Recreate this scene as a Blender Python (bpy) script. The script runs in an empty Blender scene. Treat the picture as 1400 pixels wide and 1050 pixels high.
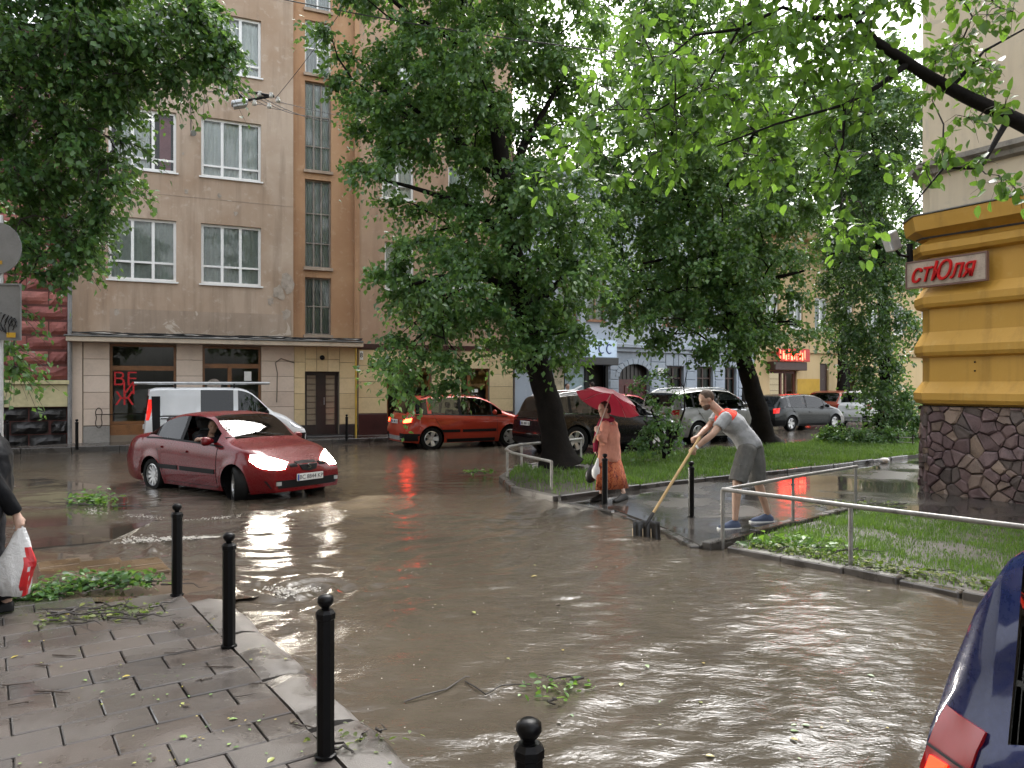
import bpy, bmesh, math, random
import numpy as np
from mathutils import Vector, Matrix, Euler, noise
from mathutils.bvhtree import BVHTree

S = bpy.context.scene
COL = S.collection
rad = math.radians
# ------------------------------------------------------------ camera
FPX, CX, CY, CAMZ = 1050.0, 700.0, 525.0, 1.85      # focal length in photo pixels (1400 wide), horizon row, eye height
cam = bpy.data.cameras.new('camera'); camo = bpy.data.objects.new('camera', cam); COL.objects.link(camo)
cam.sensor_width = 36; cam.lens = FPX/1400*36; cam.clip_start = .05; cam.clip_end = 2000
camo.location = (0, 0, CAMZ); camo.rotation_euler = (rad(90), 0, 0)
S.camera = camo
# ------------------------------------------------------------ sky and sun (overcast)
W = bpy.data.worlds.new('World'); S.world = W; W.use_nodes = True
nt = W.node_tree
for n in list(nt.nodes): nt.nodes.remove(n)
sky = nt.nodes.new('ShaderNodeTexSky'); sky.sky_type = 'NISHITA'; sky.sun_disc = False
sky.sun_elevation = rad(52); sky.sun_rotation = rad(20); sky.dust_density = 4; sky.air_density = 1.2; sky.ozone_density = 1
hs = nt.nodes.new('ShaderNodeHueSaturation'); hs.inputs['Saturation'].default_value = .22
bg = nt.nodes.new('ShaderNodeBackground'); bg.inputs['Strength'].default_value = .145
wo = nt.nodes.new('ShaderNodeOutputWorld')
nt.links.new(sky.outputs[0], hs.inputs['Color']); nt.links.new(hs.outputs[0], bg.inputs['Color']); nt.links.new(bg.outputs[0], wo.inputs[0])
sl = bpy.data.lights.new('sun', 'SUN'); sl.energy = .9; sl.angle = rad(40); sl.color = (1, .97, .93)
so = bpy.data.objects.new('sun', sl); COL.objects.link(so)
so.rotation_euler = (rad(90-52), 0, rad(180-20)); so.location = (0, 0, 40)
# ------------------------------------------------------------ render settings
S.view_settings.view_transform = 'Standard'; S.view_settings.look = 'None'; S.view_settings.gamma = 1
S.view_settings.use_curve_mapping = False
S.view_settings.exposure = 2.22
S.render.engine = 'CYCLES'
S.cycles.use_denoising = True; S.cycles.max_bounces = 7; S.cycles.diffuse_bounces = 3; S.cycles.glossy_bounces = 3
S.cycles.transmission_bounces = 4; S.cycles.transparent_max_bounces = 10
S.cycles.sample_clamp_indirect = 6; S.cycles.caustics_reflective = False; S.cycles.caustics_refractive = False

# ============================================================ helpers
def G(px, py, z=0.0):
    """ground point under a photo pixel on the level z"""
    Y = FPX*(CAMZ-z)/(py-CY); return Vector(((px-CX)/FPX*Y, Y, z))
def P3(px, py, Y):
    """photo pixel at the distance Y"""
    return Vector(((px-CX)/FPX*Y, Y, CAMZ+(CY-py)/FPX*Y))
def lin(c):
    return c/12.92 if c <= .04045 else ((c+.055)/1.055)**2.4
def hx(h, k=1.0):
    h = h.lstrip('#'); return tuple(lin(int(h[i:i+2], 16)/255)*k for i in (0, 2, 4))
def lerp(a, b, t): return a+(b-a)*t
def sst(a, b, x):
    t = min(1, max(0, (x-a)/(b-a))); return t*t*(3-2*t)

def nodes_of(name):
    m = bpy.data.materials.new(name); m.use_nodes = True
    t = m.node_tree; b = t.nodes['Principled BSDF']; return m, t, b
def nd(t, typ, **kw):
    n = t.nodes.new(typ)
    for k, v in kw.items():
        if k in n.inputs: n.inputs[k].default_value = v
        else: setattr(n, k, v)
    return n
def pos(t, obj=False):
    if obj: return t.nodes.new('ShaderNodeTexCoord').outputs['Object']
    return t.nodes.new('ShaderNodeNewGeometry').outputs['Position']
def noise_n(t, vec, scale, detail=4, rough=.55, dist=0):
    n = nd(t, 'ShaderNodeTexNoise'); n.inputs['Scale'].default_value = scale; n.inputs['Detail'].default_value = detail
    n.inputs['Roughness'].default_value = rough; n.inputs['Distortion'].default_value = dist
    t.links.new(vec, n.inputs['Vector']); return n.outputs['Fac']
def ramp(t, fac, stops):
    r = t.nodes.new('ShaderNodeValToRGB'); e = r.color_ramp.elements
    while len(e) < len(stops): e.new(.5)
    for i, (p, c) in enumerate(stops):
        e[i].position = p; e[i].color = (c, c, c, 1) if not isinstance(c, (tuple, list)) else (*c[:3], 1)
    t.links.new(fac, r.inputs[0]); return r.outputs[0]
def mixc(t, fac, a, b, mode='MIX'):
    n = t.nodes.new('ShaderNodeMix'); n.data_type = 'RGBA'; n.blend_type = mode
    for sock, v in ((n.inputs[0], fac), (n.inputs[6], a), (n.inputs[7], b)):
        if isinstance(v, (int, float)): sock.default_value = v
        elif isinstance(v, (tuple, list)): sock.default_value = (*v[:3], 1)
        else: t.links.new(v, sock)
    return n.outputs[2]
def mathn(t, op, a, b=0.0):
    n = t.nodes.new('ShaderNodeMath'); n.operation = op
    for i, v in enumerate((a, b)):
        if isinstance(v, (int, float)): n.inputs[i].default_value = v
        else: t.links.new(v, n.inputs[i])
    return n.outputs[0]
def bump(t, b, h, strength=.3, dist=.02):
    n = t.nodes.new('ShaderNodeBump'); n.inputs['Strength'].default_value = strength; n.inputs['Distance'].default_value = dist
    t.links.new(h, n.inputs['Height']); t.links.new(n.outputs[0], b.inputs['Normal']); return n

_M = {}
def mat(name, col, rough=.6, metal=0, var=.15, scale=3, bmp=0, bscale=60, coat=0, spec=.5, emit=None, estr=0, obj=False, dark=None):
    """procedural material: base colour broken up by two noises, optional fine relief"""
    if name in _M: return _M[name]
    m, t, b = nodes_of(name); p = pos(t, obj)
    if var > 0:
        n1 = noise_n(t, p, scale, 5); n2 = noise_n(t, p, scale*9, 3)
        f = mathn(t, 'ADD', mathn(t, 'MULTIPLY', n1, .65), mathn(t, 'MULTIPLY', n2, .35))
        d = dark or tuple(c*(1-var*1.6) for c in col); l = tuple(min(1, c*(1+var)) for c in col)
        t.links.new(ramp(t, f, [(.3, d), (.5, col), (.72, l)]), b.inputs['Base Color'])
    else: b.inputs['Base Color'].default_value = (*col, 1)
    b.inputs['Roughness'].default_value = rough; b.inputs['Metallic'].default_value = metal
    b.inputs['Specular IOR Level'].default_value = spec
    if coat: b.inputs['Coat Weight'].default_value = coat; b.inputs['Coat Roughness'].default_value = .04
    if bmp: bump(t, b, noise_n(t, p, bscale, 4), bmp, .01)
    if emit: b.inputs['Emission Color'].default_value = (*emit, 1); b.inputs['Emission Strength'].default_value = estr
    _M[name] = m; return m

class MB:
    """collects geometry for ONE mesh object"""
    def __init__(s): s.v = []; s.f = []
    def add(s, vs, fs):
        o = len(s.v); s.v.extend(tuple(v) for v in vs); s.f.extend(tuple(i+o for i in f) for f in fs); return s
    def box(s, x0, x1, y0, y1, z0, z1, M=None, ch=0):
        if ch:
            c = min(ch, abs(x1-x0)/3, abs(y1-y0)/3, abs(z1-z0)/3)
            vs = []
            for sx, x in ((0, x0), (1, x1)):
                for sy, y in ((0, y0), (1, y1)):
                    for sz, z in ((0, z0), (1, z1)):
                        xi = x+c*(1-2*sx); yi = y+c*(1-2*sy); zi = z+c*(1-2*sz)
                        vs += [(x, yi, zi), (xi, y, zi), (xi, yi, z)]
            def k(sx, sy, sz, a): return (sx*4+sy*2+sz)*3+a
            fs = []
            for sx in (0, 1): q = [k(sx, 0, 0, 0), k(sx, 1, 0, 0), k(sx, 1, 1, 0), k(sx, 0, 1, 0)]; fs.append(q if sx else q[::-1])
            for sy in (0, 1): q = [k(0, sy, 0, 1), k(0, sy, 1, 1), k(1, sy, 1, 1), k(1, sy, 0, 1)]; fs.append(q if sy else q[::-1])
            for sz in (0, 1): q = [k(0, 0, sz, 2), k(1, 0, sz, 2), k(1, 1, sz, 2), k(0, 1, sz, 2)]; fs.append(q if sz else q[::-1])
            for a, b2 in ((0, 1), (0, 2), (1, 2)):
                e = 3-a-b2
                for p in (0, 1):
                    for q in (0, 1):
                        def idx(r, which):
                            d = [0, 0, 0]; d[a] = p; d[b2] = q; d[e] = r; return k(*d, which)
                        fs.append([idx(0, a), idx(1, a), idx(1, b2), idx(0, b2)])
            for sx in (0, 1):
                for sy in (0, 1):
                    for sz in (0, 1): fs.append([k(sx, sy, sz, 0), k(sx, sy, sz, 1), k(sx, sy, sz, 2)])
        else:
            vs = [(x, y, z) for x in (x0, x1) for y in (y0, y1) for z in (z0, z1)]
            fs = [(0, 1, 3, 2), (4, 6, 7, 5), (0, 4, 5, 1), (2, 3, 7, 6), (0, 2, 6, 4), (1, 5, 7, 3)]
        if M is not None: vs = [tuple(M @ Vector(v)) for v in vs]
        return s.add(vs, fs)
    def quad(s, a, b, c, d): return s.add([a, b, c, d], [(0, 1, 2, 3)])
    def tube(s, pts, r, n=8, caps=True):
        pts = [Vector(p) for p in pts]
        rs = r if isinstance(r, (list, tuple)) else [r]*len(pts)
        o = len(s.v); up = None
        for i, p in enumerate(pts):
            d = (pts[min(i+1, len(pts)-1)]-pts[max(i-1, 0)])
            d = d.normalized() if d.length > 1e-9 else Vector((0, 0, 1))
            if up is None:
                a = Vector((0, 0, 1)) if abs(d.z) < .9 else Vector((1, 0, 0)); up = (a-d*a.dot(d)).normalized()
            else:
                up = up-d*up.dot(d)
                up = up.normalized() if up.length > 1e-6 else d.orthogonal().normalized()
            q = d.cross(up)
            for k in range(n):
                an = 2*math.pi*k/n; s.v.append(tuple(p+(up*math.cos(an)+q*math.sin(an))*rs[i]))
        for i in range(len(pts)-1):
            for k in range(n):
                a = o+i*n+k; b = o+i*n+(k+1) % n; s.f.append((a, b, b+n, a+n))
        if caps:
            s.f.append(tuple(o+k for k in reversed(range(n)))); e = o+(len(pts)-1)*n; s.f.append(tuple(e+k for k in range(n)))
        return s
    def lathe(s, prof, n=24, M=None, close=False):
        """prof: (r, h) pairs around local z"""
        o = len(s.v); m = len(prof)
        for k in range(n):
            a = 2*math.pi*k/n
            for r, h in prof:
                v = Vector((r*math.cos(a), r*math.sin(a), h)); s.v.append(tuple(M @ v if M is not None else v))
        for k in range(n):
            k2 = (k+1) % n
            for i in range(m-1): s.f.append((o+k*m+i, o+k2*m+i, o+k2*m+i+1, o+k*m+i+1))
        return s
    def loft(s, rings, caps=True, closed=True):
        """rings: lists of equally many points"""
        o = len(s.v); n = len(rings[0])
        for r in rings: s.v.extend(tuple(p) for p in r)
        for i in range(len(rings)-1):
            for k in range(n if closed else n-1):
                k2 = (k+1) % n; s.f.append((o+i*n+k, o+i*n+k2, o+(i+1)*n+k2, o+(i+1)*n+k))
        if caps:
            s.f.append(tuple(o+k for k in reversed(range(n)))); e = o+(len(rings)-1)*n; s.f.append(tuple(e+k for k in range(n)))
        return s
    def prism(s, poly, z0, z1):
        n = len(poly); o = len(s.v)
        s.v.extend((p[0], p[1], z0) for p in poly); s.v.extend((p[0], p[1], z1) for p in poly)
        s.f.append(tuple(o+i for i in reversed(range(n)))); s.f.append(tuple(o+n+i for i in range(n)))
        for i in range(n): j = (i+1) % n; s.f.append((o+i, o+j, o+n+j, o+n+i))
        return s
    def build(s, name, m, parent=None, smooth=None, M=None, fix=False):
        me = bpy.data.meshes.new(name); me.from_pydata(s.v, [], s.f)
        if fix:
            bm = bmesh.new(); bm.from_mesh(me); bmesh.ops.recalc_face_normals(bm, faces=bm.faces); bm.to_mesh(me); bm.free()
        return mesh_obj(name, me, m, parent, smooth, M)
def mesh_obj(name, me, m, parent=None, smooth=None, M=None):
    if m is not None and not me.materials: me.materials.append(m)
    o = bpy.data.objects.new(name, me); COL.objects.link(o)
    if parent is not None: o.parent = parent
    if M is not None: o.matrix_local = M
    if smooth is not None:
        for p in me.polygons: p.use_smooth = True
        if smooth < 180: me.set_sharp_from_angle(angle=rad(smooth))
    return o
def tag(o, label=None, cat=None, group=None, kind=None):
    if label: o['label'] = label
    if cat: o['category'] = cat
    if group: o['group'] = group
    if kind: o['kind'] = kind
    return o
def empty(name, loc, rz=0, label=None, cat=None, group=None):
    o = bpy.data.objects.new(name, None); COL.objects.link(o); o.empty_display_size = .2
    o.location = loc; o.rotation_euler = (0, 0, rz); return tag(o, label, cat, group)
def share(o, parent=None, loc=None, rz=None, M=None):
    c = o.copy(); COL.objects.link(c); c.parent = parent
    if M is not None: c.matrix_local = M
    if loc is not None: c.location = loc
    if rz is not None: c.rotation_euler = (0, 0, rz)
    return c
def copy_tree(o, parent=None):
    c = o.copy(); COL.objects.link(c); c.parent = parent
    for ch in o.children: copy_tree(ch, c)
    return c
def fast_mesh(name, V, F, attr=None):
    """numpy vertices (n,3) and faces (m,k) to a mesh"""
    me = bpy.data.meshes.new(name); m, k = F.shape
    me.vertices.add(len(V)); me.vertices.foreach_set('co', np.ascontiguousarray(V, dtype=np.float32).ravel())
    me.loops.add(m*k); me.loops.foreach_set('vertex_index', np.ascontiguousarray(F, dtype=np.int32).ravel())
    me.polygons.add(m); me.polygons.foreach_set('loop_start', np.arange(0, m*k, k, dtype=np.int32))
    me.polygons.foreach_set('loop_total', np.full(m, k, dtype=np.int32))
    if attr is not None:
        a = me.attributes.new('tint', 'FLOAT', 'POINT'); a.data.foreach_set('value', np.ascontiguousarray(attr, dtype=np.float32))
    me.update(calc_edges=True); return me
def interp(pts, x):
    """smooth monotone-ish interpolation through (x, y) points, x ascending"""
    xs = [p[0] for p in pts]; ys = [p[1] for p in pts]
    if x <= xs[0]: return ys[0]
    if x >= xs[-1]: return ys[-1]
    i = max(k for k in range(len(xs)) if xs[k] <= x)
    h = xs[i+1]-xs[i]; t = (x-xs[i])/h
    def sl_(k):
        if k <= 0 or k >= len(xs)-1: return (ys[min(k+1, len(xs)-1)]-ys[max(k-1, 0)])/(xs[min(k+1, len(xs)-1)]-xs[max(k-1, 0)])
        a = (ys[k]-ys[k-1])/(xs[k]-xs[k-1]); b = (ys[k+1]-ys[k])/(xs[k+1]-xs[k])
        return 0 if a*b <= 0 else 2*a*b/(a+b)
    m0 = sl_(i)*h; m1 = sl_(i+1)*h
    return (2*t**3-3*t*t+1)*ys[i]+(t**3-2*t*t+t)*m0+(-2*t**3+3*t*t)*ys[i+1]+(t**3-t*t)*m1
def text_mesh(txt, size, ext=.004, shear=0, sx=1.0):
    cu = bpy.data.curves.new('txt', 'FONT'); cu.body = txt; cu.size = size; cu.extrude = ext; cu.shear = shear
    cu.align_x = 'CENTER'; cu.align_y = 'CENTER'; cu.resolution_u = 3
    o = bpy.data.objects.new('txt', cu); COL.objects.link(o)
    dg = bpy.context.evaluated_depsgraph_get(); dg.update(); me = bpy.data.meshes.new_from_object(o.evaluated_get(dg))
    bpy.data.objects.remove(o); bpy.data.curves.remove(cu)
    if sx != 1:
        for v in me.vertices: v.co.x *= sx
    me.materials.clear(); return me

# ============================================================ special materials
def m_water():
    m, t, b = nodes_of('muddy_water'); p = pos(t)
    n1 = noise_n(t, p, .35, 4); n2 = noise_n(t, p, 2.2, 4, .6, 1.5)
    f = mathn(t, 'ADD', mathn(t, 'MULTIPLY', n1, .6), mathn(t, 'MULTIPLY', n2, .4))
    t.links.new(ramp(t, f, [(.3, (.050, .041, .032)), (.5, (.067, .055, .042)), (.7, (.086, .071, .054))]), b.inputs['Base Color'])
    b.inputs['Roughness'].default_value = .06; b.inputs['IOR'].default_value = 1.36; b.inputs['Specular IOR Level'].default_value = .6
    mp = nd(t, 'ShaderNodeMapping'); t.links.new(p, mp.inputs[0]); mp.inputs['Rotation'].default_value = (0, 0, rad(28)); mp.inputs['Scale'].default_value = (.75, 1.5, 1)
    a = noise_n(t, mp.outputs[0], 7, 5, .62, .8); c = noise_n(t, mp.outputs[0], 26, 3, .55, .5)
    h = mathn(t, 'ADD', mathn(t, 'MULTIPLY', a, 1.0), mathn(t, 'MULTIPLY', c, .28))
    bump(t, b, mathn(t, 'MULTIPLY', h, ramp(t, noise_n(t, p, .55, 3, .5, .6), [(.36, .35), (.62, 1.0)])), .34, .04)
    return m
def m_wet(name, dry, wet, scale=1.2, bs=90, r0=.05, r1=.42, cut=.5, bmp=.25):
    """wet ground: puddled patches are darker and mirror like"""
    m, t, b = nodes_of(name); p = pos(t)
    n = noise_n(t, p, scale, 5, .55, .4); g = noise_n(t, p, bs, 3); q = noise_n(t, p, 9, 4)
    w = ramp(t, n, [(cut-.08, 0.0), (cut+.1, 1.0)])
    base = mixc(t, mathn(t, 'MULTIPLY', q, .8), dry, tuple(c*.62 for c in dry))
    t.links.new(mixc(t, w, base, wet), b.inputs['Base Color'])
    t.links.new(ramp(t, w, [(0, r1), (1, r0)]), b.inputs['Roughness'])
    hh = mathn(t, 'MULTIPLY', mathn(t, 'ADD', g, mathn(t, 'MULTIPLY', q, .6)), mathn(t, 'SUBTRACT', 1.05, w))
    bump(t, b, hh, bmp, .006)
    return m
def m_leaf(name, dark, mid, light, trans=.35, rough=.38):
    m, t, b = nodes_of(name)
    a = t.nodes.new('ShaderNodeAttribute'); a.attribute_name = 'tint'
    c = ramp(t, a.outputs['Fac'], [(0, dark), (.55, mid), (1, light)])
    t.links.new(c, b.inputs['Base Color']); b.inputs['Roughness'].default_value = rough
    tr = t.nodes.new('ShaderNodeBsdfTranslucent'); t.links.new(mixc(t, .5, c, (.32, .55, .06)), tr.inputs['Color'])
    ms = t.nodes.new('ShaderNodeMixShader'); ms.inputs[0].default_value = trans
    t.links.new(b.outputs[0], ms.inputs[1]); t.links.new(tr.outputs[0], ms.inputs[2])
    t.links.new(ms.outputs[0], t.nodes['Material Output'].inputs[0]); return m
def m_glass(name, tint=(.9, .95, .95), rough=.01, refl=1.5, dark=0):
    m, t, b = nodes_of(name); t.nodes.remove(b)
    fr = nd(t, 'ShaderNodeFresnel'); fr.inputs[0].default_value = refl
    g = nd(t, 'ShaderNodeBsdfGlossy'); g.inputs['Roughness'].default_value = rough
    tr = nd(t, 'ShaderNodeBsdfTransparent'); tr.inputs[0].default_value = (*tint, 1)
    n = noise_n(t, pos(t), .8, 2); bp = nd(t, 'ShaderNodeBump'); bp.inputs['Strength'].default_value = .12; bp.inputs['Distance'].default_value = .02
    t.links.new(n, bp.inputs['Height']); t.links.new(bp.outputs[0], g.inputs['Normal'])
    ms = nd(t, 'ShaderNodeMixShader'); t.links.new(fr.outputs[0], ms.inputs[0]); t.links.new(tr.outputs[0], ms.inputs[1]); t.links.new(g.outputs[0], ms.inputs[2])
    t.links.new(ms.outputs[0], t.nodes['Material Output'].inputs[0]); return m
def m_plaster(name, col, stain, pale, scale=.35, streak=1.0, rough=.8, peel=.0):
    """weathered facade plaster: cloudy staining, vertical run marks, small scars"""
    m, t, b = nodes_of(name); p = pos(t)
    n1 = noise_n(t, p, scale, 6, .6, .5)
    mp = nd(t, 'ShaderNodeMapping'); t.links.new(p, mp.inputs[0]); mp.inputs['Scale'].default_value = (2.2, 2.2, .18)
    n2 = noise_n(t, mp.outputs[0], 1.6, 5, .6)
    n3 = noise_n(t, p, 5, 5, .65)
    c = mixc(t, ramp(t, n1, [(.35, 0.), (.68, 1.)]), col, stain)
    c = mixc(t, mathn(t, 'MULTIPLY', ramp(t, n2, [(.5, 0.), (.75, 1.)]), .65*streak), c, tuple(x*.55 for x in stain))
    c = mixc(t, mathn(t, 'MULTIPLY', ramp(t, n3, [(.56, 0.), (.72, 1.)]), .5), c, pale)
    if peel:
        n4 = noise_n(t, p, 1.3, 6, .6, .8); c = mixc(t, ramp(t, n4, [(.64, 0.), (.66, peel)]), c, pale)
    t.links.new(c, b.inputs['Base Color']); b.inputs['Roughness'].default_value = rough
    bump(t, b, mathn(t, 'ADD', noise_n(t, p, 30, 4), n3), .18, .01); return m

WATER = m_water()
ASPH = m_wet('wet_asphalt', (.045, .04, .036), (.022, .02, .018), .6, 110)
CPAVE = m_wet('wet_corner_paving', (.085, .077, .07), (.035, .032, .029), .55, 100, .04, .33, .45)
SPAVE = m_wet('wet_side_paving', (.10, .088, .078), (.045, .04, .036), .9, 100, .05, .36, .5)
SLABM = [m_wet('wet_slab_%s' % k, c, tuple(x*.66 for x in c), 1.5, 140, .12, .36, .53, .35)
         for k, c in (('grey', (.085, .075, .068)), ('warm', (.092, .078, .069)), ('dark', (.072, .064, .059)))]
JOINT = mat('wet_joint_sand', (.04, .035, .03), .35, var=.3, scale=8, bmp=.3)
GRANITE = m_wet('wet_granite', (.125, .113, .103), (.055, .05, .046), 2.5, 160, .1, .45, .52, .5)
SOIL = mat('wet_soil', (.035, .028, .02), .6, var=.4, scale=4, bmp=.6, bscale=30)
MUD = m_wet('muddy_silt', (.12, .09, .066), (.085, .063, .046), 1.1, 60, .06, .3, .42)
GLASS = m_glass('window_glass')
DGLASS = m_glass('dark_glass', (.30, .34, .33))
CGLASS = m_glass('car_glass', (.42, .47, .46))
PGLASS = m_glass('privacy_glass', (.07, .08, .08))
BLACKP = mat('black_wet_paint', (.003, .003, .0035), .36, var=.2, scale=12, bmp=.15, bscale=80, spec=.16)
STEEL = mat('galvanised_steel', (.42, .43, .44), .38, .6, .2, 8, .1)
GREYP = mat('grey_paint_rail', (.36, .35, .33), .38, .1, .3, 9, .2)
BLK = mat('black_plastic', (.006, .006, .0065), .5, var=.2, scale=10, spec=.18)
RUBBER = mat('tyre_rubber', (.007, .007, .007), .65, var=.3, scale=20, bmp=.2, spec=.15)
WHITE = mat('white_window_paint', (.78, .79, .78), .35, var=.06, scale=4)
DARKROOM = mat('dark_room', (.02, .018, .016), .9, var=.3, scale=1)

# ============================================================ ground, water, pavements
tag(MB().add([(-250, -250, -.14), (250, -250, -.14), (250, 250, -.14), (-250, 250, -.14)], [(0, 1, 2, 3)]).build('road', ASPH), kind='structure')

def water():
    def axis(a, b, fa, fb, f, c):
        xs = list(np.arange(fa, fb, f)); x = fa
        st = f
        while x > a: st = min(st*1.15, c); x -= st; xs.insert(0, x)
        x = xs[-1]; st = f
        while x < b: st = min(st*1.15, c); x += st; xs.append(x)
        return np.array(xs)
    xs = axis(-32, 42, -6.5, 5.5, .045, .6); ys = axis(-8, 60, 1.6, 15.5, .045, .6)
    X, Y = np.meshgrid(xs, ys); R = np.random.RandomState(4)
    wx = X+.35*np.sin(Y*.9+1)+.2*np.sin(X*1.7-Y*.6); wy = Y+.35*np.sin(X*.8+2)+.2*np.sin(Y*1.9+X*.7)
    Z = np.zeros_like(X)
    env = .55+.45*np.sin(X*.7+.4*np.sin(Y*.8))*np.sin(Y*.55+1.2+.5*np.sin(X*.6))
    for k in range(46):
        lam = .16*2**(R.rand()*2.3); th = rad(-58+R.randn()*38); a = lam*.0062*(.4+R.rand()); ph = R.rand()*6.28
        ph2 = 1.2*np.sin(wx*R.uniform(.5, 1.4)+R.rand()*6)+1.2*np.sin(wy*R.uniform(.5, 1.4)+R.rand()*6)
        Z += a*np.sin(2*np.pi/lam*(wx*np.cos(th)+wy*np.sin(th))+ph+ph2)
    Z *= .46*(.4+1.05*env)
    far = np.clip((Y-13)/6, 0, 1); Z *= (1-.82*far)
    # bow waves pushed out by the red car
    for cx, cy, r0, amp in ((-4.5, 12.2, 3.0, .02), (-4.5, 12.2, 1.9, .028), (-4.2, 12.0, 4.3, .014), (-4.2, 12, 5.4, .01)):
        d = np.hypot(X-cx, Y-cy)+.12*np.sin(X*3+Y*2)+.1*np.sin(Y*5-X*2); ang = np.arctan2(Y-cy, X-cx)
        Z += amp*np.exp(-((d-r0)/.12)**2)*np.clip(np.cos(ang+rad(55))*1.4, 0, 1)
    # swirl over the road drain
    d = np.hypot(X+1.9, Y-6.9); Z += np.exp(-(d/.45)**2)*.035*np.sin(d*26+3*np.arctan2(Y-6.9, X+1.9))
    d = np.hypot(X+4.0, Y-8.6); Z += np.exp(-(d/.6)**2)*.03*np.sin(X*22+Y*9)
    ny, nx = X.shape; V = np.stack([X, Y, Z], -1).reshape(-1, 3)
    i = np.arange((ny-1)*nx).reshape(ny-1, nx)[:, :-1].ravel()
    me = fast_mesh('flood_water', V, np.stack([i, i+1, i+1+nx, i+nx], 1))
    tag(mesh_obj('flood_water', me, WATER, smooth=180), kind='structure')
water()

KD = Vector((.566, -.824)); KU = Vector((.824, .566))          # along the kerb towards the camera, and square to it towards the road
K0 = G(574, 1050, .1).to_2d()
def kp(s, t, z=0): q = K0+KU*s+KD*t; return Vector((q.x, q.y, z))
def sidewalk():
    R = random.Random(3)
    far = 6.5
    poly = [kp(-.28, -3.45), kp(-.28, 9), kp(-9, 9), kp(-9, -4), (-6.0, 6.2), (-4.0, 6.35)]
    root = tag(MB().prism([(p[0], p[1]) for p in poly], -.14, .072).build('pavement', JOINT), kind='structure')
    # slabs in running bond, long side square to the kerb
    protos = []
    L, D, g, z0, z1 = .415, .262, .008, .06, .1
    for k in range(3):
        b = MB().box(-L/2+g/2, L/2-g/2, -D/2+g/2, D/2-g/2, z0-.0, z1, ch=.006); b0 = b.build('slab', SLABM[k], root)
        protos.append(b0)
    ang = math.atan2(KU.y, KU.x); first = [True]*3; n = 0; rest = MB()
    for j in range(-17, 30):
        for i in range(0, 15):
            s = -.28-L*(i+.5)+(.5*L if j % 2 else 0); t = j*D
            if s > -.28-L*.5+.01: s = -.28-L*.25; cut = True
            else: cut = False
            p = kp(s, t)
            if p.y > 6.25: continue
            if p.y < 1.7 or p.x < -5.6 or abs(p.x)/max(p.y, .1) > .8 or n >= 298:
                rest.box(-L/2+g/2, (L/2-g/2) if not cut else (-.01*L), -D/2+g/2, D/2-g/2, z0, z1, Matrix.Translation((p.x, p.y, 0)) @ Matrix.Rotation(ang, 4, 'Z')); continue
            k = R.choice((0, 0, 1, 1, 2))
            if first[k]: o = protos[k]; first[k] = False
            else: o = share(protos[k], root)
            o.location = (p.x, p.y, R.uniform(-.004, .003)); n += 1
            o.rotation_euler = (R.uniform(-.008, .008), R.uniform(-.008, .008), ang+R.uniform(-.006, .006))
            if cut: o.scale = (.49, 1, 1)
    tag(rest.build('slab_field', SLABM[0], root), kind='stuff')
    # granite kerbstones, worn and uneven
    t = -3.5
    while t < 6:
        ln = R.uniform(.75, 1.05)
        b = MB(); n_ = 5; rings = []
        for q in range(n_+1):
            tt = t+.018+(ln-.036)*q/n_; w = lambda a: R.uniform(-a, a)
            e = .02 if q in (0, n_) else 0
            rings.append([kp(-.27, tt, -.1), kp(-.27, tt, .098+w(.004)-e), kp(-.12, tt, .106+w(.008)-e), kp(-.03+w(.012), tt, .092+w(.01)-e), kp(.015+w(.014), tt, .055+w(.012)), kp(.02, tt, -.1)])
        b.loft(rings); o = b.build('kerbstone', GRANITE, root, smooth=50, fix=True); t += ln
    # silted dropped kerb beyond the slabs, running under the water
    rp = [(kp(-.3, -3.4), .085), ((-4.0, 6.3), .085), ((-6.5, 6.1), .085), ((-7.5, 9), .03), ((-4.6, 9.2), -.02), ((-2.6, 8.3), -.05), ((-1.9, 7.0), -.04)]
    o = tag(MB().add([(p[0], p[1], z) for p, z in rp], [tuple(range(len(rp)))]).build('dropped_kerb', MUD), kind='structure')
    TACT = m_wet('wet_tactile_slab', (.22, .15, .085), (.13, .088, .05), 2, 90, .08, .35)
    tb = G(150, 768, .03); k = 0
    for i in range(3):
        for j in range(2):
            b = MB().box(-.19, .19, -.14, .14, 0, .03, ch=.005)
            for q in range(6): b.box(-.18, .18, -.12+q*.045, -.1+q*.045, .03, .036)
            s = b.build('tactile_slab', TACT, o, M=Matrix.Translation((tb.x-.45+i*.40+j*.2, tb.y-.1+i*.02-j*.3, .012)) @ Matrix.Rotation(ang, 4, 'Z'))
sidewalk()

def flat(name, poly, z0, z1, m, kind='structure'):
    return tag(MB().prism(poly, z0, z1).build(name, m), kind=kind)
CORNER = [(2.12, 8.62), (1.95, 9.6), (1.5, 11.0), (.75, 11.95), (2.9, 13.75), (5.6, 15.55), (9.6, 18.6), (14, 21.5), (16, 15), (12, 7), (8.2, 8.2), (5.0, 11.1), (3.6, 9.9)]
flat('corner_pavement', CORNER, -.14, .04, CPAVE)
BED = [(2.42, 8.55), (3.3, 7.6), (3.95, 6.75), (7.0, 3.4), (10, 7), (8.1, 8.1), (4.95, 11.0), (3.65, 9.85)]
flat('planting_bed', BED, -.14, .045, SOIL)
LAWN = [(.72, 12.15), (.1, 13.1), (-.12, 14.6), (.15, 16.4), (1.6, 18.1), (5.2, 20.6), (8.6, 22.8), (13, 26.3), (17, 24.5), (9.55, 18.75), (5.55, 15.7), (2.88, 13.9)]
flat('lawn', LAWN, -.14, .085, SOIL)
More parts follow.
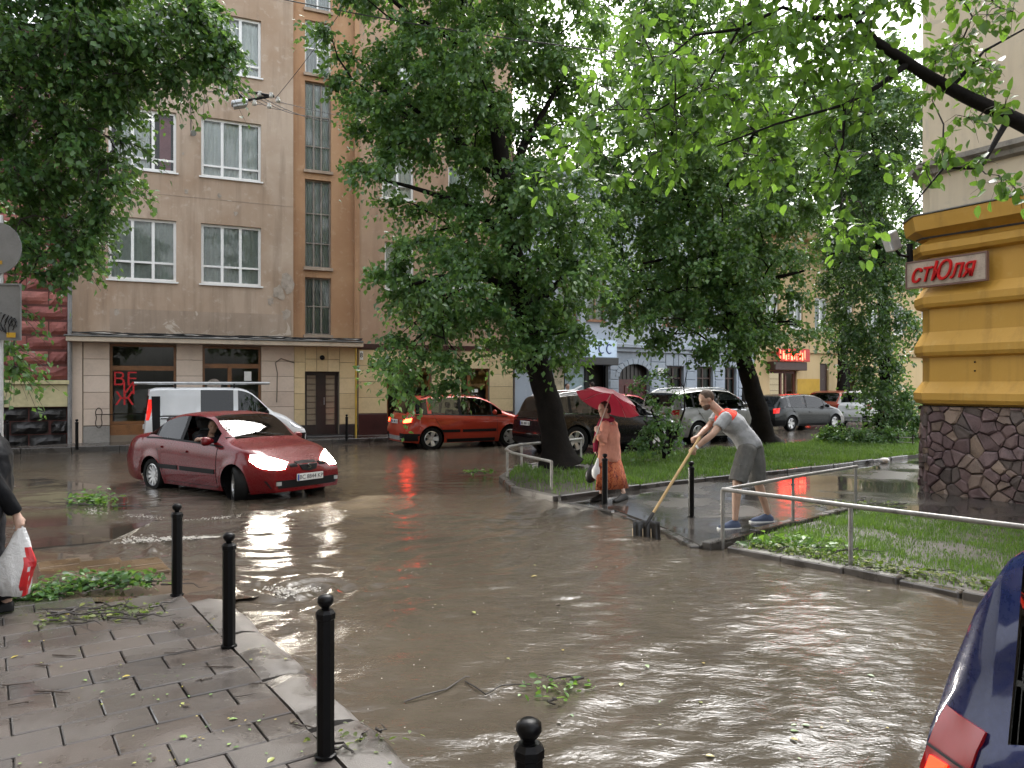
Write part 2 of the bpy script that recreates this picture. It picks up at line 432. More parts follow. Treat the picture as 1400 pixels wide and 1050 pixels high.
# kerbs of the lawn, the bed and the corner
R_ = random.Random(8)
def kerb_run(name, pts, w, z0, z1, m, ln=.9, parent=None, jit=.01):
    root = tag(bpy.data.objects.new(name, None), kind='structure'); COL.objects.link(root)
    for a, b in zip(pts[:-1], pts[1:]):
        a = Vector(a); b = Vector(b); L = (b-a).length; n = max(1, round(L/ln)); d = (b-a)/n
        for i in range(n):
            c = a+d*(i+.5); M = Matrix.Translation((c.x+R_.uniform(-jit, jit), c.y+R_.uniform(-jit, jit), R_.uniform(-jit, jit))) @ Matrix.Rotation(math.atan2(d.y, d.x)+R_.uniform(-.02, .02), 4, 'Z')
            MB().box(-d.length/2+.006, d.length/2-.006, -w/2, w/2, z0, z1, ch=.012).build('kerbstone', m, root, M=M)
    return root
DKERB = m_wet('dark_wet_kerb', (.07, .064, .058), (.03, .027, .025), 2, 120, .1, .4)
kerb_run('lawn_kerb', [(.74, 12.0), (2.9, 13.82), (5.58, 15.62), (9.6, 18.66)], .08, -.1, .12, DKERB)
kerb_run('lawn_edge_kerb', [(.7, 12.1), (.05, 13.1), (-.18, 14.6), (.1, 16.5), (1.6, 18.2), (5.2, 20.7), (8.6, 22.9)], .12, -.1, .1, GRANITE)
kerb_run('bed_kerb', [(2.4, 8.5), (3.28, 7.53), (3.92, 6.68), (5.6, 4.8)], .12, -.1, .06, GRANITE, .6, jit=.02)
kerb_run('corner_kerb', [(2.16, 8.58), (3.6, 9.86), (4.98, 11.08)], .12, -.1, .095, DKERB, 1.0)
kerb_run('corner_outer_kerb', [(2.06, 8.62), (1.9, 9.6), (1.45, 11.0), (.74, 11.9)], .12, -.1, .028, DKERB, .8)
# dark silted island by the far crossing
isl = [G(215, 712), G(150, 742), G(40, 752), (-9.5, 9.2), (-11, 13.5), G(60, 655), G(170, 668)]
flat('traffic_island', [(p[0], p[1]) for p in isl], -.14, .018, m_wet('silted_island', (.07, .058, .047), (.045, .037, .03), .9, 60, .05, .3, .45))
RC = bpy.data.materials.get('wet_granite')

# ============================================================ buildings
class Fr:
    """a facade line on the plan: u along the wall, z up; pixels are turned into (u, z) on that wall"""
    def __init__(s, ox, oy, deg): s.o = (ox, oy); s.a = rad(deg); s.c = math.cos(s.a); s.s = math.sin(s.a)
    def U(s, px): k = (px-CX)/FPX; return (k*s.o[1]-s.o[0])/(s.c-k*s.s)
    def Y(s, px): return s.o[1]+s.s*s.U(px)
    def Z(s, px, py): return CAMZ+(CY-py)/FPX*s.Y(px)
def wall_open(b, u0, u1, z0, z1, ops, d=.22, y=0):
    us = sorted({u0, u1, *[o[0] for o in ops], *[o[1] for o in ops]}); zs = sorted({z0, z1, *[o[2] for o in ops], *[o[3] for o in ops]})
    for i in range(len(us)-1):
        for j in range(len(zs)-1):
            uc = (us[i]+us[i+1])/2; zc = (zs[j]+zs[j+1])/2
            if any(o[0] < uc < o[1] and o[2] < zc < o[3] for o in ops): continue
            b.quad((us[i], y, zs[j]), (us[i+1], y, zs[j]), (us[i+1], y, zs[j+1]), (us[i], y, zs[j+1]))
    for a0, a1, c0, c1 in ops:
        b.quad((a0, y, c0), (a0, y, c1), (a0, y+d, c1), (a0, y+d, c0)); b.quad((a1, y, c0), (a1, y+d, c0), (a1, y+d, c1), (a1, y, c1))
        b.quad((a0, y, c1), (a1, y, c1), (a1, y+d, c1), (a0, y+d, c1)); b.quad((a0, y, c0), (a0, y+d, c0), (a1, y+d, c0), (a1, y, c0))
    return b
CURT = [mat('curtain_white', (.82, .83, .82), .8, var=.12, scale=2), mat('curtain_grey', (.50, .53, .50), .8, var=.2, scale=2), mat('curtain_rose', (.35, .12, .14), .8, var=.2, scale=2)]
def window(root, u0, u1, z0, z1, y, cols=3, tr=.3, fm=None, fw=.078, curtain=0, gm=None, label=None, rows=None, sill=True, cut=(0, 1)):
    """a window part: mesh = frame; children pane, sill, curtain"""
    fm = fm or WHITE; gm = gm or GLASS; b = MB()
    b.box(u0, u0+fw, y, y+.07, z0, z1); b.box(u1-fw, u1, y, y+.07, z0, z1); b.box(u0+fw, u1-fw, y, y+.07, z0, z0+fw); b.box(u0+fw, u1-fw, y, y+.07, z1-fw, z1)
    w = (u1-u0-2*fw); zt = [z0+fw]+([z0+(z1-z0)*q for q in (rows if rows else ([tr] if tr else []))])+[z1-fw]
    us = [u0+fw+w*k/cols for k in range(cols+1)]
    for k in range(1, cols): b.box(us[k]-fw*.55, us[k]+fw*.55, y+.004, y+.066, z0+fw, z1-fw)
    for q in zt[1:-1]:
        for k in range(cols): b.box(us[k]+(fw*.55 if k else 0), us[k+1]-(fw*.55 if k < cols-1 else 0), y+.004, y+.066, q-fw*.4, q+fw*.4)
    wo_ = b.build('window', fm, root)
    for k in range(cols):
        for j in range(len(zt)-1):
            MB().quad((us[k], y+.035, zt[j]), (us[k+1], y+.035, zt[j]), (us[k+1], y+.035, zt[j+1]), (us[k], y+.035, zt[j+1])).build('pane', gm, wo_)
    if sill: MB().box(u0-.06, u1+.06, -.06, y+.02, z0-.05, z0-.004).build('sill', fm, wo_)
    if curtain is not None:
        n = 60; vs = []; fs = []; a0 = lerp(u0, u1, cut[0]); a1 = lerp(u0, u1, cut[1])
        for i in range(n+1):
            u = lerp(a0, a1, i/n); yy = y+.13+.025*math.sin(i*1.25+u*3)+.015*math.sin(i*.5)
            vs += [(u, yy, z0), (u, yy+.01, z1)]
        for i in range(n): fs.append((2*i, 2*i+2, 2*i+3, 2*i+1))
        MB().add(vs, fs).build('curtain', CURT[curtain], wo_, smooth=180)
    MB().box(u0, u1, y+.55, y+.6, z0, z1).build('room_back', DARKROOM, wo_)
    return wo_
def panel_grid(root, u0, u1, z0, z1, row, m, y=0, proud=.02, gap=.012, cuts=(), stag=None, name='panel', ch=.004):
    n = max(1, round((z1-z0)/row)); h = (z1-z0)/n; i = 0
    for k in range(n):
        us = [u0]+[c for c in cuts]+[u1]
        if stag:
            us = [u0]; u = u0+(stag*.5 if k % 2 else stag)
            while u < u1-stag*.3: us.append(u); u += stag
            us.append(u1)
        for a, b2 in zip(us[:-1], us[1:]):
            mm = m[(i*7+k*3) % len(m)] if isinstance(m, list) else m; i += 1
            MB().box(a+gap/2, b2-gap/2, y-proud, y+.01, z0+k*h+gap/2, z0+(k+1)*h-gap/2, ch=ch).build(name, mm, root)

TAN = m_plaster('tan_plaster', (.46, .365, .285), (.345, .245, .17), (.53, .45, .375), .42, .95, .82, .0)
ORANGE = m_plaster('ochre_plaster', (.43, .26, .145), (.33, .18, .095), (.5, .36, .24), .5, .9)
GREIGE = m_plaster('greige_plaster', (.38, .30, .235), (.29, .22, .165), (.52, .45, .38), .6, .8, .85, .8)
PINKCLAD = [mat('beige_cladding_%d' % i, c, .5, var=.10, scale=1.5, bmp=.06) for i, c in enumerate([(.58, .475, .39), (.55, .445, .365), (.61, .505, .42)])]
YELCLAD = [mat('cream_cladding_%d' % i, c, .5, var=.12, scale=1.5, bmp=.06) for i, c in enumerate([(.60, .47, .27), (.56, .435, .25), (.63, .50, .30)])]
WOOD = mat('brown_stained_wood', (.20, .085, .028), .42, var=.25, scale=4)
MAROON = mat('maroon_plinth_tile', (.045, .014, .013), .35, var=.3, scale=3)
DARKSTONE = mat('black_plinth', (.02, .019, .019), .4, var=.4, scale=3, bmp=.5, bscale=12)
METALSHEET = mat('grey_sheet_metal', (.17, .17, .165), .45, .5, .3, 2)
CABLE = mat('black_cable', (.012, .012, .012), .5, var=.2)
STAIRG = m_glass('stairwell_glass', (.8, .84, .85), .06, 1.7)

F1 = Fr(-12.0, 22.8, 25)
def tan_building():
    T = empty('apartment_building', (F1.o[0], F1.o[1], 0), F1.a, 'tan plastered apartment block with white windows above a beige clad shop floor', 'building')
    U, Z = F1.U, F1.Z
    uL, uA, uB, uR = U(95), U(401), U(488), U(701)
    zc = 3.22; zt = 17.5
    c1 = (U(148), U(241)); c2 = (U(275), U(357))
    rows = [(4.98, 6.86), (8.33, 10.18), (11.65, 13.5), (15.0, 16.8)]
    ops = [(a, b, z0, z1) for (a, b) in (c1, c2) for z0, z1 in rows]
    wall_open(MB(), uL, uA, zc, zt, ops).build('wall', TAN, T)
    # flaking band of bare render over the canopy
    for z0, z1, a, b_, m in ((zc+.1, 4.1, U(150), U(398), GREIGE),):
        MB().box(a, b_, -.012, .02, z0, z1).build('render_band', m, T)
    for z in (7.62, 10.95, 14.25): MB().box(uL, uA, -.006, .01, z, z+.025).build('joint_line', GREIGE, T)
    cc = [(1, (0, 1)), (1, (0, 1)), (0, (.1, .6)), (0, (0, .95)), (0, (0, 1)), (0, (0, 1)), (0, (.1, .9)), (0, (0, 1))]
    i = 0
    for z0, z1 in rows:
        for (a, b_) in (c1, c2):
            w = window(T, a, b_, z0, z1, .1, 3, .3 if z0 < 6 else .2, curtain=cc[i][0], cut=cc[i][1]); i += 1
            if z0 > 6 and a == c1[0] and z0 < 9:
                MB().box(lerp(a, b_, .75), lerp(a, b_, .92), .33, .36, z0+.1, z1-.1).build('curtain', CURT[2], w)
    # stair bay, set back, with tall glazing
    sw = [(U(418), U(454), F1.Z(420, 457), F1.Z(420, 378)), (U(418), U(454), F1.Z(420, 364), F1.Z(420, 243)), (U(418), U(454), F1.Z(420, 230), F1.Z(420, 108)), (U(418), U(454), F1.Z(420, 97), F1.Z(420, 24)), (U(418), U(454), F1.Z(420, 8), 16.6)]
    b = wall_open(MB(), uA, uB, zc, zt, sw, .2, .14); b.quad((uA, 0, zc), (uA, .14, zc), (uA, .14, zt), (uA, 0, zt)); b.quad((uB, 0, zc), (uB, 0, zt), (uB, .14, zt), (uB, .14, zc)); b.build('stair_bay_wall', ORANGE, T)
    OLDW = mat('weathered_grey_wood', (.22, .2, .175), .7, var=.3, scale=6)
    for k, (a, b_, z0, z1) in enumerate(sw):
        w = window(T, a, b_, z0, z1, .26, 3 if k < 3 else 2, None, OLDW if k < 3 else WHITE, .05, 0 if k else 1, STAIRG, rows=[.28, .62] if z1-z0 > 2 else [.5], sill=False)
        MB().box(a-.05, b_+.05, .06, .16, z0-.1, z0-.004).build('sill', GREIGE, w)
    # right bay
    ro = []
    for (a, b_, y0, y1) in ((522, 566, 205, 270), (613, 662, 225, 290), (535, 566, 80, 118), (613, 662, 95, 150), (526, 566, 330, 395), (613, 662, 335, 395)):
        ro.append((U(a), U(b_), Z(a, y1), Z(a, y0)))
    wall_open(MB(), uB, uR, zc, zt, ro).build('wall', m_plaster('tan_plaster_right', (.43, .30, .205), (.35, .225, .15), (.5, .39, .30), .4, .7), T)
    for a, b_, z0, z1 in ro: window(T, a, b_, z0, z1, .1, 2, .3, curtain=0)
    MB().box(U(485), U(491), -.05, .1, zc, zt).build('pilaster', ORANGE, T)
    # canopy slab, sheet metal, cable bundle
    MB().box(uL-.05, U(492), -.5, 0, zc-.14, zc, ch=.01).build('canopy', mat('cream_canopy_paint', (.5, .42, .33), .5, var=.15), T)
    MB().box(uL-.1, U(492), -.54, 0, zc+.004, zc+.05, ch=.01).build('canopy_sheet', METALSHEET, T)
    R = random.Random(5)
    for k in range(5):
        pts = [(lerp(uL+.1, U(492), q/24), -.1-.09*k+R.uniform(-.02, .02), zc+.08+.03*math.sin(q*.9+k*2)+R.uniform(0, .03)+.02*(k % 2)) for q in range(25)]
        MB().tube(pts, .016 if k else .022, 5).build('cable', CABLE if k else mat('pale_cable', (.5, .48, .44), .5), T)
    # ground floor: core wall behind the cladding, piers of panels
    s1 = (U(150), U(241), .32, Z(150, 470)); s2 = (U(277), U(357), .16, Z(277, 473)); dr = (U(417), U(464), .14, Z(417, 508))
    s3 = (U(529), U(590), .55, Z(529, 503)); s4 = (U(630), U(669), .16, Z(630, 503))
    core = mat('grout', (.2, .16, .12), .8)
    wall_open(MB(), uL, uR, -.1, zc, [s1, s2, dr, s3, s4], .3, .02).build('ground_floor_wall', core, T)
    top = zc-.14
    for (a, b_, z0, m) in ((uL+.35, s1[0], .62, PINKCLAD), (s1[1], s2[0], .62, PINKCLAD), (s2[1], U(402), .62, PINKCLAD), (U(402), dr[0], .5, YELCLAD), (dr[1], U(488), .5, YELCLAD)):
        panel_grid(T, a, b_, z0, top, .52, m)
    panel_grid(T, dr[0], dr[1], dr[3], top, .5, YELCLAD, cuts=(lerp(dr[0], dr[1], .33), lerp(dr[0], dr[1], .66)))
    panel_grid(T, U(490), s3[0], .85, Z(500, 478), .5, YELCLAD); panel_grid(T, s3[1], s4[0], .5, Z(600, 478), .5, YELCLAD); panel_grid(T, s4[1], uR, .85, Z(680, 478), .5, YELCLAD)
    panel_grid(T, s3[0], s4[1], s3[3], Z(600, 478), .4, YELCLAD, cuts=(s3[1], s4[0]))
    MB().box(U(492), uR, -.06, .02, Z(500, 477), zc, ch=.01).build('fascia', MAROON, T)
    for (a, b_) in ((uL+.35, s1[0]), (s1[1], s2[0]), (s2[1], U(402))): MB().box(a, b_, -.035, .01, 0, .6, ch=.008).build('plinth', mat('grey_plinth_stone', (.27, .255, .235), .6, var=.2, scale=2), T)
    MB().box(uL, uL+.33, -.05, .01, 0, top, ch=.008).build('corner_pilaster', PINKCLAD[0], T)
    for (a, b_) in ((U(402), dr[0]), (dr[1], U(489))): MB().box(a, b_, -.03, .01, 0, .48, ch=.008).build('plinth', DARKSTONE, T)
    for (a, b_, h) in ((U(490), s3[0], .83), (s3[0], s3[1], .53), (s3[1], s4[0], .48), (s4[1], uR, .83)): MB().box(a, b_, -.04, .012, 0, h, ch=.008).build('plinth', MAROON, T)
    # shop fronts
    def shop(a, b_, z0, z1, mull, tz, name, base=0):
        f = MB(); y = .12
        f.box(a, a+.07, y, y+.1, z0, z1); f.box(b_-.07, b_, y, y+.1, z0, z1); f.box(a+.07, b_-.07, y, y+.1, z1-.07, z1); f.box(a+.07, b_-.07, y, y+.1, z0, z0+.09)
        if tz: f.box(a+.07, b_-.07, y, y+.1, tz-.07, tz+.07)
        for u in mull: f.box(u-.06, u+.06, y+.003, y+.097, z0+.09, (tz-.07) if tz else z1-.07)
        o = f.build(name, WOOD, T); us = [a+.07]+list(mull)+[b_-.07]
        for p, q in zip(us[:-1], us[1:]): MB().quad((p, y+.05, z0+.09), (q, y+.05, z0+.09), (q, y+.05, tz or z1), (p, y+.05, tz or z1)).build('pane', DGLASS, o)
        if tz: MB().quad((a, y+.05, tz), (b_, y+.05, tz), (b_, y+.05, z1), (a, y+.05, z1)).build('pane', DGLASS, o)
        MB().box(a, b_, 1.6, 1.65, 0, z1).build('room_back', mat('shop_back', (.09, .08, .07), .8, var=.4, scale=1.5), o)
        MB().box(a, b_, y+.1, 1.6, z0-.05, z0).build('shop_floor', mat('shop_floor', (.2, .15, .1), .5), o)
        return o
    o = shop(s1[0], s1[1], s1[2]+.32, s1[3], [], Z(150, 503), 'shop_window')
    MB().box(s1[0], s1[1], .06, .2, s1[2]-.3, s1[2]+.31, ch=.02).build('stall_riser', WOOD, o)
    cream = mat('cream_board', (.55, .45, .26), .6); MB().box(s1[0]+.12, s1[0]+.62, .5, .55, s1[2]+.33, s1[2]+1.4).build('board', cream, o)
    MB().box(s1[0]+.7, s1[0]+1.8, .5, .8, s1[2]+.33, s1[2]+.7).build('display', mat('pale_display', (.4, .38, .35), .6), o)
    REDS = mat('red_sticker', (.55, .012, .016), .4, var=.1, emit=None)
    for txt, px, py, sz, rz in (('ВЕ', 171, 519, .56, 0), ('И', 176, 532, .52, 0), ('Ж', 170, 546, .56, 0)):
        me = text_mesh(txt, sz, .003); M = Matrix.Translation((U(px), .155, Z(px, py))) @ Matrix.Rotation(rad(90), 4, 'X')
        mesh_obj('lettering', me, REDS, o, M=M)
    rl = MB()
    for k in range(2): rl.tube([(s1[0]-.35+q*.12, -.1, .95+.0*k) for q in range(20)], .014, 5)
    for sx in (-1, 1):
        rl.tube([(s1[0]-.28+sx*.14*math.cos(a)*(.4+.6*abs(math.sin(a))), -.1, .85+.3*math.sin(a*.9)) for a in np.linspace(-1.6, 1.6, 14)], .014, 5)
    rl.build('window_rail', mat('rusty_iron', (.06, .045, .035), .6, .4), o)
    o = shop(s2[0], s2[1], s2[2], s2[3], [lerp(s2[0], s2[1], .46)], Z(277, 500), 'shop_front')
    MB().box(lerp(s2[0], s2[1], .5), s2[1]-.07, .1, .2, s2[2]+.05, s2[2]+.7).build('door_panel', WOOD, o)
    MB().box(s2[1]-.5, s2[1]-.28, .16, .165, 1.95, 2.25).build('notice', WHITE, o)
    lg = MB().lathe([(0, 0), (.21, 0), (.21, .006), (0, .006)], 24, Matrix.Translation((U(293), .155, Z(293, 527))) @ Matrix.Rotation(rad(90), 4, 'X')); lg.build('round_sticker', mat('pale_sticker', (.42, .36, .32), .5, var=.4, scale=9), o)
    shop(s3[0], s3[1], s3[2], s3[3], [lerp(s3[0], s3[1], .3)], None, 'shop_window')
    o = shop(s4[0], s4[1], s4[2], s4[3], [lerp(s4[0], s4[1], .32)], None, 'shop_front')
    [MB().box(U(652)+x0, U(652)+x1, .148, .152, Z(652, 541)+z0_, Z(652, 541)+z1_).build('door_sticker', WHITE, o) for x0, x1, z0_, z1_ in ((-.16, .1, .12, .24), (-.1, .06, .0, .04), (-.2, -.06, -.16, -.08), (.0, .2, -.16, -.06), (-.18, -.1, -.24, -.18), (.04, .14, -.25, -.18))]
    # double entrance door
    f = MB(); a, b_, z0, z1 = dr; y = .24; mid = (a+b_)/2
    f.box(a, a+.1, y, y+.1, z0, z1); f.box(b_-.1, b_, y, y+.1, z0, z1); f.box(a+.1, b_-.1, y, y+.1, z1-.12, z1); f.box(mid-.16, mid+.16, y+.005, y+.095, z0, z1-.12); f.box(a+.1, b_-.1, y+.01, y+.09, z0, z0+.35)
    BRN = mat('black_brown_door', (.018, .011, .009), .35, var=.3); o = f.build('door', BRN, T)
    for p, q in ((a+.1, mid-.16), (mid+.16, b_-.1)):
        MB().box(p, q, y+.05, y+.06, z0+.35, z1-.12).build('pane', mat('frosted_door_glass', (.30, .25, .18), .25, var=.15), o)
        for k in range(9): MB().box(p, q, y+.03, y+.048, z0+.5+k*.2, z0+.515+k*.2).build('glazing_bar', BRN, o)
    MB().tube([(mid+.1, y-.03, 1.15), (mid+.1, y-.03, 1.4)], .014, 6).build('handle', STEEL, o)
    MB().box(a-.25, b_+.3, -.7, .2, -.1, .17, ch=.02).build('doorstep', DARKSTONE, T)
    # pipes, plates, wall lamps
    MB().tube([(uL+.02, -.14, -.1), (uL+.02, -.14, zt)], .06, 10).build('downpipe', mat('grey_downpipe', (.2, .2, .2), .45, .3, .3, 3), T, smooth=60)
    MB().tube([(U(485.5), -.12, .12), (U(485.5), -.12, zc-.15)], .035, 8).build('gas_pipe', mat('yellow_gas_pipe', (.42, .27, .03), .45, var=.2), T, smooth=60)
    pl = MB().box(U(491.5), U(496), -.045, -.025, Z(494, 492), Z(494, 480)).build('number_plate', WHITE, T)
    mesh_obj('lettering', text_mesh('8', .22, .002), BLK, pl, M=Matrix.Translation((U(493.7), -.05, Z(494, 486))) @ Matrix.Rotation(rad(90), 4, 'X'))
    MB().tube([(U(378), -.03, Z(380, 550)), (U(379), -.03, Z(380, 510)), (U(376), -.03, Z(378, 496)), (U(384), -.03, Z(384, 490)), (U(396), -.05, Z(396, 494)), (U(402), -.09, Z(402, 496))], .018, 5).build('loose_conduit', mat('rusty_conduit', (.16, .13, .10), .6), T)
    for px, py in ((440, 489), (509, 500)): MB().lathe([(0, 0), (.07, .01), (.085, .05), (.06, .1), (0, .12)], 12, Matrix.Translation((U(px), -.02, Z(px, py))) @ Matrix.Rotation(rad(90), 4, 'X')).build('wall_lamp', BLK, T, smooth=60)
    MB().tube([(U(262), 0, Z(262, 184)), (U(262), -.25, Z(262, 184)), (U(264), -.4, Z(262, 187))], [.04, .05, .09], 10).build('wall_floodlight', STEEL, T, smooth=60)
    MB().tube([(U(261), -.02, Z(262, 184)), (U(260.5), -.02, 14.2)], .012, 5).build('cable', CABLE, T)
    # plaster scars
    for px, py, r in ((382, 400, .28), (391, 430, .2), (370, 412, .14), (300, 268, .1), (322, 292, .09), (188, 262, .07), (255, 262, .09), (250, 210, .06), (392, 388, .35), (160, 427, .12)):
        pts = []; rr = random.Random(px)
        for k in range(12): an = k/12*6.283; q = r*rr.uniform(.55, 1.1); pts.append((U(px)+q*math.cos(an)*.8, Z(px, py)+q*math.sin(an)))
        m_ = MB(); m_.v = [(p[0], -.014, p[1]) for p in pts]+[(p[0]*.9+U(px)*.1, .004, p[1]) for p in pts]; m_.f = [tuple(range(12))]
        m_.build('plaster_scar', mat('bare_render', (.36, .31, .26), .9, var=.3, scale=6), T)
    # body behind the front so the block is solid
    MB().box(uL, uR, .7, 11, -.1, zt).build('rear_body', TAN, T); MB().box(uL-.2, uR+.2, -.4, 11.2, zt, zt+.5).build('roof_slab', GREIGE, T)
    MB().box(uL, uL+.1, .01, .75, -.1, zt).build('side_wall', TAN, T); MB().box(uR-.1, uR, .03, .75, -.1, zt).build('side_wall', ORANGE, T)
    MB().box(uL, uR, .55, .7, zt-.3, zt).build('cornice', GREIGE, T)
tan_building()

def rock_block(L, H, seed, depth=.12, rough=.03):
    """rock faced block, front towards -y"""
    R = random.Random(seed); nx, nz = 6, 4; b = MB(); idx = {}
    for i in range(nx+1):
        for j in range(nz+1):
            e = min(i, nx-i, j, nz-j); x = lerp(-L/2, L/2, i/nx); z = lerp(-H/2, H/2, j/nz)
            y = 0 if e == 0 else -depth*(.75 if e == 1 else 1)+R.uniform(-rough, rough)
            if 0 < e: x += R.uniform(-.02, .02); z += R.uniform(-.015, .015)
            idx[i, j] = len(b.v); b.v.append((x, y, z))
    for i in range(nx):
        for j in range(nz): b.f.append((idx[i, j], idx[i+1, j], idx[i+1, j+1], idx[i, j+1]))
    return b
def red_building():
    U, Z = F1.U, F1.Z; uR = U(93)
    T = empty('rusticated_building', (F1.o[0], F1.o[1], 0), F1.a, 'red rusticated block building with cream band and black rock plinth beside drainpipe', 'building')
    MB().box(uR-9, uR, .0, 9, -.1, 12).build('wall', mat('red_recess', (.09, .03, .025), .8, var=.3), T)
    REDB = [mat('red_block_%d' % i, c, .7, var=.3, scale=2.5, bmp=.4, bscale=25) for i, c in enumerate([(.26, .085, .07), (.22, .07, .06), (.30, .11, .09)])]
    meshes = [rock_block(1.02, .36, k, .09, .012) for k in range(4)]; protos = [None]*12
    z = Z(80, 519)+.2; row = 0
    while z < 7.5:
        u = uR-.51-(.5 if row % 2 else 0); first = True
        if row % 2: MB_ = rock_block(.46, .36, 50+row, .09, .012).build('block', REDB[row % 3], T, M=Matrix.Translation((uR-.24, -.0, z)))
        while u > uR-5.2:
            k = (row*3+int(abs(u*7))) % 12
            M = Matrix.Translation((u, 0, z))
            if protos[k] is None: protos[k] = meshes[k % 4].build('block', REDB[k % 3], T, M=M)
            else: share(protos[k], T, M=M)
            u -= 1.04
        z += .43; row += 1
    MB().box(uR-6, uR+.03, -.12, 0, Z(80, 556), Z(80, 526), ch=.01).build('cream_band', mat('cream_render', (.48, .43, .25), .7, var=.2, scale=1), T)
    MB().box(uR-6, uR+.05, -.2, 0, Z(80, 525.5), Z(80, 520), ch=.01).build('band_cap', mat('cream_render', (.5, .45, .27)), T)
    z0 = .02; zt = Z(80, 557); h = (zt-z0)/3; pr = [None]*5
    for r in range(3):
        u = uR-.5-(.45 if r % 2 else 0)
        if r % 2: rock_block(.42, h-.02, 70+r, .16, .05).build('plinth_stone', DARKSTONE, T, M=Matrix.Translation((uR-.22, 0, z0+h*(r+.5))))
        while u > uR-5.2:
            k = (r*2+int(abs(u*5))) % 5; M = Matrix.Translation((u, 0, z0+h*(r+.5)))
            if pr[k] is None: pr[k] = rock_block(.92, h-.02, 90+k, .16, .05).build('plinth_stone', DARKSTONE, T, M=M)
            else: share(pr[k], T, M=M)
            u -= .95
red_building()

F2 = Fr(.35, 28.75, 37)
BLUE = m_plaster('blue_grey_plaster', (.38, .43, .50), (.31, .35, .41), (.48, .52, .57), .3, .5)
BLUEB = [mat('blue_grey_block_%d' % i, c, .7, var=.12, scale=1.5, bmp=.1) for i, c in enumerate([(.37, .42, .485), (.345, .395, .46), (.395, .445, .51)])]
def grey_building():
    U, Z = F2.U, F2.Z
    T = empty('grey_townhouse', (F2.o[0], F2.o[1], 0), F2.a, 'blue grey townhouse with rusticated ground floor and dark red arched gateway', 'building')
    uR = U(1031); zc = Z(833, 471); zt = 9.9
    gate = (U(846), U(889), .1, Z(846, 497)); w = [(U(912), U(935)), (U(953), U(975)), (U(991), U(1007))]
    wz = (Z(935, 540)-.35, Z(935, 501)); shopd = (U(757), U(832), .15, Z(800, 494))
    ops = [gate, shopd]+[(a, b, *wz) for a, b in w]
    wall_open(MB(), -.3, uR, -.1, zc, ops, .3).build('wall', BLUE, T)
    up = [(U(x), U(x)+1.05, Z(833, 440), Z(833, 378)) for x in (722, 763, 803, 852, 905, 950, 990)]
    wall_open(MB(), -.3, uR, zc, zt, up, .25).build('wall', m_plaster('pale_blue_plaster', (.46, .505, .57), (.40, .44, .50), (.55, .58, .62), .3, .5), T)
    ORW = mat('orange_wood_frame', (.28, .12, .05), .5, var=.2)
    for a, b, z0, z1 in up: window(T, a, b, z0, z1, .12, 2, .68, ORW, .07, 0)
    for a, b in w: window(T, a, b, *wz, .15, 2, .68, mat('dark_brown_frame', (.05, .025, .018), .5), .08, 0, DGLASS)
    MB().box(-.3, uR, -.22, 0, zc-.12, zc+.06, ch=.03).build('cornice', BLUEB[2], T); MB().box(-.3, uR, -.12, 0, zc-.28, zc-.122, ch=.02).build('cornice', BLUEB[0], T)
    MB().box(-.4, uR+.1, -.4, 10, zt, zt+.3, ch=.03).build('eaves', BLUEB[1], T)
    MB().add([(-.5, -.5, zt+.3), (uR+.1, -.5, zt+.3), (uR+.1, 5, zt+3), (-.5, 5, zt+3), (-.5, 10, zt+.3), (uR+.1, 10, zt+.3)], [(0, 1, 2, 3), (3, 2, 5, 4), (0, 3, 4), (1, 5, 2)]).build('roof', mat('rusty_roof_sheet', (.13, .09, .07), .6, .2, .3, 1), T)
    # rustication between the openings
    zs = zc-.3
    for a, b, z0, z1 in ((U(833), gate[0]-.02, .5, zs), (gate[1]+.02, w[0][0]-.12, .5, zs), (w[0][1]+.12, w[1][0]-.12, .5, zs), (w[1][1]+.12, w[2][0]-.12, .5, zs), (w[2][1]+.12, uR, .5, zs)):
        panel_grid(T, a, b, z0, z1, .36, BLUEB, 0, .035, .035, ch=.015, stag=.95 if b-a > 1.5 else None, name='rustic_block')
    for a, b in w: panel_grid(T, a-.12, b+.12, .5, wz[0]-.06, .36, BLUEB, 0, .035, .035, ch=.015, name='rustic_block'); MB().box(a-.1, b+.1, -.09, .1, wz[0]-.06, wz[0], ch=.01).build('sill', BLUEB[2], T); panel_grid(T, a-.12, b+.12, wz[1], zs, .5, BLUEB, 0, .035, .03, cuts=(lerp(a, b, .35), lerp(a, b, .65)), ch=.015, name='rustic_block')
    # arch ring and spandrels over the gate
    mid = (gate[0]+gate[1])/2; rx = (gate[1]-gate[0])/2; zsp = gate[3]-.55
    sp = MB(); n = 14; ring = [(mid+rx*math.cos(math.pi*k/n), zsp+.55*math.sin(math.pi*k/n)) for k in range(n+1)]
    for p, q in zip(ring[:-1], ring[1:]): sp.quad((p[0], .02, p[1]), (p[0], .02, gate[3]+.001), (q[0], .02, gate[3]+.001), (q[0], .02, q[1]))
    sp.build('spandrel', BLUE, T)
    for k in range(n-3):
        a0 = math.pi*(k+.06)/(n-3); a1 = math.pi*(k+.94)/(n-3); b = MB(); r2 = 1.2
        q = [(mid+rx*f*math.cos(a), zsp+(.55+(f-1)*.9)*math.sin(a)) for a, f in ((a0, 1.0), (a1, 1.0), (a1, 1.24), (a0, 1.24))]
        b.add([(x, -.05, z) for x, z in q]+[(x, .02, z) for x, z in q], [(0, 1, 2, 3), (0, 4, 5, 1), (1, 5, 6, 2), (2, 6, 7, 3), (3, 7, 4, 0)]).build('voussoir', BLUEB[k % 3], T, fix=True)
    RG = mat('dark_red_gate', (.09, .016, .014), .45, var=.25, scale=3); g = MB().box(gate[0], gate[1], .22, .3, .1, zsp-.1).build('gate', RG, T)
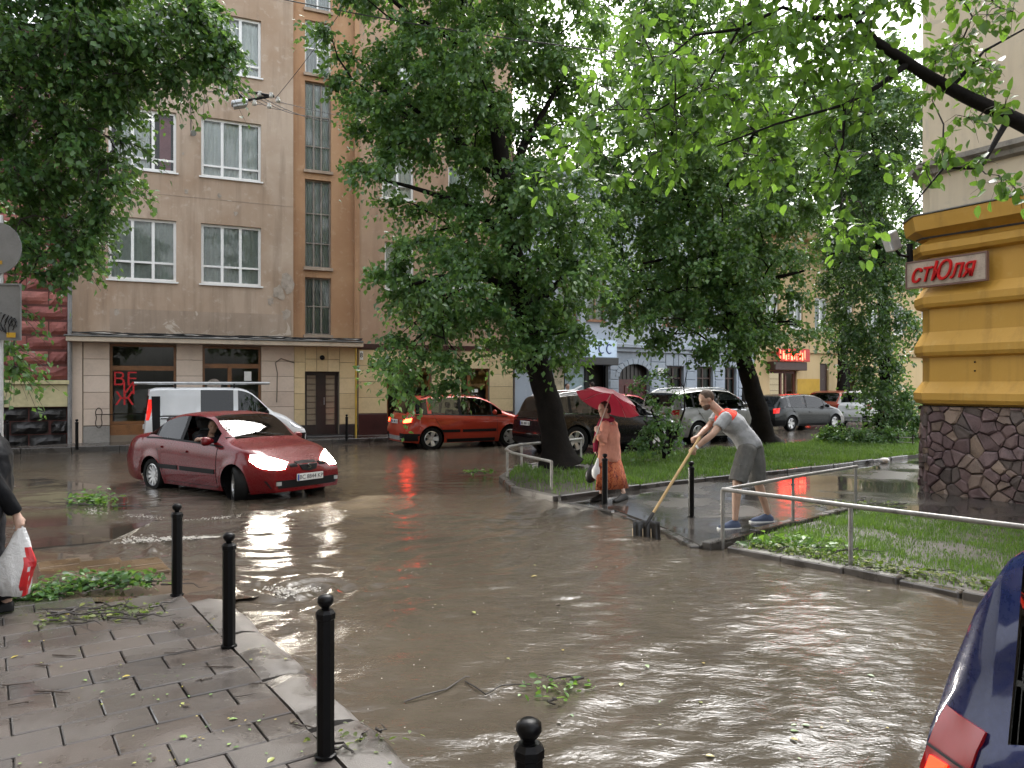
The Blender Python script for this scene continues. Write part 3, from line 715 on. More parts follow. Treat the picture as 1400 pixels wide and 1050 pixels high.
    for k in range(4): MB().box(lerp(gate[0], gate[1], .06+k*.235), lerp(gate[0], gate[1], .24+k*.235), .19, .218, .35, zsp-.35, ch=.02).build('gate_panel', RG, g)
    MB().box(gate[0], gate[1], .26, .3, zsp-.1, gate[3]).build('fanlight', mat('dark_fanlight', (.03, .022, .02), .3), g)
    for k in range(9): MB().tube([(lerp(gate[0], gate[1], k/8), .24, zsp-.1), (lerp(gate[0], gate[1], k/8), .24, gate[3])], .012, 5).build('fanlight_bar', BLK, g)
    # shop recess
    s = MB().box(shopd[0]-.15, shopd[1]+.1, -.5, .05, shopd[3]-.15, shopd[3]+.15, ch=.02).build('shop_awning', mat('charcoal_awning', (.02, .021, .022), .4), T)
    MB().box(U(795), U(833), -.45, -.1, shopd[3]+.16, shopd[3]+.85, ch=.02).build('shop_sign', mat('pale_blue_sign', (.36, .45, .56), .3, emit=(.55, .7, .9), estr=.1), s)
    [MB().tube([(U(812)+k*.42+.16*math.cos(q), -.458, shopd[3]+.5+.18*math.sin(q)) for q in np.linspace(.9, 5.3, 10)], .03, 5).build('sign_stroke', mat('dark_blue_letter', (.02, .05, .2), .4), s) for k in range(2)]
    MB().box(shopd[0], shopd[1], 1.4, 1.5, .1, shopd[3]).build('shop_back', mat('glowing_shop_wall', (.5, .34, .18), .7, var=.3, emit=(1, .72, .4), estr=.25), T)  # wall glows by itself in place of lamps inside the shop
    for k, (a, b) in enumerate(((757, 772), (774, 800))):
        MB().box(U(a), U(b), .05, .1, .15, shopd[3]-.2).build('shop_pane', mat('pale_poster_%d' % k, ((.5, .42, .28), (.35, .48, .55))[k], .3, var=.5, scale=2.5), T)
    MB().box(U(800), U(804), 0, .1, .1, shopd[3]-.16).build('door_post', BLK, T); MB().box(U(828), U(832), 0, .1, .1, shopd[3]-.16).build('door_post', BLK, T)
    # stair parapet and its slanting pipe rail on the left
    MB().add([(-.2, -1.0, 0), (2.2, -1.0, 0), (2.2, -1.0, 1.0), (-.2, -1.0, .25), (-.2, -.8, 0), (2.2, -.8, 0), (2.2, -.8, 1.0), (-.2, -.8, .25)], [(0, 1, 2, 3), (4, 7, 6, 5), (3, 2, 6, 7), (0, 3, 7, 4), (1, 5, 6, 2)]).build('stair_parapet', BLUE, T)
    MB().tube([(-.2, -.9, .85), (2.2, -.9, 1.75)], .07, 8).build('stair_rail', STEEL, T, smooth=60)
    pl = MB().box(U(898), U(906), -.06, -.04, Z(900, 513), Z(900, 503)).build('number_plate', WHITE, T); mesh_obj('lettering', text_mesh('6', .22, .002), BLK, pl, M=Matrix.Translation((U(902), -.065, Z(900, 508))) @ Matrix.Rotation(rad(90), 4, 'X'))
    MB().lathe([(0, 0), (.1, .02), (.12, .1), (0, .16)], 10, Matrix.Translation((U(831), -.1, Z(831, 480))) @ Matrix.Rotation(rad(90), 4, 'X')).build('wall_lamp', WHITE, T)
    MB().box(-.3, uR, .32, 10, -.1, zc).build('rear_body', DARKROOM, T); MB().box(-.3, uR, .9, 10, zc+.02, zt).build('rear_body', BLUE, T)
    MB().box(-.3, -.2, .01, .95, -.1, zt).build('side_wall', BLUE, T); MB().box(uR-.1, uR, .03, .95, zc+.02, zt).build('side_wall', BLUE, T)
grey_building()

u0_ = F2.U(1032); F3 = Fr(F2.o[0]+F2.c*u0_, F2.o[1]+F2.s*u0_, 33)
def yellow_far():
    U, Z = F3.U, F3.Z
    YP = m_plaster('pale_yellow_plaster', (.60, .46, .25), (.52, .38, .19), (.56, .45, .28), .3, .4); YW = m_plaster('ochre_yellow_plaster', (.52, .39, .21), (.45, .33, .18), (.5, .4, .25), .3, .5)
    T = empty('yellow_townhouse', (F3.o[0], F3.o[1], 0), F3.a, 'pale yellow townhouse with red lit shop sign and brown door', 'building')
    uR = U(1420); zc = Z(1115, 481); zt = 9.2
    shp = (U(1052), U(1089), .1, Z(1060, 507)); dr = (U(1121), U(1133), .1, Z(1125, 497)); arc = (U(1150), U(1176), .1, Z(1160, 497))
    wall_open(MB(), 0, uR, -.1, zc, [shp, dr, arc], .3).build('wall', YP, T)
    up = [(U(x), U(x)+1.1, Z(1100, 450), Z(1100, 405)) for x in (1045, 1079, 1114, 1150, 1186, 1222, 1260)]
    wall_open(MB(), 0, uR, zc, zt, up, .25).build('wall', YW, T)
    for a, b, z0, z1 in up: window(T, a, b, z0, z1, .1, 2, None, WHITE, .1, 0)
    MB().box(0, uR, -.15, 0, zc-.1, zc+.12, ch=.03).build('cornice', YW, T); MB().box(-.1, uR, -.45, 9, zt, zt+.4, ch=.05).build('eaves', YW, T)
    MB().add([(-.1, -.5, zt+.4), (uR, -.5, zt+.4), (uR, 4, zt+2.6), (-.1, 4, zt+2.6), (-.1, 9, zt+.4), (uR, 9, zt+.4)], [(0, 1, 2, 3), (3, 2, 5, 4), (0, 3, 4), (1, 5, 2)]).build('roof', mat('rusty_roof_sheet', (.13, .09, .07)), T)
    MB().box(U(1090), dr[0]-.05, -.02, .01, .75, Z(1105, 518)).build('yellow_patch', mat('bright_yellow_paint', (.55, .33, .03), .6, var=.1), T)
    MB().box(U(1090), dr[0]-.05, -.06, .01, 0, .74, ch=.01).build('plinth', MAROON, T); MB().box(dr[1]+.05, arc[0], -.06, .01, 0, .74, ch=.01).build('plinth', MAROON, T)
    MB().box(dr[0], dr[1], .1, .2, .1, dr[3], ch=.02).build('door', mat('chocolate_door', (.05, .022, .016), .5), T)
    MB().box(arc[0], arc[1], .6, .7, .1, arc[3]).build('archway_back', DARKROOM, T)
    MB().tube([(lerp(arc[0], arc[1], .5)+math.cos(a)*(arc[1]-arc[0])*.56, -.06, arc[3]-.1+.55*math.sin(a)) for a in np.linspace(0, math.pi, 12)], .12, 6).build('arch_moulding', YW, T, smooth=60)
    f = MB(); a, b, z0, z1 = shp
    for u in (a, lerp(a, b, .45), lerp(a, b, .62), b-.12): f.box(u, u+.12, .1, .2, z0, z1)
    f.box(a, b, .08, .22, z1-.12, z1); o = f.build('shop_front', mat('red_brown_frame', (.12, .03, .018), .5), T)
    MB().quad((a, .15, z0), (b, .15, z0), (b, .15, z1), (a, .15, z1)).build('pane', DGLASS, o)
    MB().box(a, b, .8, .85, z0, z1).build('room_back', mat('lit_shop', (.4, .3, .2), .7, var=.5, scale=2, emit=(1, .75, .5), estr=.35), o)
    for k in range(9): MB().box(a+.1, b-.1, .75, .79, z0+.2+k*.3, z0+.22+k*.3).build('shelf', WOOD, o)
    MB().box(a-.2, b+.2, -.5, .1, z1+.02, z1+.45, ch=.03).build('shop_awning', mat('brown_awning', (.05, .022, .015), .5), T)
    sg = MB().box(a-.1, b+.25, -.62, -.5, z1+.46, z1+1.1, ch=.02).build('shop_sign', mat('dark_red_sign', (.2, .01, .008), .4, emit=(1, .05, .02), estr=.06), T)
    [MB().box(a+k*.21, a+k*.21+(.05, .13, .09)[k % 3], -.64, -.621, z1+.52+.05*(k % 2), z1+1.02-.06*(k % 3)).build('led_stroke', mat('red_led', (.8, .05, .03), .4, emit=(1, .035, .018), estr=5), sg) for k in range(int((b-a+.15)/.21))]
    MB().box(0, uR, .9, 9, -.1, zt).build('rear_body', YW, T)
yellow_far()

# pavements along the house fronts
def front_pave(name, fr, ua, ub, w, z=.12):
    c, s = fr.c, fr.s
    def q(u, d): return (fr.o[0]+c*u+s*d, fr.o[1]+s*u-c*d)
    flat(name, [q(ua, w), q(ub, w), q(ub, -.2), q(ua, -.2)], -.14, z, SPAVE)
    kerb_run(name+'_kerb', [q(ua, w+.08), q(ub, w+.08)], .14, -.12, z+.015, DKERB, 1.2)
front_pave('shop_pavement', F1, F1.U(95)-8, F1.U(701), 1.6, .12)
front_pave('townhouse_pavement', F2, -1.2, F2.U(1031)+1, 2.4, .13)
front_pave('far_pavement', F3, .8, F3.U(1400), 2.4, .125)

# ------------------------------------------------------------ yellow corner building on the right
CB = Vector((6.86, 13.15)); CE = Vector((.493, -.870)); CH = Vector((.87, .493))
PATH = [CB+CH*7, CB+CH*.28, CB+CE*.3, CB+CE*9]
def offs(d):
    ps = PATH; nrm = []
    for a, b in zip(ps[:-1], ps[1:]):
        e = (b-a).normalized(); n = Vector((-e.y, e.x)); n = -n if n.dot(Vector((-1, -.3))) < 0 else n; nrm.append(n)
    out = [ps[0]+nrm[0]*d]
    for i in range(1, len(ps)-1):
        h = (nrm[i-1]+nrm[i]).normalized(); out.append(ps[i]+h*(d/h.dot(nrm[i])))
    out.append(ps[-1]+nrm[-1]*d); return out
def ring_part(T, name, levels, m, smooth=None):
    b = MB(); rows = []
    for z, d in levels: rows.append([(p.x-CB.x, p.y-CB.y, z) for p in offs(d)])
    for r0, r1 in zip(rows[:-1], rows[1:]):
        for k in range(3): b.quad(r0[k], r0[k+1], r1[k+1], r1[k])
    return b.build(name, m, T)
def corner_building():
    T = empty('corner_building', (CB.x, CB.y, 0), 0, 'mustard yellow corner building with moulded bands and rubble stone plinth', 'building')
    MUS = m_plaster('mustard_paint', (.56, .315, .055), (.50, .275, .045), (.58, .37, .10), .5, .9, .55)
    CRM = m_plaster('old_cream_plaster', (.64, .55, .41), (.57, .48, .35), (.44, .39, .32), .45, .6, .85, .4)
    ring_part(T, 'plinth_core', [(-.1, .0), (1.5, .0)], mat('plinth_mortar', (.018, .015, .014), .8, var=.3), None)
    seg = [(1.5, .0), (1.9, .0), (2.29, .0), (2.72, .0), (3.1, .0), (3.47, .0), (4.35, .0)]
    ring_part(T, 'wall', [(1.49, .0), (4.4, .0)], MUS)
    for z0, z1, d in ((1.5, 1.89, .13), (2.29, 2.72, .12), (3.10, 3.47, .12), (3.97, 4.27, .16)):
        ring_part(T, 'moulding', [(z0, .004), (z0+.03, d*.75), (z0+.09, d), (z0+.2, d), (z1, .004)], MUS)
    ring_part(T, 'ledge', [(4.27, .006), (4.34, .12), (4.40, .24), (4.56, .27), (4.64, .28), (4.65, .01)], MUS)
    ring_part(T, 'ledge_flashing', [(4.652, -.05), (4.652, .3), (4.67, .3), (4.685, -.05)], METALSHEET)
    ring_part(T, 'upper_wall', [(4.69, .0), (15, .0)], CRM)
    ring_part(T, 'string_course', [(5.32, .003), (5.35, .1), (5.42, .12), (5.46, .2), (5.54, .2), (5.58, .003)], mat('grey_mortar_moulding', (.24, .22, .19), .8, var=.3, scale=4))
    # corner pilaster strip on the facet
    ring_part(T, 'roof_edge', [(15, .0), (15.1, .5), (15.4, .55), (15.5, -.5)], CRM)
    MB().tube([((p.x-CB.x), (p.y-CB.y), 4.3-.03*i) for i, p in enumerate([PATH[1]+CE*.0-CH*.06+Vector((-.12, -.1)), PATH[2]+Vector((-.17, -.1)), PATH[2]+CE*2+Vector((-.17, -.1)), PATH[2]+CE*4+Vector((-.17, -.1))])], .018, 5).build('cable', CABLE, T)
    # rubble stones on the plinth, one by one
    R = random.Random(12)
    STN = [mat('rubble_%d' % i, c, .5, var=.35, scale=5, bmp=.6, bscale=26, spec=.35) for i, c in enumerate([(.15, .10, .098), (.12, .078, .08), (.185, .135, .112), (.11, .086, .08), (.165, .112, .115), (.22, .16, .125)])]
    def rubble(org, e, nrm, L, H, n, lo):
        pts = []
        tries = 0
        while len(pts) < n and tries < 20000:
            tries += 1; p = Vector((R.uniform(-.1, L+.1), R.uniform(-.1, H+.1))); rr = lo*R.choice((.55, .7, .9, 1.25))
            if all(math.hypot((p-q).x*.8, (p-q).y*1.2) > rr for q in pts): pts.append(p)
        for i, p in enumerate(pts):
            poly = [Vector((0, 0)), Vector((L, 0)), Vector((L, H)), Vector((0, H))]
            for j, q in enumerate(pts):
                if i == j or (q-p).length > lo*4: continue
                m_ = (p+q)/2; d = (q-p).normalized(); new = []
                for a, b in zip(poly, poly[1:]+poly[:1]):
                    da = (a-m_).dot(d); db = (b-m_).dot(d)
                    if da <= 0: new.append(a)
                    if da*db < 0: new.append(a+(b-a)*(da/(da-db)))
                poly = new
                if len(poly) < 3: break
            if len(poly) < 3: continue
            c = sum(poly, Vector((0, 0)))/len(poly); h = R.uniform(.035, .085); tl = (R.uniform(-.12, .12), R.uniform(-.12, .12))
            sz = max((q-c).length for q in poly); 
            if sz < .03: continue
            o_ = [c+(q-c)*max(.3, 1-.008/max((q-c).length, .02)) for q in poly]; o_ = [q+Vector((R.uniform(-.006, .006), R.uniform(-.006, .006))) for q in o_]
            i_ = [c+(q-c)*R.uniform(.62, .86) for q in poly]
            def w3(q, d): v = org+e*q.x+nrm*d; return (v.x-CB.x, v.y-CB.y, q.y)
            n_ = len(poly); b = MB()
            vs = [w3(q, .0) for q in o_]+[w3(q, h*.62+R.uniform(-.008, .008)) for q in o_]+[w3(q, h+(q-c).x*tl[0]+(q-c).y*tl[1]+R.uniform(-.008, .008)) for q in i_]
            fs = []
            for k in range(n_):
                k2 = (k+1) % n_; fs.append((k, k2, n_+k2, n_+k)); fs.append((n_+k, n_+k2, 2*n_+k2, 2*n_+k))
            fs.append(tuple(range(2*n_, 3*n_)))
            b.add(vs, fs).build('stone', R.choice(STN), T, fix=True)
    nE = Vector((-.870, -.493)); rubble(PATH[2], CE, nE, 3.6, 1.48, 185, .135)
    f0, f1 = PATH[1], PATH[2]; fe = (f1-f0).normalized(); fn = Vector((-fe.y, fe.x)); fn = -fn if fn.dot(Vector((-1, -.3))) < 0 else fn
    rubble(f0, fe, fn, (f1-f0).length, 1.48, 30, .14); nH = Vector((-.493, .87)); rubble(PATH[1], CH, nH, 1.2, 1.48, 40, .15)
    for u, z in ((.75, 2.2), (.75, 2.06), (1.95, 2.2), (1.95, 2.06)):
        p = PATH[2]+CE*u-CB; M = Matrix.Translation((p.x, p.y, z)) @ Matrix.Rotation(math.atan2(nE.y, nE.x), 4, 'Z') @ Matrix.Rotation(rad(90), 4, 'Y'); MB().lathe([(0, .012), (.014, .012), (.014, -.01)], 8, M).build('anchor_bolt', BLK, T)
    # script sign
    ang = math.atan2(CE.y, CE.x); L = 1.3
    sg = empty('shop_sign', (PATH[2].x-CE.x*.28+nE.x*.17, PATH[2].y-CE.y*.28+nE.y*.17, 3.69), ang, 'pale sign board with red cursive letters on the mustard wall', 'sign')
    MB().box(0, L, -.02, .03, -.21, .2, ch=.006).build('board', mat('dirty_pale_board', (.42, .34, .27), .5, var=.25, scale=5), sg)
    fr = MB(); fr.box(-.02, L+.02, -.03, .035, .201, .225); fr.box(-.02, L+.02, -.03, .035, -.235, -.211); fr.box(L+.001, L+.022, -.03, .035, -.21, .2); fr.box(-.022, -.001, -.03, .035, -.21, .2); fr.build('frame', mat('tarnished_frame', (.2, .12, .1), .5, .3), sg)
    me = text_mesh('стЮля', .44, .02, .35, .76); mesh_obj('lettering', me, mat('red_letters', (.55, .010, .010), .55, var=.15, scale=9, spec=.25), sg, M=Matrix.Translation((L*.46, -.045, -.01)) @ Matrix.Rotation(rad(90), 4, 'X'))
    # flood light on the corner ledge
    p = PATH[1]-CH*.28+Vector((-.35, -.1)); fl = empty('flood_light', (p.x, p.y, 4.15), rad(20), 'grey flood light bracketed to corner under the yellow ledge', 'lamp')
    MB().tube([(.32, 0, -.12), (.1, 0, -.1), (.0, 0, .0)], .025, 6).build('bracket', BLK, fl); MB().tube([(.33, 0, -.35), (.33, 0, .1)], .05, 8).build('mount', BLK, fl)
    MB().box(-.12, .1, -.08, .08, -.02, .3, Matrix.Rotation(rad(-25), 4, 'Y'), ch=.02).build('housing', STEEL, fl); MB().box(-.15, -.121, -.07, .07, .0, .28, Matrix.Rotation(rad(-25), 4, 'Y'), ch=.01).build('lens', mat('lamp_lens', (.7, .7, .68), .2), fl)
corner_building()

# ------------------------------------------------------------ unseen house row added behind the near pavement to darken reflections
def unseen_row():
    o = kp(-6.5, 12); th = math.atan2(.824, -.566); T = empty('unseen_house_row', (o.x, o.y, 0), th, 'unseen ochre grey townhouse row added behind the slab pavement to darken reflections', 'building')
    WL = m_plaster('grey_ochre_plaster', (.26, .22, .16), (.20, .165, .12), (.32, .28, .22), .3, .8); ops = []
    for i in range(7):
        for z0, z1 in ((.9, 2.9), (4.6, 6.6), (8.2, 10.2)): ops.append((1.0+i*3, 2.4+i*3, z0, z1))
    wall_open(MB(), 0, 22, -.1, 13, ops, .25).build('wall', WL, T)
    for a, b, z0, z1 in ops: window(T, a, b, z0, z1, .12, 2, .65, WHITE, .08, None, DGLASS)
    MB().box(0, 22, -.3, 0, 3.5, 3.75, ch=.03).build('cornice', WL, T); MB().box(0, 22, -.5, 9, 13, 13.5, ch=.05).build('eaves', WL, T); MB().box(0, 22, .8, 9, -.1, 13).build('rear_body', WL, T)
unseen_row()

# ============================================================ trees and plants
LEAF_LINDEN = m_leaf('linden_leaf', (.028, .072, .028), (.062, .14, .046), (.125, .235, .065), .34, .34)
LEAF_DARK = m_leaf('dark_leaf', (.02, .054, .024), (.044, .104, .042), (.085, .175, .055), .3, .34)
LEAF_LEFT = m_leaf('birch_leaf', (.027, .074, .028), (.058, .138, .046), (.11, .225, .062), .34, .34)
LEAF_NEAR = m_leaf('plum_leaf', (.03, .085, .014), (.07, .17, .022), (.16, .30, .04), .42, .38)
BARK = mat('wet_bark', (.009, .0075, .0065), .8, var=.5, scale=5, bmp=1.0, bscale=14, spec=.12)
TWIG = mat('wet_twig', (.02, .015, .012), .6, var=.3, scale=10)

LT_SMALL = (np.array([(0, 0, 0), (.42, .36, .05), (1, 0, -.12), (.42, -.36, .05), (.45, 0, -.04)]), np.array([(0, 1, 4), (1, 2, 4), (2, 3, 4), (3, 0, 4)]))
LT_BIG = (np.array([(0, 0, 0), (.22, .27, .05), (.55, .33, .05), (.83, .18, -.02), (1.04, 0, -.12), (.83, -.18, -.02), (.55, -.33, .05), (.22, -.27, .05), (.28, 0, -.02), (.62, 0, -.05)]),
          np.array([(0, 1, 8, 8), (1, 2, 9, 8), (2, 3, 4, 9), (0, 8, 7, 7), (7, 8, 9, 6), (6, 9, 4, 5)]))
def unit(a): return a/np.maximum(np.linalg.norm(a, axis=1, keepdims=True), 1e-9)
def leaf_mesh(name, C, A, N, Sz, tint, tmpl=LT_SMALL):
    T, F = tmpl; A = unit(A); N = unit(N-A*np.sum(A*N, 1, keepdims=True)); B = np.cross(N, A)
    V = C[:, None, :]+Sz[:, None, None]*(T[None, :, 0, None]*A[:, None, :]+T[None, :, 1, None]*B[:, None, :]+T[None, :, 2, None]*N[:, None, :])
    k = len(T); n = len(C)
    if F.shape[1] == 4:
        F4 = F[F[:, 2] != F[:, 3]]; F3 = np.concatenate([F4[:, [0, 1, 2]], F4[:, [0, 2, 3]], F[F[:, 2] == F[:, 3]][:, :3]]); F = F3
    FF = (np.arange(n)*k)[:, None, None]+F[None]
    return fast_mesh(name, V.reshape(-1, 3), FF.reshape(-1, 3), np.repeat(tint, k))

def sample_clumps(R, ells, n, mind=.35):
    w = np.array([e[3]*e[4]*e[5]*(e[6] if len(e) > 6 else 1) for e in ells]); w = w/w.sum(); out = []; tries = 0
    while len(out) < n and tries < n*40:
        tries += 1; e = ells[R.choice(len(ells), p=w)]
        d = R.randn(3); d /= np.linalg.norm(d); r = R.rand()**(1/2.2)
        p = np.array(e[:3])+d*r*np.array(e[3:6])
        if out and np.min(np.linalg.norm(np.array(out)-p, axis=1)) < mind: continue
        out.append(p)
    return np.array(out)
def spray(R, clumps, axis_xy, cr, twigs, per, size, droop=.45, flat_=.55, up=.9):
    """leaves along short drooping twigs in every clump"""
    n = len(clumps); out = clumps.copy(); out[:, :2] -= np.array(axis_xy); out[:, 2] = 0; out = unit(out)
    C, A, N, T, TW = [], [], [], [], []
    crs = cr*R.uniform(.7, 1.25, n)
    d = R.randn(n, twigs, 3); d[..., 2] = d[..., 2]*flat_-droop*.5; d += out[:, None, :]*.5
    d /= np.linalg.norm(d, axis=2, keepdims=True); ln = crs[:, None]*R.uniform(.55, 1.1, (n, twigs))
    t = (np.arange(per)+.6)/per+R.uniform(-.08, .08, (n, twigs, per))
    p = clumps[:, None, None, :]+d[:, :, None, :]*(ln[:, :, None]*t)[..., None]
    p[..., 2] -= droop*ln[:, :, None]*t**2*.8
    p += R.randn(*p.shape)*size*.45
    side = R.randn(n, twigs, per, 3)*.75
    a = d[:, :, None, :]*.6+side; a[..., 2] -= .55
    nn = R.randn(n, twigs, per, 3)*.6; nn[..., 2] += up; nn += out[:, None, None, :]*.35
    ct = R.uniform(-.22, .22, n)                     # light and dark clumps
    tint = np.clip(.5+ct[:, None, None]+R.randn(n, twigs, per)*.17+.18*(t-.5), 0, 1)
    sz = size*R.uniform(.65, 1.2, (n, twigs, per))
    ends = clumps[:, None, :]+d*ln[..., None]; ends[..., 2] -= droop*ln*.8
    return p.reshape(-1, 3), a.reshape(-1, 3), nn.reshape(-1, 3), sz.ravel(), tint.ravel(), ends
def grow(R, nodes, clumps, base_r=.014, k=.02):
    """branches from the limb nodes out to every clump"""
    nodes = [np.array(q) for q in nodes]; segs = []
    order = np.argsort([min(np.linalg.norm(c-q) for q in nodes) for c in clumps])
    for i in order:
        c = clumps[i]; N = np.array(nodes); dv = c-N; d = np.linalg.norm(dv, axis=1)+np.maximum(0, -dv[:, 2])*.5
        j = int(np.argmin(d)); q = N[j]; L = np.linalg.norm(c-q)
        m1 = q+(c-q)*.35+R.randn(3)*L*.07+np.array((0, 0, .12*L)); m2 = q+(c-q)*.7+R.randn(3)*L*.06+np.array((0, 0, .10*L))
        segs.append(([q, m1, m2, c], L)); nodes += [m1, m2]
    return segs
def make_tree(name, base, trunk, limbs, ells, nclump, cr, twigs, per, size, leafm, seed, label, cat='tree', group=None, droop=.45, mind=.35, tr=None, n_ind=0, tmpl=LT_SMALL, twig_r=0, rscale=1.0, extra=None, roots=True):
    R = np.random.RandomState(seed); T = empty(name, base, 0, label, cat, group); B = np.array(base, dtype=float)
    tk = MB(); pts = [np.array(p) for p, r in trunk]; rs = [r for p, r in trunk]
    # fluted, slightly lumpy trunk
    dense = []; dr_ = []
    for i in range(len(pts)-1):
        for q in range(6): t = q/6; dense.append(lerp(pts[i], pts[i+1], t)+R.randn(3)*.012); dr_.append(lerp(rs[i], rs[i+1], t)*R.uniform(.96, 1.05))
    dense.append(pts[-1]); dr_.append(rs[-1])
    if roots: dr_[0] *= 1.7; dr_[1] *= 1.25; dr_[2] *= 1.08
    tk.tube([tuple(p-B) for p in dense], dr_, 14)
    if roots:
        n0 = 14
        for i in range(4*n0):
            x, y, z = tk.v[i]; an = math.atan2(y, x); k = 1+.16*math.sin(an*5+seed)*(1-i/(4*n0)); tk.v[i] = (x*k, y*k, z)
    for lp in limbs:
        n = len(lp); tk.tube([tuple(np.array(p)-B) for p, r in lp], [r for p, r in lp], 9)
    tk.build('trunk', BARK, T, smooth=70)
    nodes = [p for p in dense[len(dense)//3:]]
    for lp in limbs:
        for (p, r), (q, r2) in zip(lp[:-1], lp[1:]):
            for t in (.0, .33, .66): nodes.append(lerp(np.array(p), np.array(q), t))
    cl = sample_clumps(R, ells, nclump, mind)
    if extra is not None: cl = np.concatenate([cl, np.array(extra)])
    br = MB(); 
    for pp, L in grow(R, nodes, cl):
        r0 = (.010+.014*L)*rscale; br.tube([tuple(p-B) for p in pp], [r0, r0*.75, r0*.5, r0*.25], 5, caps=False)
    C, A, N, Sz, ti, ends = spray(R, cl, base[:2], cr, twigs, per, size, droop)
    if twig_r:
        for i in range(len(cl)):
            for e in ends[i]: m_ = (cl[i]+e)/2+np.array((0, 0, .05)); br.tube([tuple(cl[i]-B), tuple(m_-B), tuple(e-B)], [twig_r, twig_r*.7, twig_r*.4], 4, caps=False)
    tag(br.build('branches', TWIG if twig_r else BARK, T, smooth=70), kind='stuff')
    ci = []
    if n_ind:      # the leaves that show largest are leaves of their own
        px = C[:, 0]/C[:, 1]*FPX+CX; py = CY-(C[:, 2]-CAMZ)/C[:, 1]*FPX
        sc = Sz/C[:, 1]*((px > 5) & (px < 1395) & (py > 0)); idx = np.argsort(-sc)[:n_ind]; keep = np.ones(len(C), bool); keep[idx] = False
        protos = []
        for k in range(5):
            me = leaf_mesh('leaf', np.zeros((1, 3)), np.array([[1., 0, 0]]), np.array([[0, 0, 1.]]), np.ones(1), np.array([.2+.15*k]), tmpl); me.materials.append(leafm); protos.append(me)
        for i in idx:
            a = Vector(A[i]).normalized(); n_ = Vector(N[i]); n_ = (n_-a*a.dot(n_)).normalized(); b_ = n_.cross(a)
            o = bpy.data.objects.new('leaf', protos[int(np.clip((ti[i]-.2)/.15, 0, 4))]); COL.objects.link(o); o.parent = T
            s = Sz[i]; p = C[i]-B
            o.matrix_local = Matrix(((a.x*s, b_.x*s, n_.x*s, p[0]), (a.y*s, b_.y*s, n_.y*s, p[1]), (a.z*s, b_.z*s, n_.z*s, p[2]), (0, 0, 0, 1)))
        C, A, N, Sz, ti = C[keep], A[keep], N[keep], Sz[keep], ti[keep]
    o = mesh_obj('crown', leaf_mesh('crown', C-B, A, N, Sz, ti, tmpl), leafm, T)
    if n_ind: tag(o, kind='stuff')
    return T
def E(px, py, Y, rx, ry, rz, w=1):
    p = P3(px, py, Y); k = Y/FPX; return (p.x, p.y, p.z, rx*k, ry, rz*k, w)
def pl_(*a): return [(tuple(P3(px, py, Y)), r) for px, py, Y, r in a]

# leaning linden on the lawn tip
Yt = 16.3
make_tree('linden_tree', tuple(G(766, 640, .08)), [((1.03, 16.3, .05), .33)]+pl_((752, 560, Yt, .27), (735, 500, Yt, .25), (715, 420, Yt, .225), (697, 320, Yt, .2), (688, 230, Yt, .17), (670, 130, Yt, .13), (640, 40, Yt, .1), (620, -60, Yt, .06)),
    [pl_((693, 270, Yt, .12), (715, 200, Yt+.3, .09), (745, 150, Yt+.6, .06), (780, 90, Yt+1, .03)), pl_((700, 330, Yt, .1), (640, 280, Yt-.6, .07), (560, 255, Yt-1.2, .04), (500, 240, Yt-1.4, .02)), pl_((690, 250, Yt, .1), (600, 170, Yt-.5, .06), (520, 120, Yt-.8, .03)),
     pl_((712, 400, Yt, .1), (640, 370, Yt-1, .06), (560, 390, Yt-1.8, .03)), pl_((720, 430, Yt, .09), (780, 370, Yt+.5, .06), (810, 340, Yt+.8, .03)), pl_((650, 70, Yt, .08), (560, 20, Yt-.6, .05), (500, -30, Yt-1, .02))],
    [E(640, 130, Yt, 150, 2.6, 110), E(520, 90, Yt-.8, 75, 1.8, 95, .75), E(520, 215, Yt-1, 78, 1.6, 62, .6), E(690, 300, Yt, 130, 2.4, 95), E(600, 395, Yt-1.2, 100, 2.0, 90), E(740, 410, Yt+.2, 85, 2.2, 100), E(600, 490, Yt-1.4, 85, 1.6, 45), E(745, 465, Yt-.5, 60, 1.6, 45, .8), E(760, 90, Yt+.8, 80, 2, 90, .8), E(630, -60, Yt, 200, 3, 120, .8), E(640, -230, Yt, 190, 2.8, 140, .6)],  # last ellipsoid lies out of view, added to cut sky glare on the water
    430, .62, 14, 19, .118, LEAF_LINDEN, 11, 'leaning linden with thick black trunk on the lawn tip behind the curved rail', group='lindens on the lawn', mind=.42)
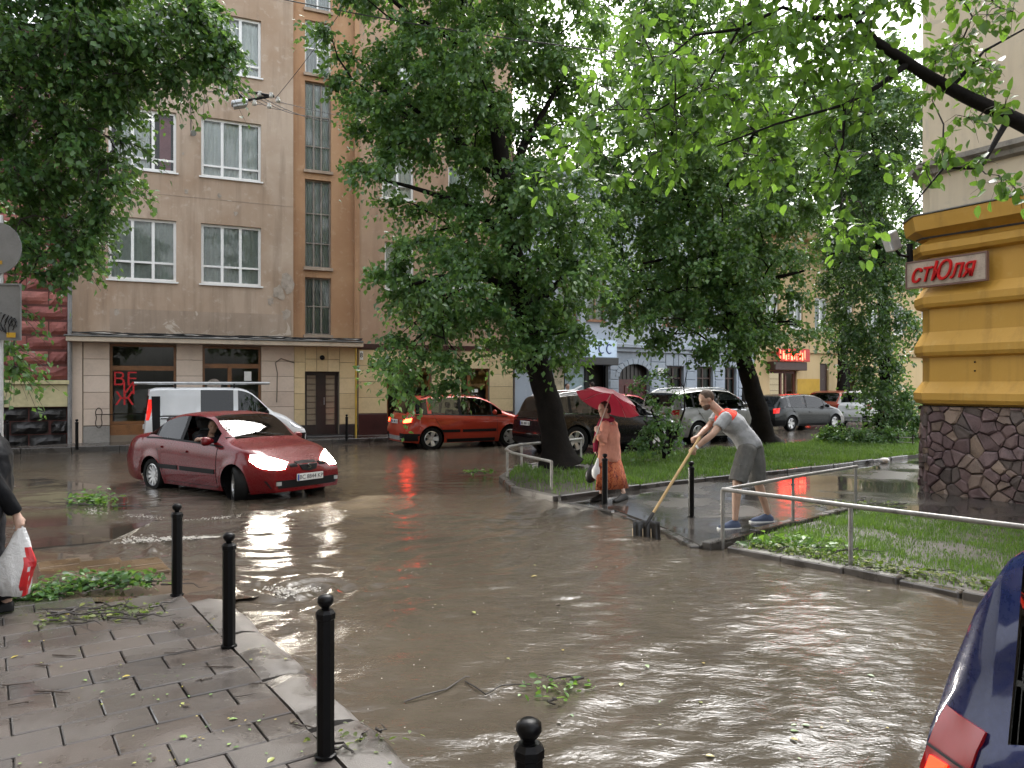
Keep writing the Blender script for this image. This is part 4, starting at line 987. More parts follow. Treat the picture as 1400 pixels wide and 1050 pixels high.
# second linden
Y2 = 22
make_tree('linden_tree', tuple(G(1050, 611, .08)), [((7.35, 22.2, .05), .3)]+pl_((1040, 570, Y2, .27), (1022, 510, Y2, .24), (1000, 440, Y2, .21), (975, 350, Y2, .18), (925, 240, Y2, .13), (920, 150, Y2, .09), (925, 60, Y2, .05)),
    [pl_((985, 390, Y2, .1), (930, 350, Y2-.8, .06), (880, 360, Y2-1.5, .03)), pl_((1000, 430, Y2, .1), (1060, 380, Y2-.8, .06), (1100, 370, Y2-1.2, .03)), pl_((960, 310, Y2, .1), (1010, 230, Y2, .06), (1040, 160, Y2, .03)), pl_((1010, 470, Y2, .07), (1050, 440, Y2-1, .04), (1085, 440, Y2-1.4, .02))],
    [E(900, 330, Y2-.5, 90, 2.6, 110), E(985, 330, Y2, 95, 2.8, 120), E(1040, 370, Y2-.6, 75, 2.2, 85), E(880, 420, Y2-1, 70, 1.8, 48, .9), E(980, 440, Y2-1.2, 95, 1.8, 45), E(1050, 455, Y2-1, 60, 1.6, 40, .9), E(930, 180, Y2, 140, 3, 110), E(850, 250, Y2, 70, 2.4, 70, .4), E(1060, 220, Y2+.6, 90, 2.5, 110, .7), E(950, 20, Y2, 150, 3, 120, .6)],  # last ellipsoid carries the crown past the view, added to darken water reflections
    350, .8, 14, 18, .14, LEAF_LINDEN, 23, 'broad linden beyond the shrub with trunk forking behind the bending man', group='lindens on the lawn', mind=.5)
# dark weeping tree beside the corner building
Y3 = 24.5
make_tree('weeping_tree', (11.9, 24.5, .08), [((11.9, 24.5, .05), .24)]+pl_((1212, 520, Y3, .2), (1208, 430, Y3, .17), (1203, 320, Y3, .13), (1195, 180, Y3, .08), (1190, 60, Y3, .04)),
    [pl_((1205, 380, Y3, .1), (1160, 340, Y3-.8, .05), (1130, 350, Y3-1, .02))],
    [E(1195, 300, Y3, 75, 2.2, 110), E(1180, 400, Y3-.6, 48, 1.8, 75), E(1212, 470, Y3-.5, 40, 1.7, 75), E(1212, 540, Y3-.7, 30, 1.5, 40, 1.2), E(1232, 560, Y3, 30, 1.5, 50), E(1185, 160, Y3, 90, 2.4, 110), E(1165, 440, Y3-.5, 22, 1, 22)],
    220, .85, 14, 18, .125, LEAF_DARK, 31, 'dark weeping tree with foliage to the ground beside the corner building', droop=.9, mind=.45)
# trees farther along the street, closing the view
for px, Y, top, s, lab in ((1010, 37, 60, 41, 'tall street tree rising between the grey and yellow townhouses'), (1150, 40, 90, 43, 'tall street tree in front of the yellow townhouse end')):
    make_tree('street_tree', (P3(px, 525, Y).x, Y, .1), [((P3(px, 525, Y).x, Y, .05), .25)]+pl_((px+3, 420, Y, .2), (px-4, 300, Y, .14), (px, 160, Y, .06)), [],
        [E(px, 300, Y, 75, 3, 90), E(px-25, 210, Y, 80, 3, 90), E(px+30, 180, Y, 80, 3, 90)], 110, 1.15, 11, 14, .2, LEAF_DARK, s, lab, group='trees along the far street', mind=.7)
# overhanging tree on the left: only its drooping branches reach the picture
YL = 10.6
def sc(x, y, z): k = 1.395; return (x*k, y*k, CAMZ+(z-CAMZ)*k)
make_tree('overhanging_tree', (-10.6, 11.58, .0), [((-10.6, 11.58, -.05), .3), (sc(-7.5, 8.3, 2.2), .26), (sc(-7.3, 8.2, 4.5), .2), (sc(-6.9, 8.0, 6.5), .13), (sc(-6.5, 7.9, 8), .06)],
    [[(sc(-7.35, 8.2, 4.2), .11), (sc(-6.2, 7.8, 5.1), .08), (sc(-5.0, 7.6, 5.4), .05), (sc(-3.8, 7.5, 5.3), .018)], [(sc(-7.4, 8.2, 3.4), .1), (sc(-6.2, 7.8, 4.1), .06), (sc(-5.2, 7.6, 4.1), .024)], [(sc(-7.0, 8.1, 5.9), .09), (sc(-5.8, 7.6, 6.5), .06), (sc(-4.2, 7.4, 6.4), .024)]],
    [E(60, 80, YL, 130, 1.2, 120), E(200, 50, YL, 110, 1.1, 75, .9), E(40, 240, YL+.2, 85, 1.2, 110), E(110, 200, YL, 55, 1.1, 60, .8), E(60, 330, YL, 45, .8, 40, .7), E(270, 20, YL, 40, .8, 40, .8), E(-90, 150, YL, 120, 1.3, 160, .5), E(100, -90, YL, 180, 1.6, 90, .6)],
    250, .5, 11, 15, .1, LEAF_LEFT, 52, 'dense drooping tree hanging over the grey sign backs', droop=.75, mind=.27, n_ind=300, twig_r=.005, rscale=.9,
    extra=[tuple(P3(x, y, YL-.2)) for x, y in ((300, 40), (285, 75), (235, 110), (150, 250), (130, 270), (60, 372), (95, 350), (15, 420), (5, 470), (20, 500), (165, 190), (190, 105), (290, 95), (310, 60), (150, 150), (120, 320), (75, 300), (140, 290), (110, 345))])
# overhanging large leaved tree on the right
YR = 6.6
make_tree('overhanging_fruit_tree', (6.6, 6.7, .045), [((6.6, 6.7, .02), .17), ((6.5, 6.7, 1.5), .15), ((6.2, 6.65, 2.6), .13), ((5.6, 6.6, 3.4), .11), (tuple(P3(1420, 180, YR)), .075)],
    [pl_((1420, 180, YR, .07), (1370, 155, YR, .062), (1320, 132, YR, .055), (1270, 105, YR, .05), (1235, 82, YR, .045), (1195, 55, YR, .038), (1172, 28, YR, .03), (1165, -20, YR, .02)),
     pl_((1240, 88, YR, .03), (1200, 118, YR-.1, .022), (1155, 143, YR-.2, .016), (1152, 200, YR-.2, .01), (1140, 240, YR-.3, .007)), pl_((1168, 22, YR, .028), (1110, 25, YR-.1, .022), (1070, 10, YR-.1, .016), (1010, 40, YR-.2, .014), (950, 48, YR-.3, .01), (900, 90, YR-.4, .006)),
     pl_((1380, 160, YR, .03), (1340, 230, YR-.2, .016), (1290, 230, YR-.3, .01), (1240, 290, YR-.4, .005)), pl_((1010, 40, YR-.2, .012), (970, 110, YR-.4, .009), (900, 150, YR-.5, .006), (830, 150, YR-.5, .004)), pl_((1172, 28, YR, .025), (1240, -30, YR+.2, .02)), pl_((1300, 120, YR, .02), (1345, 70, YR+.1, .012), (1400, 40, YR+.2, .008)), pl_((1155, 143, YR-.2, .012), (1060, 170, YR-.3, .009), (980, 200, YR-.4, .006))],
    [E(1000, 60, YR-.1, 190, .6, 75, 1.0), E(900, 150, YR-.3, 120, .5, 85, 1.1), E(1080, 170, YR-.2, 120, .5, 75), E(1170, 60, YR, 110, .5, 80, .9), E(1180, 250, YR-.3, 50, .4, 70, .6), E(1320, 60, YR+.1, 80, .4, 80, .75), E(1345, 190, YR-.2, 50, .3, 55, .7), E(800, 195, YR-.4, 40, .4, 45, .9), E(1100, -60, YR, 280, .7, 60, .7), E(1150, -260, YR, 330, 1.0, 150, .5)],  # last ellipsoid is unseen, added overhead to keep bright sky out of the water
    285, .24, 5, 5, .094, LEAF_NEAR, 64, 'bright green large leaved tree branch reaching over the street from the bed', droop=.5, mind=.13, n_ind=300, tmpl=LT_BIG, twig_r=.003, rscale=.55, roots=False,
    extra=[tuple(P3(x, y, YR-.3)) for x, y in ((1385, 15), (1350, 20), (1370, 250), (1290, 205), (1260, 225), (1390, 260), (1155, 290), (1140, 310), (1310, 85), (1275, 130), (780, 210), (745, 235), (770, 180), (840, 240), (930, 230), (1060, 240), (1020, 220))])
# young shrub on the lawn with a bare crooked stem
Ys = 15.6
make_tree('garden_shrub', tuple(G(905, 630, .085)), [(tuple(P3(908, 626, Ys+1.2)), .05), (tuple(P3(905, 590, Ys+1.2)), .04), (tuple(P3(890, 560, Ys+1.2)), .02)],
    [pl_((912, 625, 16.8, .04), (925, 590, 16.8, .03), (936, 560, 16.8, .02), (935, 530, 16.8, .012), (940, 505, 16.8, .006)), pl_((935, 530, 16.8, .01), (925, 515, 16.8, .005)), pl_((905, 600, 16.8, .03), (880, 575, 16.6, .015))],
    [E(895, 590, 16.7, 38, .8, 30), E(870, 605, 16.5, 22, .5, 14), E(905, 545, 16.8, 24, .6, 40), E(880, 520, 16.8, 18, .4, 20)], 22, .27, 8, 9, .085, LEAF_LINDEN, 77, 'young loose shrub with crooked dark stems on the lawn behind the bending man', 'shrub', mind=.2, roots=False)
for i, (px, py, Y, rx, rz, lab) in enumerate(((1150, 588, 24.5, 34, 16, 'low leafy bush at the lawn end under the weeping tree'), (1195, 590, 23.6, 40, 18, 'low leafy bush behind the wire border fence'))):
    c = G(px, py+18, .08); make_tree('low_bush', (c.x, c.y, .08), [((c.x, c.y, .05), .05), ((c.x, c.y, .5), .02)], [], [(c.x, c.y, .3, rx*c.y/FPX, .6, .26, 1)], 26, .35, 10, 10, .10, LEAF_LINDEN, 90+i, lab, 'bush', mind=.18, roots=False)

# ------------------------------------------------------------ grass
def inside(poly, P):
    x, y = P[:, 0], P[:, 1]; r = np.zeros(len(P), bool); n = len(poly)
    for i in range(n):
        x0, y0 = poly[i]; x1, y1 = poly[(i+1) % n]
        c = ((y0 > y) != (y1 > y)) & (x < (x1-x0)*(y-y0)/((y1-y0) if y1 != y0 else 1e-9)+x0); r ^= c
    return r
GRASS = m_leaf('lawn_grass', (.03, .066, .014), (.065, .138, .022), (.13, .22, .04), .35, .45)
def grass(name, poly, z, n, h, seed, label, bare=None):
    R = np.random.RandomState(seed); xs = [p[0] for p in poly]; ys = [p[1] for p in poly]
    P = np.stack([R.uniform(min(xs), max(xs), n), R.uniform(min(ys), max(ys), n)], 1); P = P[inside(poly, P)]
    den = np.sin(P[:, 0]*2.1+1)*np.sin(P[:, 1]*1.7)+.6*np.sin(P[:, 0]*5+P[:, 1]*3)
    k = R.rand(len(P)) < .72+.25*den
    if bare is not None: k &= ~bare(P, R)
    P = P[k]; m = len(P); den = den[k]
    a = R.rand(m)*6.283; hh = h*R.uniform(.4, 1.3, m)*(1+.25*den); w = h*.07*R.uniform(.7, 1.4, m)
    d = np.stack([np.cos(a), np.sin(a), np.zeros(m)], 1); q = np.stack([-np.sin(a), np.cos(a), np.zeros(m)], 1)
    b = np.concatenate([P, np.full((m, 1), z)], 1); lean = R.uniform(.1, .8, m)[:, None]*hh[:, None]
    mid = b+d*lean*.35+np.array((0, 0, 1))*hh[:, None]*.6; tip = b+d*lean+np.array((0, 0, 1))*hh[:, None]
    V = np.stack([b-q*w[:, None], b+q*w[:, None], mid+q*w[:, None]*.7, mid-q*w[:, None]*.7, tip], 1).reshape(-1, 3)
    i = (np.arange(m)*5)[:, None, None]; F = (i+np.array([(0, 1, 2), (0, 2, 3), (3, 2, 4)])[None]).reshape(-1, 3)
    ti = np.clip(.5+.2*den+R.randn(m)*.2, 0, 1)
    return tag(mesh_obj(name, fast_mesh(name, V, F, np.repeat(ti, 5)), GRASS), label, 'grass', None, 'stuff')
def bare1(P, R): return (np.hypot(P[:, 0]-1.05, P[:, 1]-16.3) < .75) | ((P[:, 1] < 13.6) & (P[:, 0] < 2.2) & (R.rand(len(P)) < .75)) | ((P[:, 1] < 15.6) & (P[:, 0] < 1.2) & (R.rand(len(P)) < .5))
grass('lawn_grass', LAWN, .083, 240000, .1, 5, 'short bright green lawn grass between trees and pavement', bare1)
grass('bed_grass', BED, .043, 190000, .052, 6, 'short green grass growing in the railed bed', lambda P, R: (P[:, 1]+1.05*P[:, 0] < 11.6) & (R.rand(len(P)) < .8) | (np.sin(P[:, 0]*6.1)*np.sin(P[:, 1]*5.3+P[:, 0]*2) > .25) & (R.rand(len(P)) < .6))

# ============================================================ cars
def paint(name, col, rough=.3, metal=.0, flake=.12, coat=.5):
    if name in _M: return _M[name]
    m, t, b = nodes_of(name); p = pos(t, True)
    n = noise_n(t, p, 2.5, 5); f = noise_n(t, p, 60, 3, .7)
    c = mixc(t, ramp(t, n, [(.35, 0.), (.7, 1.)]), col, tuple(x*(1-flake*1.5) for x in col))
    c = mixc(t, mathn(t, 'MULTIPLY', ramp(t, f, [(.58, 0.), (.7, 1.)]), .22), c, tuple(min(1, x*.6+.05) for x in col))   # water beads and road film
    t.links.new(c, b.inputs['Base Color']); b.inputs['Metallic'].default_value = metal
    t.links.new(ramp(t, f, [(.4, rough), (.75, min(1, rough+.22))]), b.inputs['Roughness'])
    b.inputs['Coat Weight'].default_value = coat; b.inputs['Coat Roughness'].default_value = .06; b.inputs['Specular IOR Level'].default_value = .2
    bump(t, b, f, .05, .004); _M[name] = m; return m
ALLOY = mat('alloy_rim', (.5, .5, .5), .3, .8, .15, 8)
CHROME = mat('chrome', (.6, .6, .62), .12, 1.0, .05)
SEAT = mat('dark_seat_fabric', (.025, .024, .026), .9, var=.2)
TAILR = mat('red_lens', (.28, .006, .008), .12, var=.1, coat=.5)
TAILON = mat('lit_brake_lens', (.5, .02, .01), .2, var=0, emit=(1, .04, .012), estr=7)
TAILGLOW = mat('lit_tail_lens', (.4, .012, .01), .15, var=0, emit=(1, .03, .02), estr=.16)
LENS = mat('clear_lamp_lens', (.5, .52, .54), .1, .3, .1, 12, coat=.6)
HEADON = mat('lit_headlamp', (.9, .88, .8), .2, var=0, emit=(1, .93, .78), estr=14)
AMBER = mat('lit_amber', (.8, .3, .05), .2, var=0, emit=(1, .45, .08), estr=5)
PLATEW = mat('white_plate', (.62, .62, .6), .35, var=.1, scale=8)

def make_car(name, sp, pm, label, loc, deg, steer=0, lights=None, plate=None, group='cars in the flooded street', spokes=5, glass=None, rearglass=None, trim=True, rails=False, quick=False, emblem=False, wet=0):
    L, Wd, H = sp['L'], sp['W'], sp['H']; xf, xr, wr, cl = sp['xf'], sp['xr'], sp['wr'], sp['cl']
    h2 = L/2; w2 = Wd/2; T = empty(name, loc, rad(deg), label, 'van' if 'van' in name else 'car', group)
    top, belt = sp['top'], sp['belt']; tum = sp.get('tum', .17); ra = wr+.045
    hmax = H-interp(belt, 0)
    xs = set(np.round(np.arange(-h2, h2+.001, .09 if not quick else .14), 3)); xs |= {-h2, h2, h2-.02, -h2+.02}
    for ax in (xf, xr):
        xs = {x for x in xs if abs(x-ax) > ra+.03}
        xs |= {ax+s*(ra+e) for s in (-1, 1) for e in (0, .004, .05)} | {ax+ra*math.cos(a) for a in np.linspace(0, math.pi, 15)}
    for a, b in sp['win']: xs |= {a, b}
    xs |= {sp['xw0'], sp['xw1'], sp['xr0'], sp['xr1']}
    xs = sorted(x for x in xs if -h2-1e-6 <= x <= h2+1e-6); ys = []; 
    for x in xs:
        if not ys or x-ys[-1] > .0035: ys.append(x)
    xs = ys
    PROF = [(0, .915), (.12, .955), (.35, .992), (.55, 1.0), (.78, .985), (.92, .965), (1, .94)]
    FL = [(0, .07), (cl+.12, .0), (.5, 0.0), (.62, .03), (.8, .16), (1.1, .3)]
    RL = sp.get('rl', [(0, .08), (cl+.12, .02), (.55, 0), (.75, .04), (1.0, .06), (2, .06)])
    def ring(x):
        w = w2*(1-sp.get('ft', .2)*max(0, (x-(h2-.8))/.8)**2.2-sp.get('rt', .1)*max(0, (-x-(h2-.6))/.6)**2.4)
        zs = interp(belt, x); zc = max(interp(top, x), zs+.02); zb = cl+.05*sst(h2-.5, h2, abs(x))
        for ax in (xf, xr):
            if abs(x-ax) <= ra+1e-6: zb = max(zb, wr+math.sqrt(max(0, ra*ra-(x-ax)**2)))
        zb = min(zb, zs-.06); pts = []
        for j in range(8):
            z = lerp(zb, zs, j/7); zr = (z-cl)/(zs-cl); y = w*interp(PROF, zr)
            for ax in (xf, xr):       # flared arches
                d = math.hypot(x-ax, z-wr)
                if d < ra+.12: y += .018*(1-sst(ra, ra+.12, d))
            pts.append((y, z))
        h = zc-zs; c = sst(.14, .42, h); yb = w*.925; 
        k = min(1, h/hmax); yt = yb-tum*k
        hood = [(w*.915, zs+.28*h+.004), (w*.87, zs+.52*h), (w*.8, zs+.72*h), (w*.68, zs+.86*h), (w*.36, zs+.97*h), (0, zc)]
        cab = [(yb, zs+.012), (lerp(yb, yt, .52), zs+.5*(h-.07)), (yt, zs+h-.07), (yt-.055, zc-.028), (yt*.55, zc-.004), (0, zc)]
        pts += [(lerp(a[0], b[0], c), lerp(a[1], b[1], c)) for a, b in zip(hood, cab)]
        out = []
        for y, z in pts:
            xx = x-interp(FL, z)*sst(h2-.75, h2, x)+interp(RL, z)*sst(h2-.5, h2, -x); out.append(Vector((xx, y, z)))
        return out
    rings = [ring(x) for x in xs]; n = len(xs); m = 14; parts = {}
    def addf(key, q): parts.setdefault(key, []).append(q)
    for i in range(n-1):
        xm = (xs[i]+xs[i+1])/2
        for j in range(m-1):
            q = [rings[i][j], rings[i+1][j], rings[i+1][j+1], rings[i][j+1]]; key = 'body'
            if 8 <= j < 10:
                for k, (a, b) in enumerate(sp['win']):
                    if a < xm < b and rings[i][10].z-rings[i][8].z > .03: key = 'side_window%d' % k
                if key == 'body' and sp.get('bp'):
                    for k, (a, b) in enumerate(sp['bp']):
                        if a < xm < b: key = 'pillar%d' % k
            if j >= 11 and sp['xw1'] < xm < sp['xw0']: key = 'windscreen'
            if j >= 11 and sp['xr0'] < xm < sp['xr1']: key = 'rear_window'
            for s in (1, -1):
                qq = [Vector((v.x, v.y*s, v.z)) for v in q]; addf(key if key in ('body', 'windscreen', 'rear_window') else key+('L' if s > 0 else 'R'), qq if s < 0 else qq[::-1])
    K = 10
    for end, sg in ((0, -1), (n-1, 1)):
        R_0 = rings[end]
        for j in range(m-1):
            a, b = R_0[j], R_0[j+1]
            def cp(v, k):
                f = 1-2*k/K; return Vector((v.x+sg*.05*(1-f*f), v.y*f, v.z))
            for k in range(K): q = [cp(a, k), cp(a, k+1), cp(b, k+1), cp(b, k)]; addf('body', q if sg < 0 else q[::-1])
    def build_part(nm, quads, mm, par=T, smooth=38):
        ids = {}; vs = []; fs = []
        for q in quads:
            f = []
            for v in q:
                kk = (round(v.x, 4), round(v.y, 4), round(v.z, 4))
                if kk not in ids: ids[kk] = len(vs); vs.append(tuple(v))
                if not f or f[-1] != ids[kk]: f.append(ids[kk])
            f = list(dict.fromkeys(f))
            if len(f) > 2: fs.append(tuple(f))
        b = MB(); b.v = vs; b.f = fs; return b.build(nm, mm, par, smooth=smooth, fix=True), b
    allv = []; allf = []
    for qs in parts.values():
        for q in qs: o0 = len(allv); allv += [tuple(v) for v in q]; allf.append(tuple(range(o0, o0+len(q))))
    bvh = BVHTree.FromPolygons(allv, allf)
    body, _ = build_part('body', parts['body'], pm)
    gl = glass or CGLASS
    for key in sorted(parts):
        if key.startswith('side_window'):
            if key in sp.get('open', ()): continue
            k = int(key[11:-1]); build_part('side_window', parts[key], PGLASS if k in sp.get('dark', ()) else gl)
        elif key.startswith('pillar'): build_part('pillar_trim', parts[key], BLK)
        elif key == 'windscreen': build_part('windscreen', parts[key], gl)
        elif key == 'rear_window': build_part('rear_window', parts[key], rearglass or DGLASS)
    # ------- patches pressed onto the body
    def ray(view, a, b, sd=1):
        if view == 'S': o, d = Vector((a, 3*sd, b)), Vector((0, -sd, 0))
        elif view == 'F': o, d = Vector((5, a*sd, b)), Vector((-1, 0, 0))
        elif view == 'B': o, d = Vector((-5, a*sd, b)), Vector((1, 0, 0))
        elif view == 'FC': o, d = Vector((h2-.1-.7071*a, (w2-.1+.7071*a)*sd, b))+Vector((2, 2*sd, 0)), Vector((-.7071, -.7071*sd, 0))
        elif view == 'BC': o, d = Vector((-h2+.1+.7071*a, (w2-.1+.7071*a)*sd, b))+Vector((-2, 2*sd, 0)), Vector((.7071, -.7071*sd, 0))
        elif view == 'T': o, d = Vector((a, b*sd, 4)), Vector((0, 0, -1))
        h = bvh.ray_cast(o, d)
        if h[0] is None: h = bvh.find_nearest(o+d*(2.2 if view in 'SFB' else 2.6)); return h[0], -d
        nn = h[1] if h[1].dot(d) < 0 else -h[1]; return h[0], nn
    def rs(pl, k):
        d = [0]
        for p, q in zip(pl[:-1], pl[1:]): d.append(d[-1]+math.hypot(q[0]-p[0], q[1]-p[1]))
        out = []
        for i in range(k+1):
            t = d[-1]*i/k; j = max(q for q in range(len(d)-1) if d[q] <= t+1e-9); u = (t-d[j])/max(1e-9, d[j+1]-d[j]); out.append((lerp(pl[j][0], pl[j+1][0], u), lerp(pl[j][1], pl[j+1][1], u)))
        return out
    def patch(nm, view, top_, bot, mm, off=.006, nu=10, nv=5, sd=1, par=T, rim=True):
        A, B_ = rs(top_, nu), rs(bot, nu); b = MB(); P = []; Q = []
        for i in range(nu+1):
            for j in range(nv+1):
                a = lerp(A[i][0], B_[i][0], j/nv); z = lerp(A[i][1], B_[i][1], j/nv); p, nn = ray(view, a, z, sd)
                P.append(p+nn*off); Q.append(p-nn*.004)
        b.v = [tuple(p) for p in P]; w = nv+1
        for i in range(nu):
            for j in range(nv): b.f.append((i*w+j, (i+1)*w+j, (i+1)*w+j+1, i*w+j+1))
        if rim:
            edge = [i*w for i in range(nu+1)]+[nu*w+j for j in range(1, nv+1)]+[i*w+nv for i in range(nu-1, -1, -1)]+[j for j in range(nv-1, 0, -1)]
            o0 = len(b.v); b.v += [tuple(Q[e]) for e in edge]; k = len(edge)
            for e in range(k): b.f.append((edge[e], edge[(e+1) % k], o0+(e+1) % k, o0+e))
        return b.build(nm, mm, par, smooth=40, fix=True)
    GAP = mat('panel_gap', (.004, .004, .004), .6, var=0)
    for sd in (-1, 1):
        for a, b in sp['doors']:
            zt_ = min(interp(belt, a), interp(belt, b))-.012; zb_ = cl+.07
            ta = [(b, interp(belt, b)-.015), ((a+b)/2, interp(belt, (a+b)/2)-.015), (a, interp(belt, a)-.015)]
            ba = [(b, zb_), ((a+b)/2, zb_), (a+.0, zb_)]
            if a-xr < ra+.12 and a > xr-.1: ba = [(b, zb_), (xr+ra+.1, zb_), (xr+ra+.03, wr+.12)]; 
            if b > xf-ra-.02: ba[0] = (b-.02, zb_)
            gp = lambda pl, e: [(x+(e if x == max(q[0] for q in pl) else (-e if x == min(q[0] for q in pl) else 0)), z) for x, z in pl]
            patch('door_gap', 'S', [(x, z) for x, z in gp(ta, .012)], [(x, z-.012) for x, z in gp(ba, .012)], GAP, .0025, 8, 6, sd, rim=False)
            d = patch('door', 'S', ta, ba, pm, .006, 10, 8, sd)
            hz = zt_-.10; patch('handle', 'S', [(a+.26, hz), (a+.08, hz)], [(a+.26, hz-.035), (a+.08, hz-.035)], pm if not sp.get('blackhandle') else BLK, .035, 4, 2, sd, par=d)
            if trim: patch('rubbing_strip', 'S', [(b-.03, .52*sp['zk']), (a+.05, .52*sp['zk'])], [(b-.03, .45*sp['zk']), (a+.05, .45*sp['zk'])], BLK, .018, 8, 2, sd, par=d)
        # belt line trim
        x0, x1 = max(sp['xr0']+.1, -h2+.2), sp['xw0']-.05
        if not sp.get('nobelt'): patch('belt_trim', 'S', [(x, interp(belt, x)+.016) for x in np.linspace(x1, x0, 9)], [(x, interp(belt, x)-.012) for x in np.linspace(x1, x0, 9)], BLK if not sp.get('chromebelt') else CHROME, .006, 16, 1, sd)
        hl = sp['head']; hm = HEADON if lights and 'head' in lights else LENS
        patch('headlight', 'FC', hl[0], hl[1], hm, .008, 10, 5, sd)
        tl = sp['tail']; tm = {None: TAILR, 'brake': TAILON, 'tail': TAILGLOW}[(lights or {}).get('tail')]
        patch('tail_light', 'BC', tl[0], tl[1], TAILR if tm is TAILON else tm, .008, 8, 8, sd)
        if tm is TAILON:
            tt = [(lerp(p[0], q[0], .35), lerp(p[1], q[1], .35)) for p, q in zip(tl[0], tl[1])]; bb = [(lerp(p[0], q[0], .85), lerp(p[1], q[1], .85)) for p, q in zip(tl[0], tl[1])]
            patch('brake_light', 'BC', tt, bb, TAILON, .014, 6, 4, sd)
        # mirror
        mx, mz = sp['mir']; y0 = w2*.93; mb = MB()
        rg = []
        for t, sx, sz_ in ((0, .04, .03), (.06, .07, .055), (.1, .085, .075), (.17, .08, .075), (.21, .05, .05)):
            rg.append([(mx+sx*math.cos(a)*(.8 if math.cos(a) > 0 else .35), sd*(y0+t), mz+sz_*math.sin(a)) for a in np.linspace(0, 2*math.pi, 11)[:-1]])
        mb.loft(rg).build('door_mirror', pm if not sp.get('blackmirror') else BLK, T, smooth=60, fix=True)
        # wheels
        for ax in (xf, xr):
            M = Matrix.Translation((ax, sd*(w2-.115-.0), wr)) @ Matrix.Rotation(rad(steer) if ax == xf else 0, 4, 'Z') @ Matrix.Rotation(rad(-90*sd), 4, 'X')
            tw = .1; rr = wr*.66
            pr = [(rr, -tw), (wr*.93, -tw), (wr*.985, -tw*.75), (wr, -tw*.4), (wr, tw*.4), (wr*.985, tw*.78), (wr*.93, tw), (rr+.012, tw), (rr, tw*.85)]
            w_ = MB().lathe(pr, 28).build('wheel', RUBBER, T, smooth=35, M=M)
            rm = MB().lathe([(rr, -tw), (rr, tw*.86), (rr*.93, tw*.9), (rr*.9, tw*.55), (rr*.88, -tw*.2)], 28)
            rm.lathe([(0, tw*.62), (.05, tw*.62), (.062, tw*.5), (.062, 0)], 12)
            for k in range(spokes):
                an = 2*math.pi*k/spokes; Q = Matrix.Rotation(an, 4, 'Z'); ww = .26/spokes
                rm.add([tuple(Q @ Vector(v)) for v in ((.04, -ww*.8, tw*.55), (rr*.92, -ww*1.2, tw*.72), (rr*.92, ww*1.2, tw*.72), (.04, ww*.8, tw*.55), (.04, -ww, 0), (rr*.9, -ww*1.4, tw*.3), (rr*.9, ww*1.4, tw*.3), (.04, ww, 0))], [(0, 1, 2, 3), (0, 4, 5, 1), (3, 2, 6, 7)])
            r_ = rm.build('rim', ALLOY, w_, smooth=35)
            MB().lathe([(0, -.02), (rr*.86, -.02)], 20).build('brake_disc', BLK, w_)
            # wheel house liner
            if not quick: MB().lathe([(ra+.01, -.26), (ra+.01, .02)], 20, Matrix.Translation((ax, sd*(w2-.1), wr)) @ Matrix.Rotation(rad(-90*sd), 4, 'X')).build('wheel_liner', BLK, T, smooth=60)
    # grille, bumper, plates
    for nm, view, tp, bt, key in sp['bits']:
        mm = {'k': BLK, 'c': CHROME, 'p': pm, 'g': PGLASS, 'r': TAILR, 'w': LENS, 's': STEEL, 'a': AMBER, 'b': mat('lit_bulb', (.5, .02, .01), .2, var=0, emit=(1, .03, .008), estr=1.3), 'd': mat('dark_panel', (.02, .02, .022), .2, var=.1)}[key[0]]
        for sd in ((1, -1) if key.endswith('2') else (1,)): patch(nm, view, tp, bt, mm, .003 if 'gap' in nm else .012 if 'lamp' not in nm else .016, 12, 5, sd)
    for view, z, sg in (('F', sp['pf'], 1), ('B', sp['pb'], -1)):
        p, nn = ray(view, sp.get('py', 0), z); b = MB().box(-.26, .26, -.012, .012, -.056, .056, ch=.004); M = Matrix.Translation(p+Vector((sg*.018, 0, 0))) @ Matrix.Rotation(rad(90*sg), 4, 'Z')
        pl = b.build('number_plate', PLATEW, T, M=M)
        if plate:
            if plate is True: [MB().box(-.2+k*.055, -.165+k*.055, -.0135, -.012, -.034, .034).build('plate_mark', BLK, pl) for k in range(8) if k not in (2, 6)]
            else: mesh_obj('lettering', text_mesh(plate, .095, .001), BLK, pl, M=Matrix.Translation((.015, -.0135, -.002)) @ Matrix.Rotation(rad(90), 4, 'X'))
            MB().box(-.255, -.225, -.0145, -.012, -.05, .05).build('plate_band', mat('blue_plate_band', (.02, .06, .3), .4), pl)
    if emblem:
        p, nn = ray('F', 0, emblem); mesh_obj('emblem', text_mesh('S', .11, .006, 0, 1.35), CHROME, T, M=Matrix.Translation(p+Vector((.025, 0, 0))) @ Matrix.Rotation(rad(90), 4, 'Z') @ Matrix.Rotation(rad(90), 4, 'X'))
    # underbody, interior
    wt = w2-.27; MB().box(-h2+.25, h2-.25, -wt, wt, cl+.0, interp(belt, 0)-.28, ch=.03).build('underbody', BLK, T)
    st = MB(); zb = interp(belt, 0)-.28
    for sx, sy in ((sp['seat'], .36), (sp['seat'], -.36), (sp['seat']-.95, .36), (sp['seat']-.95, -.36)):
        M = Matrix.Translation((sx, sy, zb-.1)) @ Matrix.Rotation(rad(-14), 4, 'Y'); st.box(-.1, .06, -.23, .23, 0, .55, M, ch=.05); st.box(-.08, .03, -.12, .12, .6, .78, M, ch=.04)
    st.box(sp['xw0']-.75, sp['xw0']-.1, -wt, wt, zb-.05, zb+.22, ch=.06); st.build('seats', SEAT, T)
